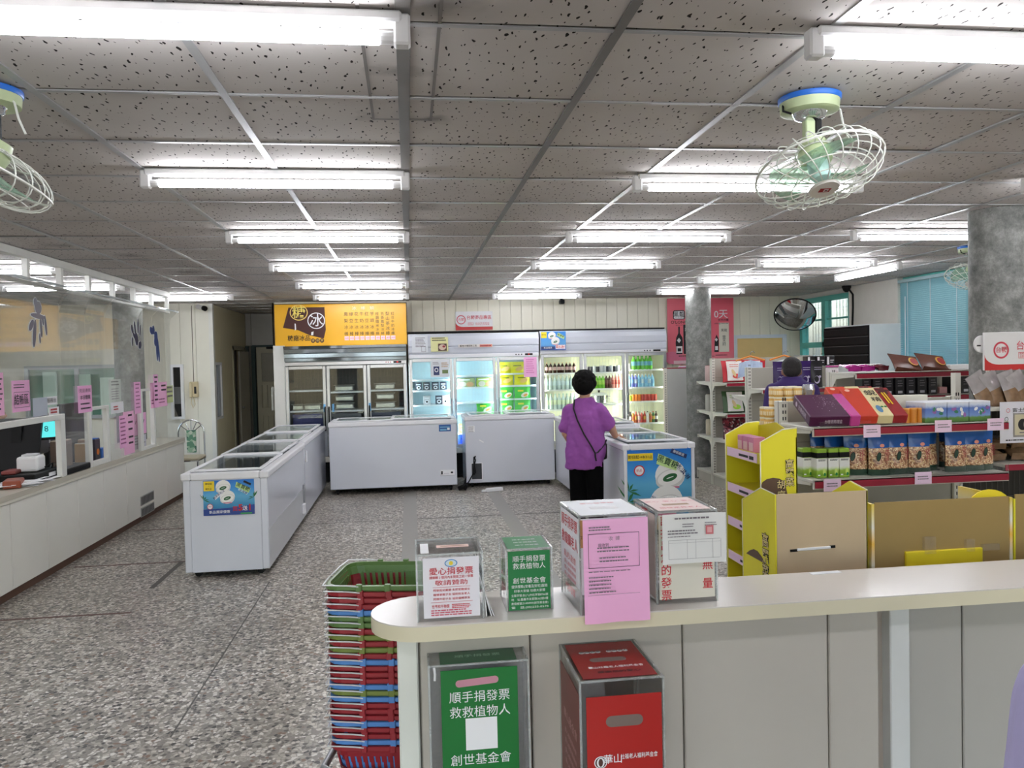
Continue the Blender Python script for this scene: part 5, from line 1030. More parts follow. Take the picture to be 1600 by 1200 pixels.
# leaflets leaning between the boxes, slips of paper on the top
for k in range(4):
    tag(B().bx(-.0012, .0012, 0, .15, 0, .13 - .012 * k).build('leaflet', [PAPER, BLACK, PAPER, mt('pale_grey', (206, 206, 208), .5)][k], None, (.172 + .006 * k, 1.90, 1.001), (0, -.06 - .10 * k, .02 * k)), '%s leaflet leaning against the leftmost donation box, %s from it' % (['white', 'dark', 'white', 'pale grey'][k], ORD[k]), 'leaflet', 'leaflets leaning beside the donation box')
tag(B().bx(-.045, .045, -.01, .01, 0, .001).build('paper_slip', PAPER, None, (1.155, 2.092, 1.0005), .06), 'white paper slip on the counter top before the brown card stand', 'paper')
# ---- boxes hung on the counter front
h1 = acrylic('hanging_donation_box', 'clear box with green sheet hung on the counter front, below the leftmost donation box', .235, .085, .36, (.028, 1.845, .545))
GRD = mt('sheet_green', (0, 112, 40), .45)
o = panel('front_sheet', .182, .345, GRD, h1, (.118, -.0012, .006), 0, .001); B().bx(.027, .209, .004, .08, .3645, .3652).build('top_sheet', mt('sheet_green_dark', (30, 92, 56), .4), h1)
a = Art(o, -.0005); a.poly([(-.048 + .0085 * math.cos(t), .312 + .0085 * math.sin(t)) for t in [PI / 2 + PI * k / 8 for k in range(9)]] + [(.037 + .0085 * math.cos(t), .317 + .0085 * math.sin(t)) for t in [-PI / 2 + PI * k / 8 for k in range(9)]], mt('slot_pink', (200, 140, 156), .5)); a.rect(-.035, .152, .04, .228, PAPER); a.done(); y_ = a.top()
T(o, '順手捐發票', 0, y_, .278, .0285, PAPER, w=.143); T(o, '救救植物人', 0, y_, .242, .0285, PAPER, w=.143); T(o, '創世基金會', 0, y_, .128, .0285, PAPER, w=.143)
T(h1, '順手捐發票', .118, .045, .3656, .018, mt('faint_pale', (150, 190, 160), .5), face='+Z', w=.11)
B().tube([(.012, -.001, .36), (.014, -.002, .345), (.013, -.002, .33)], .003).build('glue_drip', PAPER, h1)
h2 = acrylic('hanging_donation_box', 'clear box with red sheets projecting from the counter front', .190, .235, .36, (.356, 1.692, .545))
RS = mt('sheet_red', (176, 30, 24), .45, noise=.03); RS2 = mt('sheet_red_dark', (140, 24, 26), .4)
o = panel('front_sheet', .172, .325, RS, h2, (.099, -.0012, .003), 0, .001); B().bx(.010, .18, .010, .225, .3645, .3652).build('top_sheet', RS2, h2); B().bx(-.0012, -.0004, .01, .225, .01, .33).build('side_sheet', mt('sheet_red_side', (130, 70, 66), .45), h2)
def slot(a, x0, x1, z, r, m): a.poly([(x0 + r * math.cos(t), z + r * math.sin(t)) for t in [PI / 2 + PI * k / 8 for k in range(9)]] + [(x1 + r * math.cos(t), z + r * math.sin(t)) for t in [-PI / 2 + PI * k / 8 for k in range(9)]], m)
a = Art(o, -.0005); slot(a, -.03, .03, .268, .0125, mt('slot_grey', (120, 104, 96), .5)); a.ell(-.056, .178, .0145, .014, PAPER).ell(-.056, .178, .0125, .012, BROWN).ell(-.056, .178, .009, .011, PAPER).ell(-.056, .178, .005, .009, BROWN); a.done(); y_ = a.top()
T(o, '華山', -.028, y_, .183, .022, PAPER, bold=.03); T(o, '社福老人福利基金會', .032, y_, .187, .0125, PAPER, bold=.02, w=.085); T(o, '大林志工站', -.035, y_, .150, .0135, INK, bold=.015, w=.06); T(o, '嘉義縣大林鎮中山路168號', .042, y_, .147, .0085, INK, w=.075)
for k, c in enumerate('愛捐發票 幫助老人'): 
    if c != ' ': T(h2, c, .040 + k * .0135, .165, .3662, .0125, INK, face='+Z', bold=.02); B().cyl((.040 + k * .0135, .165, .3652), (.040 + k * .0135, .165, .3656), .0066, n=14).build('print_disc', PAPER, h2)
B().prism([(.06 + .012 * math.cos(t), .115 + .012 * math.sin(t)) for t in [PI / 2 + PI * k / 8 for k in range(9)]] + [(.125 + .012 * math.cos(t), .115 + .012 * math.sin(t)) for t in [-PI / 2 + PI * k / 8 for k in range(9)]], .3652, .3656).build('slot', mt('slot_grey2', (110, 96, 90), .5), h2)
T(h2, '華山社福老人福利基金會', .10, .068, .3658, .013, PAPER, face='+Z', bold=.02, w=.13); T(h2, '感謝您的愛心', .10, .040, .3658, .013, INK, face='+Z', bold=.02, w=.10)
T(h2, '華山基金會', -.002, .11, .22, .026, mt('faint_red', (206, 160, 156), .5), face='-X', w=.15)
for k in range(4): T(h2, '愛心捐發票專線', -.002, .11, .18 - k * .025, .014, mt('faint_red', (206, 160, 156), .5), face='-X', w=.13)

# ================================================================== stack of shopping baskets on a trolley
BW, BD, BH = .44, .285, .20
def basket_meshes(m):
    b = B(); n = 6; tp = .82
    def rr(w, d, r):
        pts = []
        for cx, cy, a0 in ((w / 2 - r, d / 2 - r, 0), (-w / 2 + r, d / 2 - r, PI / 2), (-w / 2 + r, -d / 2 + r, PI), (w / 2 - r, -d / 2 + r, 1.5 * PI)):
            for k in range(4): t = a0 + PI / 2 * k / 3; pts.append((cx + r * math.cos(t), cy + r * math.sin(t)))
        return pts
    def ring(prof):
        P = [[(x, y, z) for x, y in rr(BW * s + o, BD * s + o, .045)] for s, o, z in prof]; L = len(P[0]); vs = [p for q in P for p in q]; fs = []
        K = len(P)
        for i in range(K):
            for k in range(L): fs.append((i * L + k, i * L + (k + 1) % L, ((i + 1) % K) * L + (k + 1) % L, ((i + 1) % K) * L + k))
        b.add(vs, fs)
    ring([(1, 0, -.012), (1, .012, -.012), (1, .012, -.001), (1, .004, .0), (1, -.010, 0), (1, -.010, -.012)])
    for z0, z1 in ((-.035, -.012), (-.10, -.075), (-.20, -.165)):
        s0, s1 = 1 + (1 - tp) * z0 / BH, 1 + (1 - tp) * z1 / BH
        ring([(s0, -.004, z0), (s0, -.010, z0), (s1, -.010, z1), (s1, -.004, z1)])
    for sx, sy, L, ax in ((0, -1, BW, 0), (0, 1, BW, 0), (-1, 0, BD, 1), (1, 0, BD, 1)):
        cnt = int((L - .08) / .019)
        for k in range(cnt + 1):
            u = -(L - .08) / 2 + (L - .08) * k / cnt
            wide = .005 if abs(k - cnt / 2) > 1.2 else .0095
            vs = []
            for z in (-.165, -.03):
                s = 1 + (1 - tp) * z / BH
                for du in (-wide, wide):
                    for off in (-.003, -.008):
                        e = (BD if ax == 0 else BW) * s / 2 + off
                        vs.append(((u * s + du), sy * e, z) if ax == 0 else (sx * e, (u * s + du), z))
            b.add(vs, [(0, 1, 3, 2), (4, 5, 7, 6), (0, 2, 6, 4), (1, 3, 7, 5), (0, 1, 5, 4), (2, 3, 7, 6)])
    b.bx(-BW * tp / 2 + .005, BW * tp / 2 - .005, -BD * tp / 2 + .005, BD * tp / 2 - .005, -BH, -BH + .006)
    hubs = []
    for sy in (-1, 1):
        for x in (-.115, -.03): hubs.append(B()); hubs[-1].bx(x - .009, x + .009, sy * (BD / 2 + .006) - .007, sy * (BD / 2 + .006) + .007, -.016, .006, .002)
    hds = []
    for sy in (-1, 1): hd = B(); hds.append(hd); hd.tube([(-.115, sy * (BD / 2 + .012), 0), (-.15, sy * (BD / 2 + .012), .003), (-BW / 2 - .004, sy * (BD / 2 + .008), .004), (-BW / 2 - .01, sy * .06, .004), (-BW / 2 - .01, 0, .004)], .0022, 5)
    return b.mesh('shopping_basket', m), [h_.mesh('hinge_lug', m) for h_ in hubs], [h_.mesh('wire_handle', mt('bright_wire', (226, 228, 230), .3, .4)) for h_ in hds]
BG = mt('basket_green', (92, 124, 66), .4, noise=.05); BG2 = mt('basket_olive', (120, 134, 62), .4); BR = mt('basket_red', (150, 34, 44), .4, noise=.05); BB = mt('basket_blue', (84, 138, 206), .4, noise=.05)
bmsh = {'g': basket_meshes(BG), 'o': basket_meshes(BG2), 'r': basket_meshes(BR), 'b': basket_meshes(BB)}
order = 'grrrbggrororbrrrbobrrrbrrbr'; nm_ = {'g': 'green', 'o': 'olive green', 'r': 'dark red', 'b': 'blue'}
for k, c in enumerate(order):
    m_ = bmsh[c]
    o = ob('shopping_basket', m_[0], None, (-.021 + random.uniform(-.003, .003), 2.485, .965 - k * .0185), -.175 + random.uniform(-.012, .012))
    tag(o, '%s plastic shopping basket, %s from the top of the stack beside the counter' % (nm_[c], ORD[k]) if k else 'green shopping basket at the top of the stack, open to view', 'basket', 'shopping baskets stacked beside the counter')
    [ob('hinge_lug', h_, o) for h_ in m_[1]]; [ob('wire_handle', h_, o) for h_ in m_[2]]
tr = thing('basket_trolley', 'grey tubular trolley carrying the stack of shopping baskets', 'trolley', (-.021, 2.485, 0), -.175)
fr_ = [(-.23, -.155), (.23, -.155), (.23, .155), (-.23, .155)]
B().tube([(-.20, -.17, .41), (.20, -.17, .41), (.245, -.13, .41), (.245, .13, .41), (.20, .17, .41), (-.20, .17, .41), (-.245, .13, .41), (-.245, -.13, .41)], .012, 8, True).build('guard_rail', STEEL, tr, smooth=60)
for x, y in ((-.235, -.15), (.235, -.15), (.235, .15), (-.235, .15)):
    l = B().cyl((x, y, .06), (x, y, .41), .011, n=8).build('leg', STEEL, tr); B().cyl((x - .012, y, .03), (x + .012, y, .03), .03, n=12).build('wheel', BLACK, l)
B().bx(-.235, .235, -.15, .15, .265, .275).build('deck', STEEL, tr)
# ================================================================== gondola shelving
GS = mt('shelf_cream', (218, 216, 206), .4, noise=.02); GBK = mt('shelf_back_grey', (176, 172, 160), .5, noise=.02); RAILR = mt('price_rail_red', (150, 30, 52), .35); TAGP = mt('tag_pink', (238, 208, 232), .6)
def gondola(label, x0, yc, W, H, front, back, fd=.38, base=.15, tags=(), slots=True):
    """front / back: shelf heights on the camera side and the far side"""
    t = thing('shelf_unit', label, 'shelf', (x0, yc, 0), 0, 'cream double-sided shop shelves')
    for x in (0, W - .045):
        u = B().bx(x, x + .045, -.035, .035, 0, H, .003).build('upright', GS, t)
        s = B()
        if slots:
            for k in range(int(H / .034)):
                for dx in (.013, .027): s.bx(x + dx, x + dx + .006, -.0362, -.0345, .05 + k * .034, .068 + k * .034)
            s.bx(x - .0012, x, -.016, -.014, 0, H); stuff(s.build('slots', DARK, u))
    B().bx(.045, W - .045, -.012, .012, base, H - .005, .002).build('back_panel', GBK, t)
    for k in range(1, int((H - base) / .2)): B().bx(.045, W - .045, -.0135, -.012, base + k * .2, base + k * .2 + .004).build('panel_seam', mt('seam_shadow', (140, 136, 126), .6), t)
    for sg, lv in ((-1, front), (1, back)):
        for q, z in enumerate(lv):
            d = fd; y0, y1 = sorted((sg * .035, sg * d))
            s = B().bx(.0, W, y0, y1, z - .018, z, .003).bx(.0, W, min(sg * d, sg * (d - .012)), max(sg * d, sg * (d - .012)), z - .045, z).build('shelf', GS, t)
            yy = sorted((sg * (d + .001), sg * (d + .006))); B().bx(.004, W - .004, yy[0], yy[1], z - .040, z - .008).build('price_rail', RAILR, s)
            for x in (.006, W - .012): B().prism([(sg * .03, z - .018), (sg * d * .9, z - .018), (sg * d * .88, z - .032), (sg * .10, z - .05), (sg * .03, z - .13)], x, x + .006, 'x').build('bracket', GS, s)
            if sg < 0:
                for (tx, tz) in [(a, b) for (l, a, b) in tags if l == q]: 
                    g = B().bx(tx - .045, tx + .045, -(d + .011), -(d + .0095), z - .055 + tz, z + .005 + tz).build('price_tag', TAGP, s, rot=(-.0, 0, 0))
                    Art(s, -(d + .0115)).lines(tx - .03, tx + .035, z - .02 + tz, .012, 2, INKG, .005).done()
    b = B()
    for sg in (-1, 1): y0, y1 = sorted((sg * .0, sg * (fd + .04))); b.bx(0, W, y0, y1, base - .03, base, .003); y0, y1 = sorted((sg * (fd + .02), sg * (fd + .035))); b.bx(0, W, y0, y1, .02, base - .03)
    b.build('base_deck', GS, t); B().bx(.01, W - .01, -fd, fd, 0, base - .03).build('plinth', mt('plinth_grey', (190, 188, 178), .5), t)
    return t
G1 = gondola('cream shelf unit with gift boxes above and blue-topped peanut bags below, behind the counter', 1.945, 4.0, 1.045, 1.375, [1.262, 1.005], [1.215], tags=((0, .30, 0), (0, .68, .012), (0, .965, .012), (1, .09, 0), (1, .57, .015)))
B().bx(.03, .30, -.384, -.381, 1.262, 1.29).build('clear_fence', ACR, G1); B().bx(.40, 1.04, -.384, -.381, 1.005, 1.045).build('clear_fence', ACR, G1)
G2 = gondola('cream shelf unit with a row of black boxes under brown bags, before the blue blind', 3.22, 5.75, 1.02, 1.48, [1.478, 1.305, .9], [1.2, .8])
G3 = gondola('cream shelf unit with purple bags, beyond the man in dark purple', 3.45, 7.78, 1.0, 1.50, [1.285, .95], [1.2])
G4 = gondola('cream shelf unit with red and green pouches beside the round column', 3.78, 9.58, 1.5, 1.60, [1.30, .925, .60], [1.30, .925, .60], .50, tags=((1, .40, 0),))
w_ = B()
for k in range(30): w_.cyl((.05 + k * .048, -.50, .15), (.05 + k * .048, -.50, .23), .003, n=4)
w_.cyl((.05, -.50, .23), (1.45, -.50, .23), .004, n=5).build('wire_fence', STEEL, G4); stuff(G4.children[-1])
# ---- gift boxes leaning on the top shelf of the near unit
PUR = mt('box_purple', (74, 22, 62), .4); MAG = mt('box_magenta', (198, 70, 150), .4); VER = mt('box_vermilion', (206, 66, 44), .4); CRM = mt('box_cream', (232, 218, 168), .45); DRED = mt('box_deep_red', (156, 40, 46), .4)
def gift(label, loc, w, h, d, bands, tilt):
    """box whose face looks up and back: local x across, z up along the lid, y depth"""
    t = thing('gift_box', label, 'gift box', loc, (tilt, 0, -.17), 'gift boxes on the top shelf')
    for nm, x0, x1, m, ex in bands: B().bx(x0, x1, -ex, d + ex, -ex, h + ex, .004).build(nm, m, t)
    return t
TL = -math.atan2(.235, .092); TLR = -math.atan2(.235, .12)
g = gift('dark purple gift box with a magenta sleeve leaning on the near shelf', (1.935, 3.63, 1.316), .25, .265, .055, (('lid', 0, .195, PUR, 0), ('sleeve', .195, .245, MAG, .002)), TL)
WT = mt('foil_print', (206, 190, 206), .4)
a = Art(g, -.001); rnd = random.Random(3)
for k in range(60):
    x, z = rnd.gauss(.125, .03), rnd.gauss(.16, .05)
    if .06 < x < .19 and .05 < z < .25: a.ell(x, z, rnd.uniform(.001, .003), rnd.uniform(.001, .003), WT, 6)
a.done()
T(g, '台糖蜆精', -.0015, .028, .115, .03, WT, face=Matrix(((0, 0, -1), (0, -1, 0), (-1, 0, 0))), w=.12); B().cyl((-.0012, .028, .21), (-.0004, .028, .21), .013, n=16).build('round_mark', WT, g)
T(g, '台糖蜆精禮盒', .115, .03, -.0016, .022, WT, face=Matrix(((1, 0, 0), (0, -1, 0), (0, 0, -1))), w=.085)
def red_gift(label, x, y, z):
    g = gift(label, (x, y, z), .26, .28, .05, (('lid', 0, .10, VER, 0), ('cream_band', .10, .175, CRM, .0005), ('deep_red_side', .175, .245, DRED, 0)), TLR)
    a = Art(g, -.002); a.ell(.03, .25, .013, .013, mt('pale_seal', (236, 190, 176), .5)); a.ell(.125, .06, .014, .035, mt('bottle_print', (96, 140, 180), .5)); a.ell(.145, .08, .007, .007, GREEN); a.ell(.162, .08, .007, .007, GREEN)
    for an in range(5): a.ell(.205 + .018 * math.cos(an * 1.3), .24 + .02 * math.sin(an * 1.3), .02, .011, mt('bow_maroon', (84, 20, 24), .5), rot=an * 1.3)
    a.rect(.190, .11, .197, .22, GOLD).rect(.203, .10, .210, .22, GOLD); a.done(); y_ = a.top()
    T(g, '蜆', .135, y_, .215, .06, INK, bold=.005); T(g, '精', .142, y_, .148, .05, INK, bold=.005); return g
red_gift('vermilion gift box with a cream band, front one of the leaning pair', 2.195, 3.645, 1.312)
red_gift('vermilion gift box half hidden behind its twin on the near shelf', 2.165, 3.735, 1.318)
OR2 = mt('orange_tube', (214, 138, 48), .45)
for k in range(3): o = tag(B().cyl((0, 0, 0), (0, 0, .072), .018, n=14).build('orange_tube', OR2, None, (2.485 + k * .039, 3.70, 1.263), smooth=50), 'orange cylindrical pack between red gift box and floral boxes, %s from the left' % ORD[k], 'pack', 'orange tubes on the top shelf'); B().cyl((0, 0, .068), (0, 0, .075), .0185, n=14).build('cap', mt('tube_cap', (232, 170, 90), .5), o)
FB = m_grad('floral_box', [(0, (70, 110, 50)), (.22, (100, 140, 70)), (.3, (120, 150, 206)), (.7, (90, 120, 196)), (.85, (206, 216, 236)), (1, (230, 232, 240))], 'Z', 0, .1)
for k in range(3):
    o = tag(B().bx(-.059, .059, 0, .16, 0, .103, .003).build('floral_box', FB, None, (2.62 + k * .1205, 3.655, 1.263)), 'white-blue box with flowers on the top shelf, %s from the orange tubes' % ORD[k], 'box', 'floral boxes on the top shelf')
    a = Art(o, -.0012); rnd = random.Random(k)
    for q in range(7): a.ell(rnd.uniform(-.03, .04), rnd.uniform(.035, .07), .008, .012, [PAPER, mt('petal_violet', (150, 100, 170), .5), mt('petal_green', (60, 130, 100), .5)][(q + k) % 3], 9, rnd.random() * 3)
    a.done()
tag(B().bx(-.12, .12, 0, .05, 0, .13, .003).build('white_box', mt('box_ivory', (232, 228, 214), .5), None, (2.60, 3.86, 1.263)), 'plain ivory box standing behind the floral boxes', 'box')
# ---- lower shelf
LBL = m_grad('tea_box_print', [(0, (110, 150, 40)), (.35, (150, 186, 60)), (.5, (214, 224, 190)), (.62, (232, 232, 228)), (1, (232, 232, 228))], 'Z', .01, .085)
for k in range(4):
    x, y = (1.963, 2.01, 2.072, 2.130)[k], (3.74, 3.69, 3.69, 3.69)[k]
    o = tag(B().bx(-.027, .027, -.027, .027, 0, .145, .003).build('green_tin', mt('tin_lime', (140, 176, 56), .35), None, (x, y, 1.007), .04), 'lime green tin with a black collar on the lower shelf, %s from the left' % ORD[k], 'tin', 'green tins on the lower shelf')
    B().bx(-.0275, .0275, -.0275, .0275, .098, .127, .002).build('black_collar', BLACK, o); B().bx(-.0278, .0278, -.0278, .0278, .012, .098, .001).build('label_wrap', LBL, o)
    a = Art(o, -.0282); a.ell(.012, .03, .008, .016, mt('swirl', (206, 226, 120), .5)).ell(.014, .018, .006, .008, GREEN).lines(-.02, .022, .090, .005, 2, INK, .003).rect(-.022, .012, -.010, .018, PAPER); a.done()
PEA = m_speck('peanut_fill', [(216, 184, 140), (190, 146, 108), (232, 208, 170), (160, 110, 84), (206, 160, 126), (140, 98, 76)], 150, .25); BLF = mt('bag_blue_film', (30, 92, 176), .25, noise=.2, scale=25); GNF = mt('bag_green_film', (40, 66, 52), .3, noise=.2, scale=25)
pmesh = bag_mesh('peanut_bag', .118, .21, .07, [GNF, PEA, BLF], [(0, 0), (.14, 1), (.66, 2)], 9, 14, .12)
px_ = [(2.165, 3.82, .1), (2.235, 3.74, -.3), (2.335, 3.70, 0), (2.445, 3.71, .08), (2.555, 3.70, -.05), (2.66, 3.78, .2), (2.755, 3.70, .0), (2.86, 3.71, -.06), (2.935, 3.73, .1), (2.12, 3.88, .1), (2.62, 3.88, 0), (2.84, 3.86, 0), (2.40, 3.86, 0)]
for k, (x, y, r) in enumerate(px_):
    o = ob('peanut_bag', pmesh, None, (x, y, 1.007), r); rear = y > 3.77
    tag(o, 'clear blue-topped peanut bag, %s from the left in the %s row' % (ORD[sum(1 for q in px_ if (q[1] > 3.77) == rear and q[0] < x)], 'rear' if rear else 'front'), 'bag', 'blue-topped peanut bags')
    if not rear:
        a = Art(o, -.0395); a.ell(-.022, .095, .012, .024, INK, rot=-.2).ell(-.022, .095, .0085, .019, mt('leaf_dark', (36, 66, 50), .4), rot=-.2).ell(-.005, .150, .012, .009, mt('salmon', (226, 150, 130), .5)); a.done()
        T(o, '花\n生', .022, a.top(), .10, .030, mt('maroon_ink', (170, 50, 66), .5), sp=.9)
# ---- honey jars on the far side
HON = mt('honey_amber', (222, 176, 96), .2, noise=.15, scale=30); IVL = mt('ivory_lid', (236, 228, 200), .45)
jm = (B().lathe([(.024, 0), (.0265, .004), (.0265, .044), (.024, .047)], n=14).mesh('honey_jar', HON, 40), B().cyl((0, 0, .047), (0, 0, .056), .0265, n=14).mesh('lid', IVL, 40), B().cyl((0, 0, .012), (0, 0, .034), .0268, n=14, cap=False).mesh('label', mt('jar_label', (240, 222, 176), .5)))
n = 0
for k in range(4):
    for r in range(2):
        for l in range(4 if k else 2):
            put(jm, 'honey_jar', (1.99 + k * .056, 4.19 + r * .058, 1.217 + l * .0565), 'small honey jar stacked behind the near shelf, %s column, %s row, %s layer' % (ORD[k], ('near', 'far')[r], ORD[l]), 'jar', 'honey jars behind the gift boxes')
for k in range(4):
    put(can_mesh('large_jar', .036, .13, HON, IVL), 'large_jar', (2.36 + k * .085, 4.16, 1.217 + .075), 'large honey jar with ivory lid behind the vermilion gift boxes, %s from the left' % ORD[k], 'jar', 'large honey jars')
tag(B().bx(2.3, 2.66, 4.1, 4.25, 1.217, 1.292, .003).build('plain_carton', KRAFT, None), 'flat kraft carton under the large honey jars', 'carton')
gl = tag(B().lathe([(.03, 0), (.035, .03), (.03, .06)], n=14).build('foil_cup', mt('silver_foil', (190, 190, 196), .2, .8), None, (2.225, 4.19, 1.392)), 'silver foil cup on top of the honey jar stacks', 'cup')
# ---- black boxes unit
MB_ = mt('matte_black_box', (30, 28, 32), .3)
for k in range(10):
    if k == 7: continue
    o = tag(B().bx(-.035, .035, 0, .1, 0, .135, .003).build('black_box', MB_, None, (3.32 + k * .088, 5.40, 1.307)), 'glossy black box under the brown bags, %s from the left' % ORD[k], 'box', 'row of black boxes')
    a = Art(o, -.0012); a.rect(-.018, .012, .018, .03, mt('silver_label', (190, 190, 196), .5)).lines(-.02, .022, .10, .018, 3, mt('grey_print', (120, 116, 120), .5), .006); a.done()
tag(B().bx(-.03, .03, 0, .06, 0, .05, .004).build('pink_box', mt('dusty_pink', (200, 150, 150), .4), None, (3.94, 5.41, 1.307)), 'small dusty pink box in the gap of the black box row', 'box')
MGF = mt('magenta_foil', (170, 30, 130), .15, .3, noise=.3, scale=30); PUF = mt('dark_red_foil', (90, 18, 34), .25, noise=.2, scale=30); BRF = mt('brown_bag', (92, 50, 36), .3, noise=.2, scale=20)
for k, (x, m, lab) in enumerate(((3.30, MGF, 'crumpled magenta foil packet at the left end of the top shelf'), (3.40, MGF, 'crumpled magenta foil packet, second from the left on the top shelf'), (3.52, PUF, 'dark red foil packet beside the magenta packets'))):
    o = ob('foil_packet', bag_mesh('foil_packet', .13, .14, .05, m), None, (x, 5.50, 1.51), (-1.35, 0, .2 * k)); tag(o, lab, 'packet', 'packets on the top shelf'); o.location.z = 1.505
for k, x in enumerate((3.70, 3.92)):
    o = ob('brown_bag', bag_mesh('brown_bag', .22, .20, .06, BRF), None, (x, 5.46, 1.482), (-.95, .15, -.15)); tag(o, 'dark brown coffee bag leaning back on the top shelf, %s from the left' % ORD[k], 'bag', 'brown bags on the top shelf')
    a = Art(o, -.034); a.ell(.04, .08, .035, .05, mt('yellow_crescent', (220, 170, 60), .5)).ell(.045, .08, .028, .043, DRED); a.done()
tag(B().bx(-.1, .1, -.05, .05, 0, .04, .005).build('white_tray', PAPER, None, (4.12, 5.5, 1.48)), 'low white tray at the right end of the brown bag shelf', 'tray')
# ---- purple bags unit
PB = mt('purple_bag', (52, 28, 92), .25, noise=.15, scale=20)
for k, x in enumerate((3.66, 3.80, 3.93, 4.05)):
    m = PB if k < 3 else MB_
    o = ob('coffee_bag', bag_mesh('coffee_bag', .135, .27, .07, m), None, (x, 7.47, 1.287)); tag(o, '%s pouch beyond the man in dark purple, %s from the left' % ('deep purple' if k < 3 else 'black', ORD[k]), 'bag', 'purple pouches')
    a = Art(o, -.039); a.ell(-.01, .08, .03, .04, mt('white_vine', (200, 190, 216), .5)).ell(-.015, .085, .024, .03, PB if k < 3 else MB_).ell(.02, .11, .012, .012, mt('white_vine', (200, 190, 216), .5)).lines(-.04, .04, .2, .02, 2, mt('white_vine', (200, 190, 216), .5), .006); a.done()
t = tag(B().bx(-.055, .055, 0, .09, 0, .20, .02).build('snack_jar', mt('jar_clear_white', (226, 220, 220), .2), None, (4.24, 7.46, 1.287)), 'clear upright snack jar with red contents right of the purple pouches', 'jar'); B().bx(-.04, .04, -.004, .0, .03, .15, .002).build('red_label', REDW, t); B().bx(-.05, .05, .0, .08, .2, .215, .004).build('lid', MAG, t)
for k in range(3): o = tag(B().bx(-.045, .045, 0, .09, 0, .10, .003).build('dark_carton', MB_, None, (4.10 + k * .105, 7.66, 1.502)), 'black and white carton on top of the purple pouch unit, %s from the left' % ORD[k], 'carton', 'black and white cartons'); a = Art(o, -.0012); a.rect(-.035, .01, -.012, .09, PAPER).lines(0, .04, .05, .02, 2, PAPER, .008); a.done()
for k, (x, c) in enumerate(((3.62, mt('pale_blue_shirt', (190, 206, 232), .8)), (4.0, mt('white_shirt', (226, 230, 234), .8)))):
    t = thing('shirt_on_hanger', '%s shirt on an orange hanger %s' % (['pale blue', 'white'][k], ['left of the head of the man in dark purple', 'right of the head of the man in dark purple']) if False else ['pale blue shirt on an orange hanger left of the dark-haired man', 'white shirt on an orange hanger above the purple pouches'][k], 'shirt', (x, 8.05, 1.49), 0, 'shirts on orange hangers')
    B().tube([(-.16, 0, .08), (0, 0, .125), (.16, 0, .08)], .010, 6).build('hanger_bar', mt('hanger_orange', (226, 140, 60), .5), t); B().tube([(0, 0, .125), (0, 0, .16), (.03, 0, .18), (.05, 0, .16)], .004, 5).build('hook', STEEL, t)
    B().sheet(lambda u, v: ((u - .5) * (.30 - .04 * v), .03 * math.sin(u * 14) * (1 - v) - .012, .085 - .03 * abs(u - .5) * 2 - (1 - v) * .16), 10, 5).build('garment', c, t)
# ---- red and green pouches
RB = mt('red_pouch', (190, 30, 44), .35); GB2 = mt('green_pouch', (50, 84, 40), .35); WBG = mt('white_snack_pack', (222, 216, 210), .35, noise=.12, scale=30)
def big_pouch(x, z, m, label, group, acc):
    o = ob('gift_pouch', bag_mesh('gift_pouch', .26, .27, .09, m), None, (x, 9.24, z), (-.22, 0, 0)); tag(o, label, 'pouch', group)
    f = ob('white_pack', bag_mesh('white_pack', .20, .24, .03, WBG), o, (.01, -.055, .01)); a = Art(o, -.076); a.ell(.02, .06, .05, .03, acc).ell(-.01, .10, .02, .05, mt('gold_soft', (214, 190, 140), .5), rot=.4).lines(-.06, .07, .20, .025, 2, acc, .008); a.done()
for k, x in enumerate((3.93, 4.17)): big_pouch(x, 1.302, RB, 'red pouch with a white pack in front on the top shelf, %s from the column' % ORD[k], 'red pouches', REDW)
for k, x in enumerate((3.93, 4.17)): big_pouch(x, .927, GB2, 'green pouch with a white pack in front on the middle shelf, %s from the column' % ORD[k], 'green pouches', LIME)
for k, x in enumerate((4.05, 4.30)): o = ob('gift_pouch', bag_mesh('gift_pouch', .26, .27, .08, RB), None, (x, 9.40, 1.302), (-.05, 0, 0)); tag(o, 'red pouch without a pack behind the front pair, %s from the column' % ORD[k], 'pouch', 'red pouches')
DP = m_speck('candy_pack', [(90, 40, 46), (150, 60, 70), (200, 170, 170), (120, 50, 60), (70, 40, 44)], 40, .2)
for k, x in enumerate((3.93, 4.16, 4.4)): o = ob('candy_bag', bag_mesh('candy_bag', .23, .26, .10, DP), None, (x, 9.28, .602), (-.18, 0, 0)); tag(o, 'reddish clear candy bag on the lowest shelf, %s from the column' % ORD[k], 'bag', 'candy bags on the lowest shelf')
for k, z in enumerate((1.302, .927, .602)):
    put(can_mesh('tall_jar', .045, .20, [mt('jar_rose', (206, 180, 176), .3), mt('jar_grey', (190, 190, 180), .3), mt('jar_beige', (206, 196, 170), .3)][k], REDW if k == 0 else IVL), 'tall_jar', (3.86, 9.86, z), '%s jar on the far side of the column shelf, %s shelf from the top' % (['red-lidded', 'grey', 'beige'][k], ORD[k]), 'jar', 'jars beyond the column shelf')
# ================================================================== yellow card display stands
YELB = mt('yellow_card_shade', (214, 200, 44), .55, noise=.03); WEDGE = mt('white_card_edge', (240, 238, 214), .6); CHB = mt('chestnut_print', (96, 72, 60), .6); CHI = mt('cream_letter', (222, 204, 150), .6)
def outlined(p, s, x, z, size, face, y):
    T(p, s, *( (x, y, z) if face == '-Y' else (y, x, z)), size, BLACK, face=face, bold=.05, name='lettering_outline')
    d = -.0008; T(p, s, *((x, y + d, z) if face == '-Y' else (y + d, x, z)), size, CHI, face=face, bold=.012, name='letter_face')
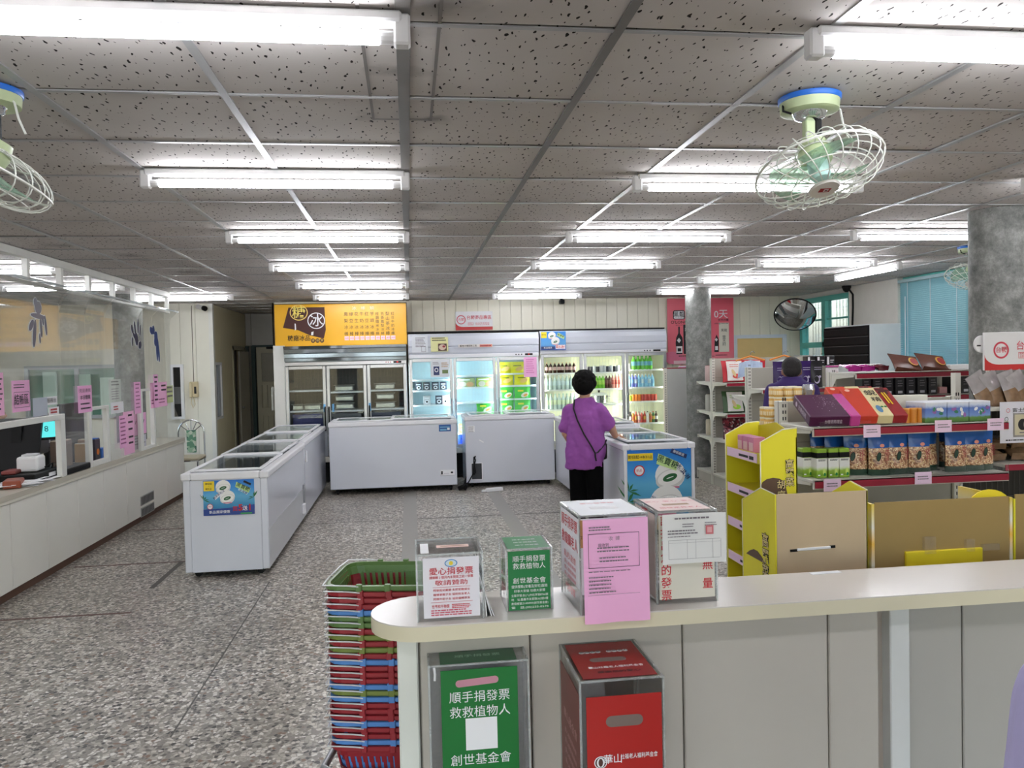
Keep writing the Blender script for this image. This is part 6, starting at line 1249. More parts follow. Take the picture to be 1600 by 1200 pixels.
# stand 1: opens to -X
t = thing('display_stand', 'tall yellow card display stand open at its left side, farthest of the card stands', 'display stand', (1.34, 2.9, 0))
def side(y): return B().prism([(0, 0), (.15, 0), (.15, 1.335), (.09, 1.33), (0, 1.285)], y, y + .006, 'y')
sp_ = side(0).build('near_side', YEL, t); side(.33).build('far_side', YEL, t)
B().prism([(.0, .006), (.335, .006), (.335, 1.32), (.17, 1.345), (.0, 1.30)], .145, .150, 'x').build('back', YELB, t)
B().tube([(-.001, -.001, .0), (-.001, -.001, 1.285), (.09, -.001, 1.331), (.15, -.001, 1.336)], .0025, 4).tube([(-.001, .337, .0), (-.001, .337, 1.285), (.09, .337, 1.331), (.15, .337, 1.336)], .0025, 4).build('cut_edge', WEDGE, t)
for k, z in enumerate((1.225, 1.075, .93, .785, .6, .4)):
    s_ = B().bx(.004, .145, .006, .33, z - .004, z).bx(.0, .004, .006, .33, z - .028, z + .012).build('shelf', YELB, t); B().bx(-.0015, 0, .03, .32, z - .026, z + .010).build('price_strip', TAGP, s_)
    B().bx(-.0020, -.0015, .06, .10, z - .018, z - .004).bx(-.0020, -.0015, .11, .2, z - .015, z - .005).build('price_print', INK, s_)
for k in range(3): o = tag(B().bx(0, .05, 0, .045, 0, .062, .002).build('pink_pack', mt('pack_pink', (206, 130, 170), .5), None, (1.375, 3.04 + k * .055, 1.226)), 'small pink pack on the top level of the yellow stand, %s from the front' % ORD[k], 'pack', 'pink packs'); B().bx(-.001, 0, .004, .041, .006, .04).build('label', mt('pack_label', (226, 190, 206), .5), o)
B().prism([(.03 + .05 * math.cos(k * PI / 6) + .02, 1.115 - .0 + .03 * math.sin(k * PI / 6)) for k in range(7)] + [(-.0 + .02, 1.06), (.07, 1.06), (.11, 1.07)], -.0012, -.0004, 'y').build('mushroom_print', CHB, t)
for k, c in enumerate('高麗菜'): outlined(t, c, .118, 1.195 - k * .036, .036, '-Y', -.0016)
for k, c in enumerate('胡麻'): outlined(t, c, .082, 1.115 - k * .04, .036, '-Y', -.0016)
# stand 2: back to the camera
t = thing('display_stand', 'yellow card display stand showing its pale kraft back with a slot', 'display stand', (1.157, 2.40, 0))
KR1 = mt('pale_kraft', (200, 178, 146), .8, noise=.04, scale=12)
bk = B().bx(.004, .317, 0, .004, 0, 1.172).build('kraft_back', KR1, t)
B().bx(.09, .205, -.006, -.0005, .985, .993, .001).build('white_strip', PAPER, bk, rot=(0, -.02, 0)); B().bx(.068, .092, -.004, -.0005, .983, .991).bx(.203, .222, -.004, -.0005, .986, .994).build('slot_shadow', BLACK, bk, rot=(0, -.02, 0))
def sd(x): return B().prism([(.0, 0), (.25, 0), (.25, 1.115), (.10, 1.178), (0, 1.172)], x, x + .005, 'x')
sd(-.002).build('left_side', YEL, t); sd(.313).build('right_side', YEL, t)
B().tube([(-.002, .25, 0), (-.002, .25, 1.115), (-.002, .10, 1.179), (-.002, 0, 1.173)], .0022, 4).tube([(.318, .25, .9), (.318, .25, 1.115), (.318, .10, 1.188), (.318, 0, 1.173)], .0022, 4).build('cut_edge', WEDGE, t)
B().prism([(0, 1.17), (.25, 1.115), (.10, 1.188)], .3125, .3165, 'x').build('raised_corner', YEL, t)
for z in (1.0, .8, .55, .3): B().bx(.005, .312, .005, .25, z - .004, z).build('shelf', YELB, t)
for k, c in enumerate('高麗菜'): outlined(t, c, .070, 1.005 - k * .052, .050, '-X', -.003)
B().prism([(.22 - .03 * k, .93 + .03 * math.sin(k * PI / 5)) for k in range(6)], -.0035, -.0028, 'x').build('mushroom_print', CHB, t)
# stand 3: wide darker kraft back
t = thing('display_stand', 'wide card display stand showing a darker kraft back and a yellow flap', 'display stand', (1.487, 2.40, 0))
bk = B().bx(.012, .495, 0, .004, 0, 1.130).build('kraft_back', KRAFT2, t)
for x in (.0, .497): B().bx(x, x + .010, -.002, .25, 0, 1.126).build('printed_side', m_grad('stand_edge_print', [(0, (60, 40, 30)), (.78, (90, 70, 50)), (.82, (240, 236, 220)), (.88, (240, 190, 80)), (.93, (236, 232, 220)), (1, (226, 200, 80))], 'Z', 0, 1.13), t)
B().bx(.115, .39, -.012, -.0005, .90, .965, .002).build('yellow_flap', mt('flap_yellow', (236, 214, 40), .5), t)
TAPE = clear('tape', (252, 249, 242), .3, .02, .2, .10, (240, 236, 220))
for (x0, x1, z0, z1) in ((.18, .22, .955, 1.01), (.33, .36, .955, .995), (.39, .45, .955, .975)): B().bx(x0, x1, -.0135, -.0122 if z0 < .95 else -.0005, z0, z1).build('clear_tape', TAPE, t)
for z in (.9, .6, .3): B().bx(.012, .495, .005, .25, z - .004, z).build('shelf', YELB, t)
B().prism([(.44 + .075 * math.cos(PI * k / 10), 1.10 + .052 * math.sin(PI * k / 10)) for k in range(11)], .02, .025, 'y').build('round_header', mt('flap_yellow', (236, 214, 40), .5), t)
t = thing('display_stand', 'card display stand with kraft back cut by the right picture edge', 'display stand', (2.0, 2.40, 0))
B().bx(.006, .48, 0, .004, 0, 1.135).build('kraft_back', KRAFT2, t)
for x in (.0, .48): B().bx(x, x + .006, 0, .25, 0, 1.12).build('side', YEL, t)
for z in (.9, .6, .3): B().bx(.006, .48, .005, .25, z - .004, z).build('shelf', YELB, t)
# ================================================================== snack rack at the right
t = thing('wire_rack', 'dark wire snack rack at the right edge, before the thick column', 'rack', (3.0, 4.02, 0))
RK = mt('dark_wire', (96, 92, 86), .4, .5)
wv = B()
for k in range(26): wv.cyl((.42 + k * .034 - .34, .0, .55), (.42 + k * .034 - .34, 0, 1.34), .0022, n=4)
for z in (.6, .8, 1.0, 1.2, 1.33): wv.cyl((.08, .003, z), (.95, .003, z), .003, n=4)
stuff(wv.build('wire_grid', RK, t))
B().bx(.06, .98, .02, .03, .1, 1.30).build('dark_back', mt('dark_board', (56, 52, 46), .6), t)
B().bx(.0, 1.0, -.26, .02, 1.302, 1.32, .003).build('top_shelf', GS, t); s_ = B().bx(.10, 1.0, -.24, .02, 1.0, 1.018, .003).build('lower_shelf', GS, t); B().bx(.10, 1.0, -.246, -.24, .985, 1.016).build('price_rail', RAILR, s_)
for x in (.0, .98): B().bx(x, x + .03, 0, .04, 0, 1.5).build('upright', GS, t)
B().bx(0, 1.0, -.25, .04, .0, .1).build('base', GS, t)
FO_ = mt('silver_snack_foil', (204, 198, 200), .15, .55, noise=.3, scale=20); SNB = mt('snack_brown', (132, 104, 78), .25, noise=.55, scale=24)
sm = bag_mesh('snack_bag', .14, .19, .055, [SNB, FO_], [(0, 0), (.48, 1)], 8, 10, .1)
for k in range(9):
    o = ob('snack_bag', sm, None, (3.06 + k * .082, 3.85 + .014 * (k % 2), 1.322), (-.22, -.36 + .08 * (k % 3), .35)); tag(o, 'silver-topped snack bag on the rack under the company sign, %s from the left' % ORD[k], 'bag', 'snack bags in the slanting row')
for k in range(4):
    o = ob('snack_bag', sm, None, (3.12 + k * .16, 3.86, 1.03), (-1.25, 0, .2 * (-1) ** k)); tag(o, 'snack bag lying on the lower rack shelf, %s from the left' % ORD[k], 'bag', 'snack bags lying on the lower shelf'); o.location.z = 1.045
    o = ob('snack_bag', sm, None, (3.15 + k * .16, 3.92, 1.10), (-1.3, 0, -.2 * (-1) ** k)); tag(o, 'snack bag lying on the upper layer of the lower rack shelf, %s from the left' % ORD[k], 'bag', 'snack bags lying on the lower shelf')
sgn = tag(B().bx(0, .82, 0, .015, 0, .205, .002).build('store_sign', PAPER, None, (3.08, 3.90, 1.512)), 'white and red company sign above the snack rack at the right edge', 'sign')
hold = bpy.data.objects.new('sign_face', None); COL.objects.link(hold); hold.parent = sgn; hold.location = (.28, -.0, 0)
a = Art(sgn, -.001); LG = mt('logo_red', (214, 70, 90), .5); h = .195
a.poly([(0, 0), (.82, 0), (.82, .03), (.085, .03)] + [(.085 - .085 * math.sin(q * PI / 12), .03 + .055 * (1 - math.cos(q * PI / 12))) for q in range(1, 7)], mt('sign_red', (206, 48, 48), .45)); a.ring(.098, .108, .036, .046, LG); a.frame(.20, .062, .265, .095, .002, LG); a.done(); y_ = a.top()
T(sgn, '台糖', .098, y_, .108, .034, LG, bold=.012); T(sgn, '台糖商品專區', .185, y_, .128, .052, LG, align='LEFT', bold=.006); T(sgn, '服務到心', .2325, y_, .086, .013, LG); T(sgn, '品質優良', .2325, y_, .071, .013, LG); T(sgn, '食品 商品專業服務', .28, y_, .086, .014, LG, align='LEFT'); T(sgn, '優質安心的選擇', .28, y_, .070, .012, LG, align='LEFT')
bpy.data.objects.remove(hold)
for x in (.03, .5): B().bx(x, x + .012, .015, .03, -.18, .15).build('sign_post', GS, sgn)
o = tag(B().cyl((0, 0, 0), (0, .012, 0), .048, n=24).build('round_plate', PAPER, None, (3.09, 3.925, 1.655)), 'round white plate peeking out left of the company sign on the right', 'plate'); Art(o, -.001).rect(-.036, -.012, -.012, -.004, INK).done()
o = panel('snack_poster', .30, .215, mt('poster_silver', (226, 224, 234), .5), None, (3.19, 3.74, 1.135), 0, .002); tag(o, 'white hanging poster with a framed dark crest on the snack rack', 'poster')
a = Art(o); a.rect(-.075, .03, .045, .155, mt('frame_grey', (150, 144, 140), .5)).rect(-.067, .04, .037, .148, mt('pale_card', (206, 196, 166), .5)).ell(-.022, .095, .026, .03, INK).ell(-.008, .095, .008, .02, mt('pale_card', (206, 196, 166), .5)).rect(-.04, .05, .012, .056, INKG).ring(-.105, .17, .009, .011, mt('logo_red', (214, 70, 90), .5)).ring(-.115, .125, .009, .011, INK).lines(-.128, -.10, .11, .008, 4, INK, .005, seg=3).lines(-.12, .06, .012, .01, 1, INK, .006); a.done()
T(o, '富士堅果', -.02, a.top(), .170, .022, INK, bold=.005, w=.12)
# ================================================================== air conditioner, mirror, cameras
ac = thing('air_conditioner', 'tall white standing air conditioner with black louvres against the right wall', 'air conditioner', (5.85, 9.61, 0))
ACW = mt('ac_white', (226, 230, 230), .35)
B().bx(-.225, .235, -.53, .53, 0, 1.98, .012).build('body', ACW, ac); lv = B().bx(-.232, -.224, -.53, .53, 1.47, 1.965)
lp = lv.build('louvre_panel', mt('black_louvre', (12, 12, 13), .6, spec=.2), ac)
for k in range(4): B().bx(-.245, -.231, -.52, .52, 1.50 + k * .115, 1.59 + k * .115, .006).build('louvre', BLACK, lp)
for k in range(3): B().bx(-.238, -.2325, -.52, .52, 1.595 + k * .115, 1.603 + k * .115).build('louvre_gap', mt('louvre_grey', (84, 84, 86), .4), lp)
B().bx(-.2275, -.2255, .33, .53, 1.30, 1.34).build('red_ribbon', REDD, ac, rot=(-.0, 0, 0)); B().bx(-.228, -.2245, -.52, .52, .3, 1.3, .004).build('front_cover', mt('ac_front', (220, 222, 220), .4), ac)
mr_ = thing('convex_mirror', 'round convex mirror tilted down beside the teal window', 'mirror', (5.44, 10.6, 2.185), (math.radians(40), math.radians(0), math.radians(-28)))
bpy.context.view_layer.update(); MI = mr_.matrix_world.inverted()
prof = [(.001, .06)] + [(.28 * k / 8, .06 * (1 - (k / 8) ** 2)) for k in range(1, 9)]
MIR = mt('mirror_silver', (236, 240, 242), .015, 1.0, noise=.0)
b = B(); n = 40; vs = [(0, -.07, 0)]
for k in range(1, 9):
    for q in range(n): t_ = 2 * PI * q / n; vs.append((.275 * k / 8 * math.cos(t_), -.07 * (1 - (k / 8) ** 2), .275 * k / 8 * math.sin(t_)))
fs = [(0, 1 + q, 1 + (q + 1) % n) for q in range(n)] + [(1 + (k - 1) * n + q, 1 + (k - 1) * n + (q + 1) % n, 1 + k * n + (q + 1) % n, 1 + k * n + q) for k in range(1, 8) for q in range(n)]
b.add(vs, fs); b.build('mirror_dish', MIR, mr_, smooth=80)
B().tube([(.278 * math.cos(2 * PI * q / 40), .004, .278 * math.sin(2 * PI * q / 40)) for q in range(40)], .010, 6, True).build('rubber_rim', BLACK, mr_)
B().cyl((0, .005, 0), (0, .012, 0), .26, n=32).build('mirror_back', BLACK, mr_); B().tube([(0, .01, 0), MI @ Vector((5.62, 10.95, 2.32)), MI @ Vector((6.1, 11.7, 2.34))], .012, 6).build('mirror_bracket', STEEL, mr_)
cm = thing('security_camera', 'black dome camera with a dark cable down to the air conditioner', 'camera', (5.9, 10.05, CEIL)); B().cyl((0, 0, -.03), (0, 0, 0), .06, n=16).lathe([(.02, -.085), (.045, -.06), (.055, -.03)], n=16).build('dome', BLACK, cm); B().tube([(.03, 0, -.04), (.06, -.05, -.12), (.06, -.05, -.30), (.05, -.05, -.54)], .014, 6).build('cable', BLACK, cm)
cm = thing('security_camera', 'small black camera on the ceiling edge above the drinks fridge', 'camera', (2.28, 11.6, CEIL)); B().bx(-.035, .035, -.07, .03, -.085, -.02, .012).build('body', BLACK, cm); B().cyl((0, 0, -.02), (0, 0, 0), .02).build('mount', BLACK, cm); B().cyl((0, -.071, -.05), (0, -.078, -.05), .02).build('lens', mt('lens_glass', (30, 34, 40), .1), cm)
cm = thing('security_camera', 'white bullet camera with a black lens above the wall telephone', 'camera', (-2.86, 11.62, 2.46)); B().cyl((-.08, .06, .03), (.03, -.05, -.0), .03, n=12).build('body', PAPER, cm); B().cyl((.03, -.05, -.0), (.06, -.08, -.01), .036, n=12).build('lens_hood', BLACK, cm); B().cyl((-.07, .05, .03), (-.08, .12, .06), .012).build('arm', PAPER, cm)
tl = thing('wall_telephone', 'cream wall telephone with a hanging coiled cord on the pale wall', 'telephone', (-3.03, 11.70, 1.21)); PHC = mt('phone_cream', (214, 200, 162), .5)
B().bx(-.055, .055, -.03, .045, 0, .22, .01).build('body', PHC, tl); B().bx(-.05, -.01, -.065, -.03, .0, .21, .012).build('handset', PHC, tl); B().bx(.01, .04, -.033, -.029, .05, .15).build('keypad', DARK, tl)
B().tube([(-.03, -.03, 0), (-.035, -.035, -.08), (-.01, -.035, -.15), (.02, -.035, -.10), (.0, -.03, 0)], .006, 5).build('coiled_cord', PHC, tl); B().tube([(-.01, .04, .22), (-.012, .046, .7), (-.008, .046, 1.30)], .005, 5).build('line_cable', mt('cable_brown', (110, 100, 84), .6), tl)
ch = thing('chair', 'chrome tube chair with green leafy backrest beside the end of the counter', 'chair', (-2.89, 10.95, 0))
R_ = .15; arcp = [(-.16, .0, .0), (-.165, 0, .55)] + [(-.165 * math.cos(PI * k / 10), .0, .77 + .165 * math.sin(PI * k / 10)) for k in range(11)] + [(.165, 0, .55), (.16, 0, 0)]
B().tube(arcp, .011, 8).build('back_frame', CHROME, ch, smooth=60)
for sx in (-1, 1): B().tube([(sx * .16, -.36, 0), (sx * .165, -.36, .43)], .011, 8).build('leg', CHROME, ch)
for an in (35, 62, 90, 118, 145): sp2 = B(); sp2.tube([(.06 * math.cos(math.radians(an)), 0, .78 + .03 * math.sin(math.radians(an))), (.16 * math.cos(math.radians(an)), 0, .77 + .16 * math.sin(math.radians(an)))], .006, 5); sp2.build('back_spoke', CHROME, ch)
B().bx(-.06, .06, -.012, .012, .50, .80, .006).build('back_pad', m_speck('leafy_cloth', [(96, 140, 112), (150, 180, 150), (70, 110, 90), (190, 200, 180)], 22, .7), ch)
B().bx(-.18, .18, -.38, .02, .43, .475, .02).build('seat', mt('seat_beige', (196, 186, 160), .6), ch); B().tube([(-.17, -.37, .43), (.17, -.37, .43), (.17, .01, .43), (-.17, .01, .43)], .010, 6, True).build('seat_frame', CHROME, ch)
tag(B().bx(-.15, .15, -.12, .12, 0, .26, .01).build('red_bin', mt('bin_red', (140, 40, 40), .5), None, (-2.45, 10.75, 0)), 'dark red bin on the floor between the counter end and the left freezers', 'bin')
tag(B().sheet(lambda u, v: ((u - .5) * .16 * (1.2 - .4 * v), .012 * math.sin(u * 9), v * .32), 8, 4).build('hung_towel', mt('towel_white', (226, 224, 218), .9), None, (-1.86, 11.2, 1.02), PI / 2), 'pale towel hung on the left side of the ice fridge', 'towel')
# ================================================================== orbit ceiling fans
def make_fan(label, loc, tilt, blade=0.3):
    t = thing('ceiling_fan', label, 'fan', loc, 0, 'pale green orbit ceiling fans')
    FG = mt('fan_green', (190, 204, 160), .4); FBL = mt('fan_blue', (30, 110, 210), .4); FW = mt('fan_wire', (226, 228, 220), .35); FA = mt('fan_aqua', (176, 214, 204), .3)
    B().lathe([(.105, -.018), (.108, -.012), (.108, 0), (.1, 0)], n=32).build('blue_ring', FBL, t, smooth=40)
    B().lathe([(.085, -.055), (.1, -.05), (.103, -.018), (.09, -.018)], n=32).build('base_drum', FG, t, smooth=40)
    B().lathe([(.02, -.085), (.05, -.075), (.06, -.055)], n=20).build('gear_cover', CHROME, t, smooth=50)
    B().bx(-.022, .014, -.016, .016, -.19, -.05, .004).build('arm', FG, t); B().bx(.02, .04, -.01, .01, -.16, -.06).build('arm_rod', BLACK, t)
    h = bpy.data.objects.new('fan_head', None); COL.objects.link(h); h.parent = t; h.location = (.012, -.01, -.205); h.rotation_euler = tilt
    # head frame: axis along local -z (cage front down)
    B().lathe([(.02, .05), (.05, .045), (.06, .0), (.055, -.03), (.03, -.035)], n=20).build('motor', FG, h, smooth=50)
    B().lathe([(.001, -.105), (.028, -.10), (.036, -.085), (.036, -.035)], n=20).build('hub', FA, h, smooth=50)
    BL = clear('blade_plastic', (206, 236, 214), .4, .25, .15, .45, (176, 216, 190))
    for k in range(3):
        def f(u, v, k=k):
            a = k * 2 * PI / 3 + blade + (u - .5) * (1.15 + .25 * v); r = .035 + v * .135
            return (r * math.cos(a), r * math.sin(a), -.065 + (u - .5) * .05 * (1 - .2 * v))
        B().sheet(f, 8, 6).build('blade', BL, h, smooth=60)
    R = .215
    w_ = B()
    for k in range(22):
        a0 = 2 * PI * k / 22; pts = [(.06 + .158 * math.sin(PI * q / 12) ** .8, -.062 + .074 * math.cos(PI * q / 12)) for q in range(13)]
        w_.tube([(r * math.cos(a0 + .45 * q / 12), r * math.sin(a0 + .45 * q / 12), z) for q, (r, z) in enumerate(pts)], .0022, 5)
    for r, z, rr in ((.219, -.062, .0045), (.13, .004, .0025), (.065, .011, .003), (.17, -.112, .0022), (.11, -.130, .0022)): w_.tube([(r * math.cos(2 * PI * k / 36), r * math.sin(2 * PI * k / 36), z) for k in range(36)], rr, 5, True)
    stuff(w_.build('wire_cage', FW, h, smooth=60))
    B().lathe([(.001, -.146), (.05, -.146), (.055, -.140), (.05, -.134), (.001, -.134)], n=28).build('centre_disc', mt('disc_white', (226, 222, 216), .4), h, smooth=40)
    B().bx(-.020, .020, -.011, .011, -.1475, -.146).build('badge', mt('badge_red', (150, 24, 34), .4), h)
    B().bx(-.004, .012, -.0065, .0065, -.1482, -.1475).build('badge_frame', PAPER, h); B().bx(-.001, .009, -.0035, .0035, -.1488, -.1482).build('badge_core', mt('badge_dark', (90, 16, 24), .4), h)
    B().tube([(.08, -.02, -.03), (.10, -.03, -.05), (.11, -.03, -.10), (.13, -.03, -.15)], .004, 5).build('power_wire', FW, t)
    B().tube([(-.10, 0, -.03), (-.11, -.02, -.055), (-.09, -.04, -.07)], .004, 5).build('hanging_wire', BLACK, t)
    return t
def tilt_to(d):  # rotation that takes local -z to direction d
    return Vector((0, 0, -1)).rotation_difference(Vector(d)).to_euler()
make_fan('pale green orbit fan with blue base on the ceiling above the near shelves', (1.445, 2.69, CEIL), tilt_to((.05, -.36, -.93)))
make_fan('orbit fan half cut by the left picture edge', (-1.335, 2.78, CEIL), tilt_to((-.42, -.15, -.9)), .9)
make_fan('orbit fan half hidden behind the thick column on the right', (4.93, 6.4, CEIL), tilt_to((-.30, -.25, -.92)), .6)

# ================================================================== people
SKIN = mt('skin', (196, 150, 122), .55, noise=.04, scale=20); SKIN2 = mt('skin_tan', (150, 108, 84), .55, noise=.04, scale=20); HAIR = mt('black_hair', (9, 8, 8), .7, spec=.15, noise=.3, scale=60, bump=.6); 
def caps(b, p0, p1, r0, r1, n=12, s=(1, 1, 1)):
    """tapered limb with rounded ends"""
    P0, P1 = Vector(p0), Vector(p1); d = (P1 - P0); L = d.length; d.normalize()
    pts, rs = [], []
    for k in range(4): a = PI / 2 * (k / 4); pts.append(P0 - d * r0 * math.cos(a)); rs.append(max(.001, r0 * math.sin(a)))
    for k in range(5): f = k / 4; pts.append(P0 + d * L * f); rs.append(r0 + (r1 - r0) * f)
    for k in range(1, 5): a = PI / 2 * (k / 4); pts.append(P1 + d * r1 * math.sin(a)); rs.append(max(.001, r1 * math.cos(a)))
    b.tube(pts, rs, n)
def loft(b, rings, n=20, pw=2.3):
    """torso-like body: rings of (z, cx, cy, rx, ry)"""
    vs = []
    for (z, cx, cy, rx, ry) in rings:
        for k in range(n):
            t = 2 * PI * k / n; c, s = math.cos(t), math.sin(t)
            vs.append((cx + rx * math.copysign(abs(c) ** (2 / pw), c), cy + ry * math.copysign(abs(s) ** (2 / pw), s), z))
    L = len(rings); fs = [(i * n + k, i * n + (k + 1) % n, (i + 1) * n + (k + 1) % n, (i + 1) * n + k) for i in range(L - 1) for k in range(n)]
    fs += [tuple(range(n - 1, -1, -1)), tuple((L - 1) * n + k for k in range(n))]
    b.add(vs, fs)
def skinify(o, vox, smooth=4):
    m = o.modifiers.new('one_surface', 'REMESH'); m.mode = 'VOXEL'; m.voxel_size = vox; m.use_smooth_shade = True
    if smooth: s = o.modifiers.new('soft', 'SMOOTH'); s.iterations = smooth; s.factor = .5
    return o
def hand(b, wrist, d, palm_n, s=1.0, curl=.5, side=1):
    """palm and five bent fingers; d = pointing direction, palm_n = palm normal"""
    d = Vector(d).normalized(); nrm = Vector(palm_n); nrm = (nrm - d * nrm.dot(d)).normalized(); ac = d.cross(nrm) * side; w0 = Vector(wrist)
    for q in (-.026, -.009, .009, .026): caps(b, w0 + ac * q * .6 * s, w0 + d * .075 * s + ac * q * s, .013 * s, .0115 * s, 8)
    for q, L in ((-.028, .062), (-.0095, .072), (.0095, .078), (.028, .07)):
        p = w0 + d * .078 * s + ac * q * s; dd = d.copy()
        for l, r in ((.45, .0085), (.32, .0078), (.25, .007)):
            dd = (dd + nrm * curl * .55).normalized(); e = p + dd * L * l * s; caps(b, p, e, r * s, r * .94 * s, 8); p = e
    p = w0 + d * .02 * s + ac * .028 * s; dd = (d * .6 + ac * .75 + nrm * .15).normalized()
    for l, r in ((.04, .011), (.03, .0095), (.024, .0085)): e = p + dd * l * s; caps(b, p, e, r * s, r * .93 * s, 8); p = e; dd = (dd + d * .35 + nrm * curl * .3).normalized()
def head(b, c, r=.098, face=(0, 1, 0)):
    """skull, jaw, nose, ears; face = direction it looks (built looking +Y, then turned by the caller's frame)"""
    x, y, z = c
    b.ell((x, y - .01, z + .02), (r * .80, r * .97, r * 1.08), 16, 12); b.ell((x, y + .025, z - .045), (r * .62, r * .66, r * .72), 14, 10)
    b.ell((x, y + .10, z - .015), (.013, .02, .02), 8, 6); b.ell((x, y + .088, z + .01), (.009, .014, .03), 8, 6); b.ell((x, y + .083, z - .058), (.025, .012, .009), 8, 6)
    for s in (-1, 1): b.ell((x + s * .079, y - .012, z - .008), (.010, .020, .031), 8, 6)
def eyes(t, c):
    x, y, z = c
    for s in (-1, 1): B().ell((x + s * .031, y + .079, z + .012), (.013, .006, .008), 10, 6).build('eye', mt('eye_white', (230, 226, 220), .3), t); B().ell((x + s * .031, y + .0845, z + .012), (.006, .003, .006), 8, 6).build('iris', INK, t)
# ---- woman in purple at the right-hand freezers; built looking +Y, turned towards the freezer
HZ = 1.385
wmn = None
b = B(); head(b, (0, .02, HZ + .0)); caps(b, (0, -.01, 1.20), (0, .005, HZ - .05), .052, .048)
loft(b, [(.64, 0, 0, .145, .105), (.80, 0, .0, .15, .12), (.95, 0, .005, .15, .12), (1.1, 0, -.005, .14, .105), (1.2, 0, -.01, .12, .075)])
caps(b, (-.15, -.01, 1.15), (-.19, .0, .93), .055, .045); caps(b, (-.19, .0, .93), (-.17, .14, .80), .042, .030); hand(b, (-.17, .145, .795), (.15, .9, -.5), (.9, 0, -.2), 1, .7, 1)
caps(b, (.145, -.01, 1.14), (.235, .03, .985), .052, .046); caps(b, (.235, .03, .985), (.255, .15, .89), .043, .030); hand(b, (.257, .16, .886), (.35, .9, -.15), (-.05, 0, -1), 1, .35, -1)
for s in (-1, 1): caps(b, (s * .07, 0, .66), (s * .078, .01, .36), .070, .055); caps(b, (s * .078, .01, .36), (s * .083, -.01, .07), .055, .036); b.ell((s * .09, .05, .035), (.04, .11, .035), 12, 8)
WL = (1.635, 7.28, 0); WR = -.42
wmn = skinify(b.build('person', SKIN, None, WL, WR), .0075); tag(wmn, 'woman with short black hair in a purple shirt and black trousers, leaning on the freezer', 'person')
SHP = mt('purple_shirt', (150, 80, 162), .8, noise=.12, scale=9, bump=.35)
b = B(); loft(b, [(.595, -.02, 0, .172, .135), (.61, -.02, 0, .177, .142), (.72, -.01, 0, .183, .152), (.85, 0, 0, .181, .150), (.98, 0, 0, .172, .142), (1.08, 0, -.005, .165, .128), (1.15, 0, -.01, .148, .108), (1.21, 0, -.01, .112, .082), (1.245, 0, -.005, .085, .068), (1.262, 0, 0, .066, .06)], 28, 2.4)
for s in (-1, 1): caps(b, (s * .138, -.01, 1.140), ((.208, .012, 1.01) if s > 0 else (-.182, -.003, .985)), .070, .074)
sh = skinify(b.build('shirt', SHP, wmn), .009, 6)
tx = bpy.data.textures.new('cloth_folds', 'CLOUDS'); tx.noise_scale = .11
dm = sh.modifiers.new('folds', 'DISPLACE'); dm.texture = tx; dm.strength = .036; dm.mid_level = .5; dm.texture_coords = 'LOCAL'
b = B(); loft(b, [(.60, 0, 0, .155, .12), (.72, 0, 0, .162, .125), (.80, 0, 0, .15, .115)], 20)
for s in (-1, 1): loft(b, [(.05, s * .085, 0, .066, .075), (.35, s * .082, 0, .078, .085), (.62, s * .075, 0, .088, .11), (.70, s * .07, 0, .09, .112)], 18)
skinify(b.build('trousers', mt('black_trousers', (8, 8, 9), .9, spec=.1), wmn), .01, 4)
for s in (-1, 1): B().ell((s * .09, .055, .035), (.046, .12, .038), 12, 8).build('shoe', BLACK, wmn, smooth=60)
b = B(); b.ell((0, -.005, HZ + .045), (.108, .118, .098), 18, 12); b.ell((0, -.045, HZ - .005), (.102, .09, .095), 16, 10)
rnd = random.Random(5)
for k in range(60):
    a = rnd.uniform(PI * .93, PI * 2.07); e = rnd.uniform(-.65, 1.3); rr = .100
    b.ell((rr * math.cos(e) * math.cos(a), -.012 + rr * 1.08 * math.cos(e) * math.sin(a), HZ + .03 + rr * math.sin(e)), (.021, .021, .018), 7, 5)
for s in (-1, 1): b.ell((s * .098, -.02, HZ + .012), (.022, .045, .04), 8, 6)
skinify(b.build('hair', HAIR, wmn), .0065, 1)
eyes(wmn, (0, .02, HZ))
STRP = mt('black_strap', (18, 16, 18), .6)
B().tube([(-.055, .03, 1.262), (-.088, -.055, 1.24), (-.085, -.125, 1.17), (-.045, -.150, 1.06), (.02, -.166, .93), (.09, -.158, .81), (.115, -.145, .755), (.135, -.12, .76), (.188, -.03, .83), (.19, .03, .86)], .0075, 6).build('bag_strap', STRP, wmn, smooth=60)
B().tube([(.115, -.15, .765), (.118, -.155, .72), (.124, -.145, .685)], .008, 6).build('strap_end', STRP, wmn)
bgp = B().bx(.06, .17, .13, .20, .66, .82, .02); bgp.build('crossbody_bag', STRP, wmn)
# ---- man among the shelves
b = B(); HM = 1.475
head(b, (0, .02, HM)); caps(b, (0, -.01, 1.30), (0, .005, HM - .05), .060, .058)
loft(b, [(.80, 0, 0, .165, .11), (1.0, 0, 0, .165, .12), (1.2, 0, 0, .155, .11), (1.32, 0, -.01, .11, .075)])
for s in (-1, 1):
    caps(b, (s * .155, -.01, 1.27), (s * .19, .02, 1.00), .054, .047); caps(b, (s * .19, .02, 1.0), (s * .17, .25, .98), .043, .032); hand(b, (s * .168, .26, .98), (-s * .3, .9, 0), (0, 0, -1), 1.05, .6, -s)
    caps(b, (s * .09, 0, .80), (s * .1, .01, .44), .09, .062); caps(b, (s * .1, .01, .44), (s * .1, -.01, .08), .06, .04); b.ell((s * .1, .05, .04), (.045, .125, .04), 12, 8)
man = skinify(b.build('person', SKIN2, None, (3.36, 6.62, 0), -.42), .0085); tag(man, 'man with cropped dark hair in a dark purple shirt, standing among the shelves', 'person')
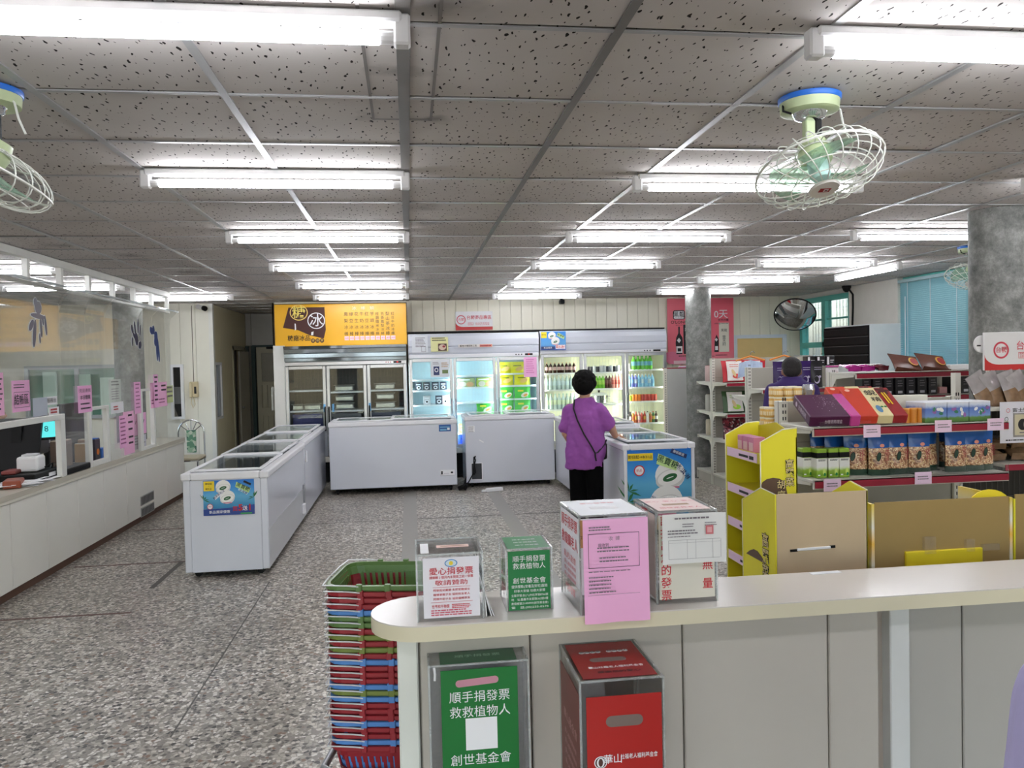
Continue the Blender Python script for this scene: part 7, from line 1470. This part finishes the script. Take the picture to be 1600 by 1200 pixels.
b = B(); loft(b, [(.72, 0, 0, .18, .14), (.95, 0, 0, .185, .145), (1.14, 0, 0, .185, .135), (1.27, 0, -.01, .188, .12), (1.36, 0, -.01, .165, .098), (1.40, 0, 0, .10, .080), (1.43, 0, .0, .080, .076)], 26, 2.4)
for s in (-1, 1): caps(b, (s * .158, -.01, 1.30), (s * .19, .0, 1.06), .074, .072)
skinify(b.build('shirt', mt('dark_purple_shirt', (52, 30, 96), .75, noise=.1, scale=9, bump=.3), man), .009, 5)
b = B(); loft(b, [(.70, 0, 0, .17, .125), (.85, 0, 0, .175, .13)], 20)
for s in (-1, 1): loft(b, [(.05, s * .1, 0, .07, .08), (.4, s * .1, 0, .085, .09), (.78, s * .088, 0, .1, .12)], 18)
skinify(b.build('trousers', mt('charcoal_trousers', (40, 40, 46), .85), man), .012, 4)
b = B(); b.ell((0, -.006, HM + .045), (.086, .104, .085), 18, 12); b.ell((0, -.042, HM + .014), (.079, .066, .070), 14, 10); skinify(b.build('hair', mt('cropped_hair', (34, 30, 30), .7, noise=.3, scale=90, bump=.5), man), .006, 1)
for s in (-1, 1): B().ell((s * .1, .055, .04), (.05, .13, .042), 12, 8).build('shoe', BLACK, man, smooth=60); eyes(man, (0, .02, HM))
# ---- shopper at the right edge in lavender, mostly outside the picture
b = B(); HL = 1.43
head(b, (0, .02, HL)); caps(b, (0, -.01, 1.22), (0, .005, HL - .05), .054, .05); loft(b, [(.70, 0, 0, .16, .11), (.95, 0, 0, .16, .12), (1.12, 0, 0, .165, .105), (1.23, 0, -.01, .12, .075)])
for s in (-1, 1):
    caps(b, (s * .17, -.01, 1.19), (s * .205, -.01, .94), .052, .043); caps(b, (s * .205, -.01, .94), (s * .20, .06, .72), .04, .028); hand(b, (s * .20, .062, .71), (0, .15, -1), (-s, 0, 0), 1, .4, -1)
    caps(b, (s * .085, 0, .72), (s * .09, .01, .40), .085, .06); caps(b, (s * .09, .01, .40), (s * .09, -.01, .07), .058, .038); b.ell((s * .09, .05, .035), (.04, .11, .035), 12, 8)
ldy = skinify(b.build('person', SKIN, None, (.838, .70, 0), 0), .0085); tag(ldy, 'person in a ribbed lavender top cut by the right picture edge', 'person'); ldy.scale = (1.06, 1.06, 1.06)
LAV = mt('lavender_knit', (178, 172, 214), .85, noise=.08, scale=40, bump=.4, stretch=(1, 1, .1))
b = B(); loft(b, [(.68, 0, 0, .185, .135), (.95, 0, 0, .185, .14), (1.10, 0, 0, .185, .13), (1.19, 0, -.01, .165, .105), (1.245, 0, -.01, .11, .08), (1.27, 0, 0, .07, .062)], 26, 2.4)
for s in (-1, 1): caps(b, (s * .168, -.01, 1.19), (s * .205, -.01, .95), .066, .06); caps(b, (s * .205, -.01, .95), (s * .2, .05, .76), .056, .042)
skinify(b.build('knit_top', LAV, ldy), .008, 4)
b = B(); loft(b, [(.62, 0, 0, .165, .12), (.76, 0, 0, .17, .125)], 20)
for s in (-1, 1): loft(b, [(.05, s * .09, 0, .065, .07), (.4, s * .09, 0, .08, .085), (.7, s * .083, 0, .095, .115)], 18)
skinify(b.build('trousers', mt('navy_trousers', (44, 48, 66), .85), ldy), .012, 4)
b = B(); b.ell((0, -.004, HL + .045), (.1, .112, .095), 18, 12); b.ell((0, -.05, HL - .03), (.095, .07, .12), 14, 10); skinify(b.build('hair', HAIR, ldy), .007, 1); eyes(ldy, (0, .02, HL))
# ---- clerk seated behind the screen, mostly outside the picture
b = B(); HC2 = 1.22
head(b, (0, .02, HC2)); caps(b, (0, -.01, 1.02), (0, .005, HC2 - .05), .054, .05); loft(b, [(.46, 0, 0, .165, .115), (.75, 0, 0, .16, .12), (.92, 0, 0, .165, .105), (1.03, 0, -.01, .12, .075)])
caps(b, (.17, -.01, .99), (.225, .08, .78), .052, .043); caps(b, (.225, .08, .78), (.12, .28, .84), .04, .03); hand(b, (.117, .29, .842), (-.3, .9, .1), (0, 0, -1), 1, .5, -1)
caps(b, (-.17, -.01, .99), (-.22, .08, .78), .052, .043); caps(b, (-.22, .08, .78), (-.12, .28, .84), .04, .03); hand(b, (-.117, .29, .842), (.3, .9, .1), (0, 0, -1), 1, .5, 1)
for s in (-1, 1): caps(b, (s * .09, .02, .50), (s * .11, .36, .48), .085, .065); caps(b, (s * .11, .36, .48), (s * .11, .34, .08), .06, .04); b.ell((s * .11, .40, .035), (.04, .11, .035), 12, 8)
clk = skinify(b.build('person', SKIN, None, (-3.97, 8.14, 0), -PI / 2), .0085); tag(clk, 'clerk in white sleeves and navy vest seated behind the checkout window', 'person')
b = B()
loft(b, [(.5, 0, 0, .178, .128), (.80, 0, 0, .178, .132), (.95, 0, 0, .18, .12), (1.03, 0, -.01, .13, .085), (1.06, 0, 0, .07, .062)], 24, 2.4)
for s in (-1, 1): caps(b, (s * .165, -.01, .98), (s * .222, .07, .80), .066, .06)
skinify(b.build('white_shirt', mt('clerk_white', (226, 228, 234), .8), clk), .009, 3)
b = B(); loft(b, [(.49, 0, 0, .186, .136), (.80, 0, 0, .186, .14), (.93, 0, 0, .16, .128), (1.0, 0, -.01, .12, .10)], 24, 2.4); skinify(b.build('navy_vest', mt('navy_vest', (26, 34, 62), .8), clk), .009, 3)
b = B()
loft(b, [(.46, 0, 0, .178, .135), (.56, 0, 0, .178, .13)], 20)
for s in (-1, 1): caps(b, (s * .09, .02, .50), (s * .11, .36, .48), .095, .075); caps(b, (s * .11, .36, .48), (s * .11, .34, .10), .068, .055)
skinify(b.build('trousers', mt('navy_trousers', (44, 48, 66), .85), clk), .012, 4)
b = B(); b.ell((0, -.004, HC2 + .045), (.1, .112, .095), 18, 12); b.ell((0, -.05, HC2 - .01), (.095, .07, .1), 14, 10); skinify(b.build('hair', HAIR, clk), .007, 1); eyes(clk, (0, .02, HC2))
st = thing('stool', 'round stool under the seated clerk behind the counter', 'stool', (-3.99, 8.14, 0)); B().cyl((0, 0, .37), (0, 0, .40), .19, n=24).build('seat', BLACK, st)
for k in range(4): B().cyl((.12 * math.cos(k * PI / 2 + .78), .12 * math.sin(k * PI / 2 + .78), .37), (.17 * math.cos(k * PI / 2 + .78), .17 * math.sin(k * PI / 2 + .78), 0), .012).build('leg', STEEL, st)
flush_text()
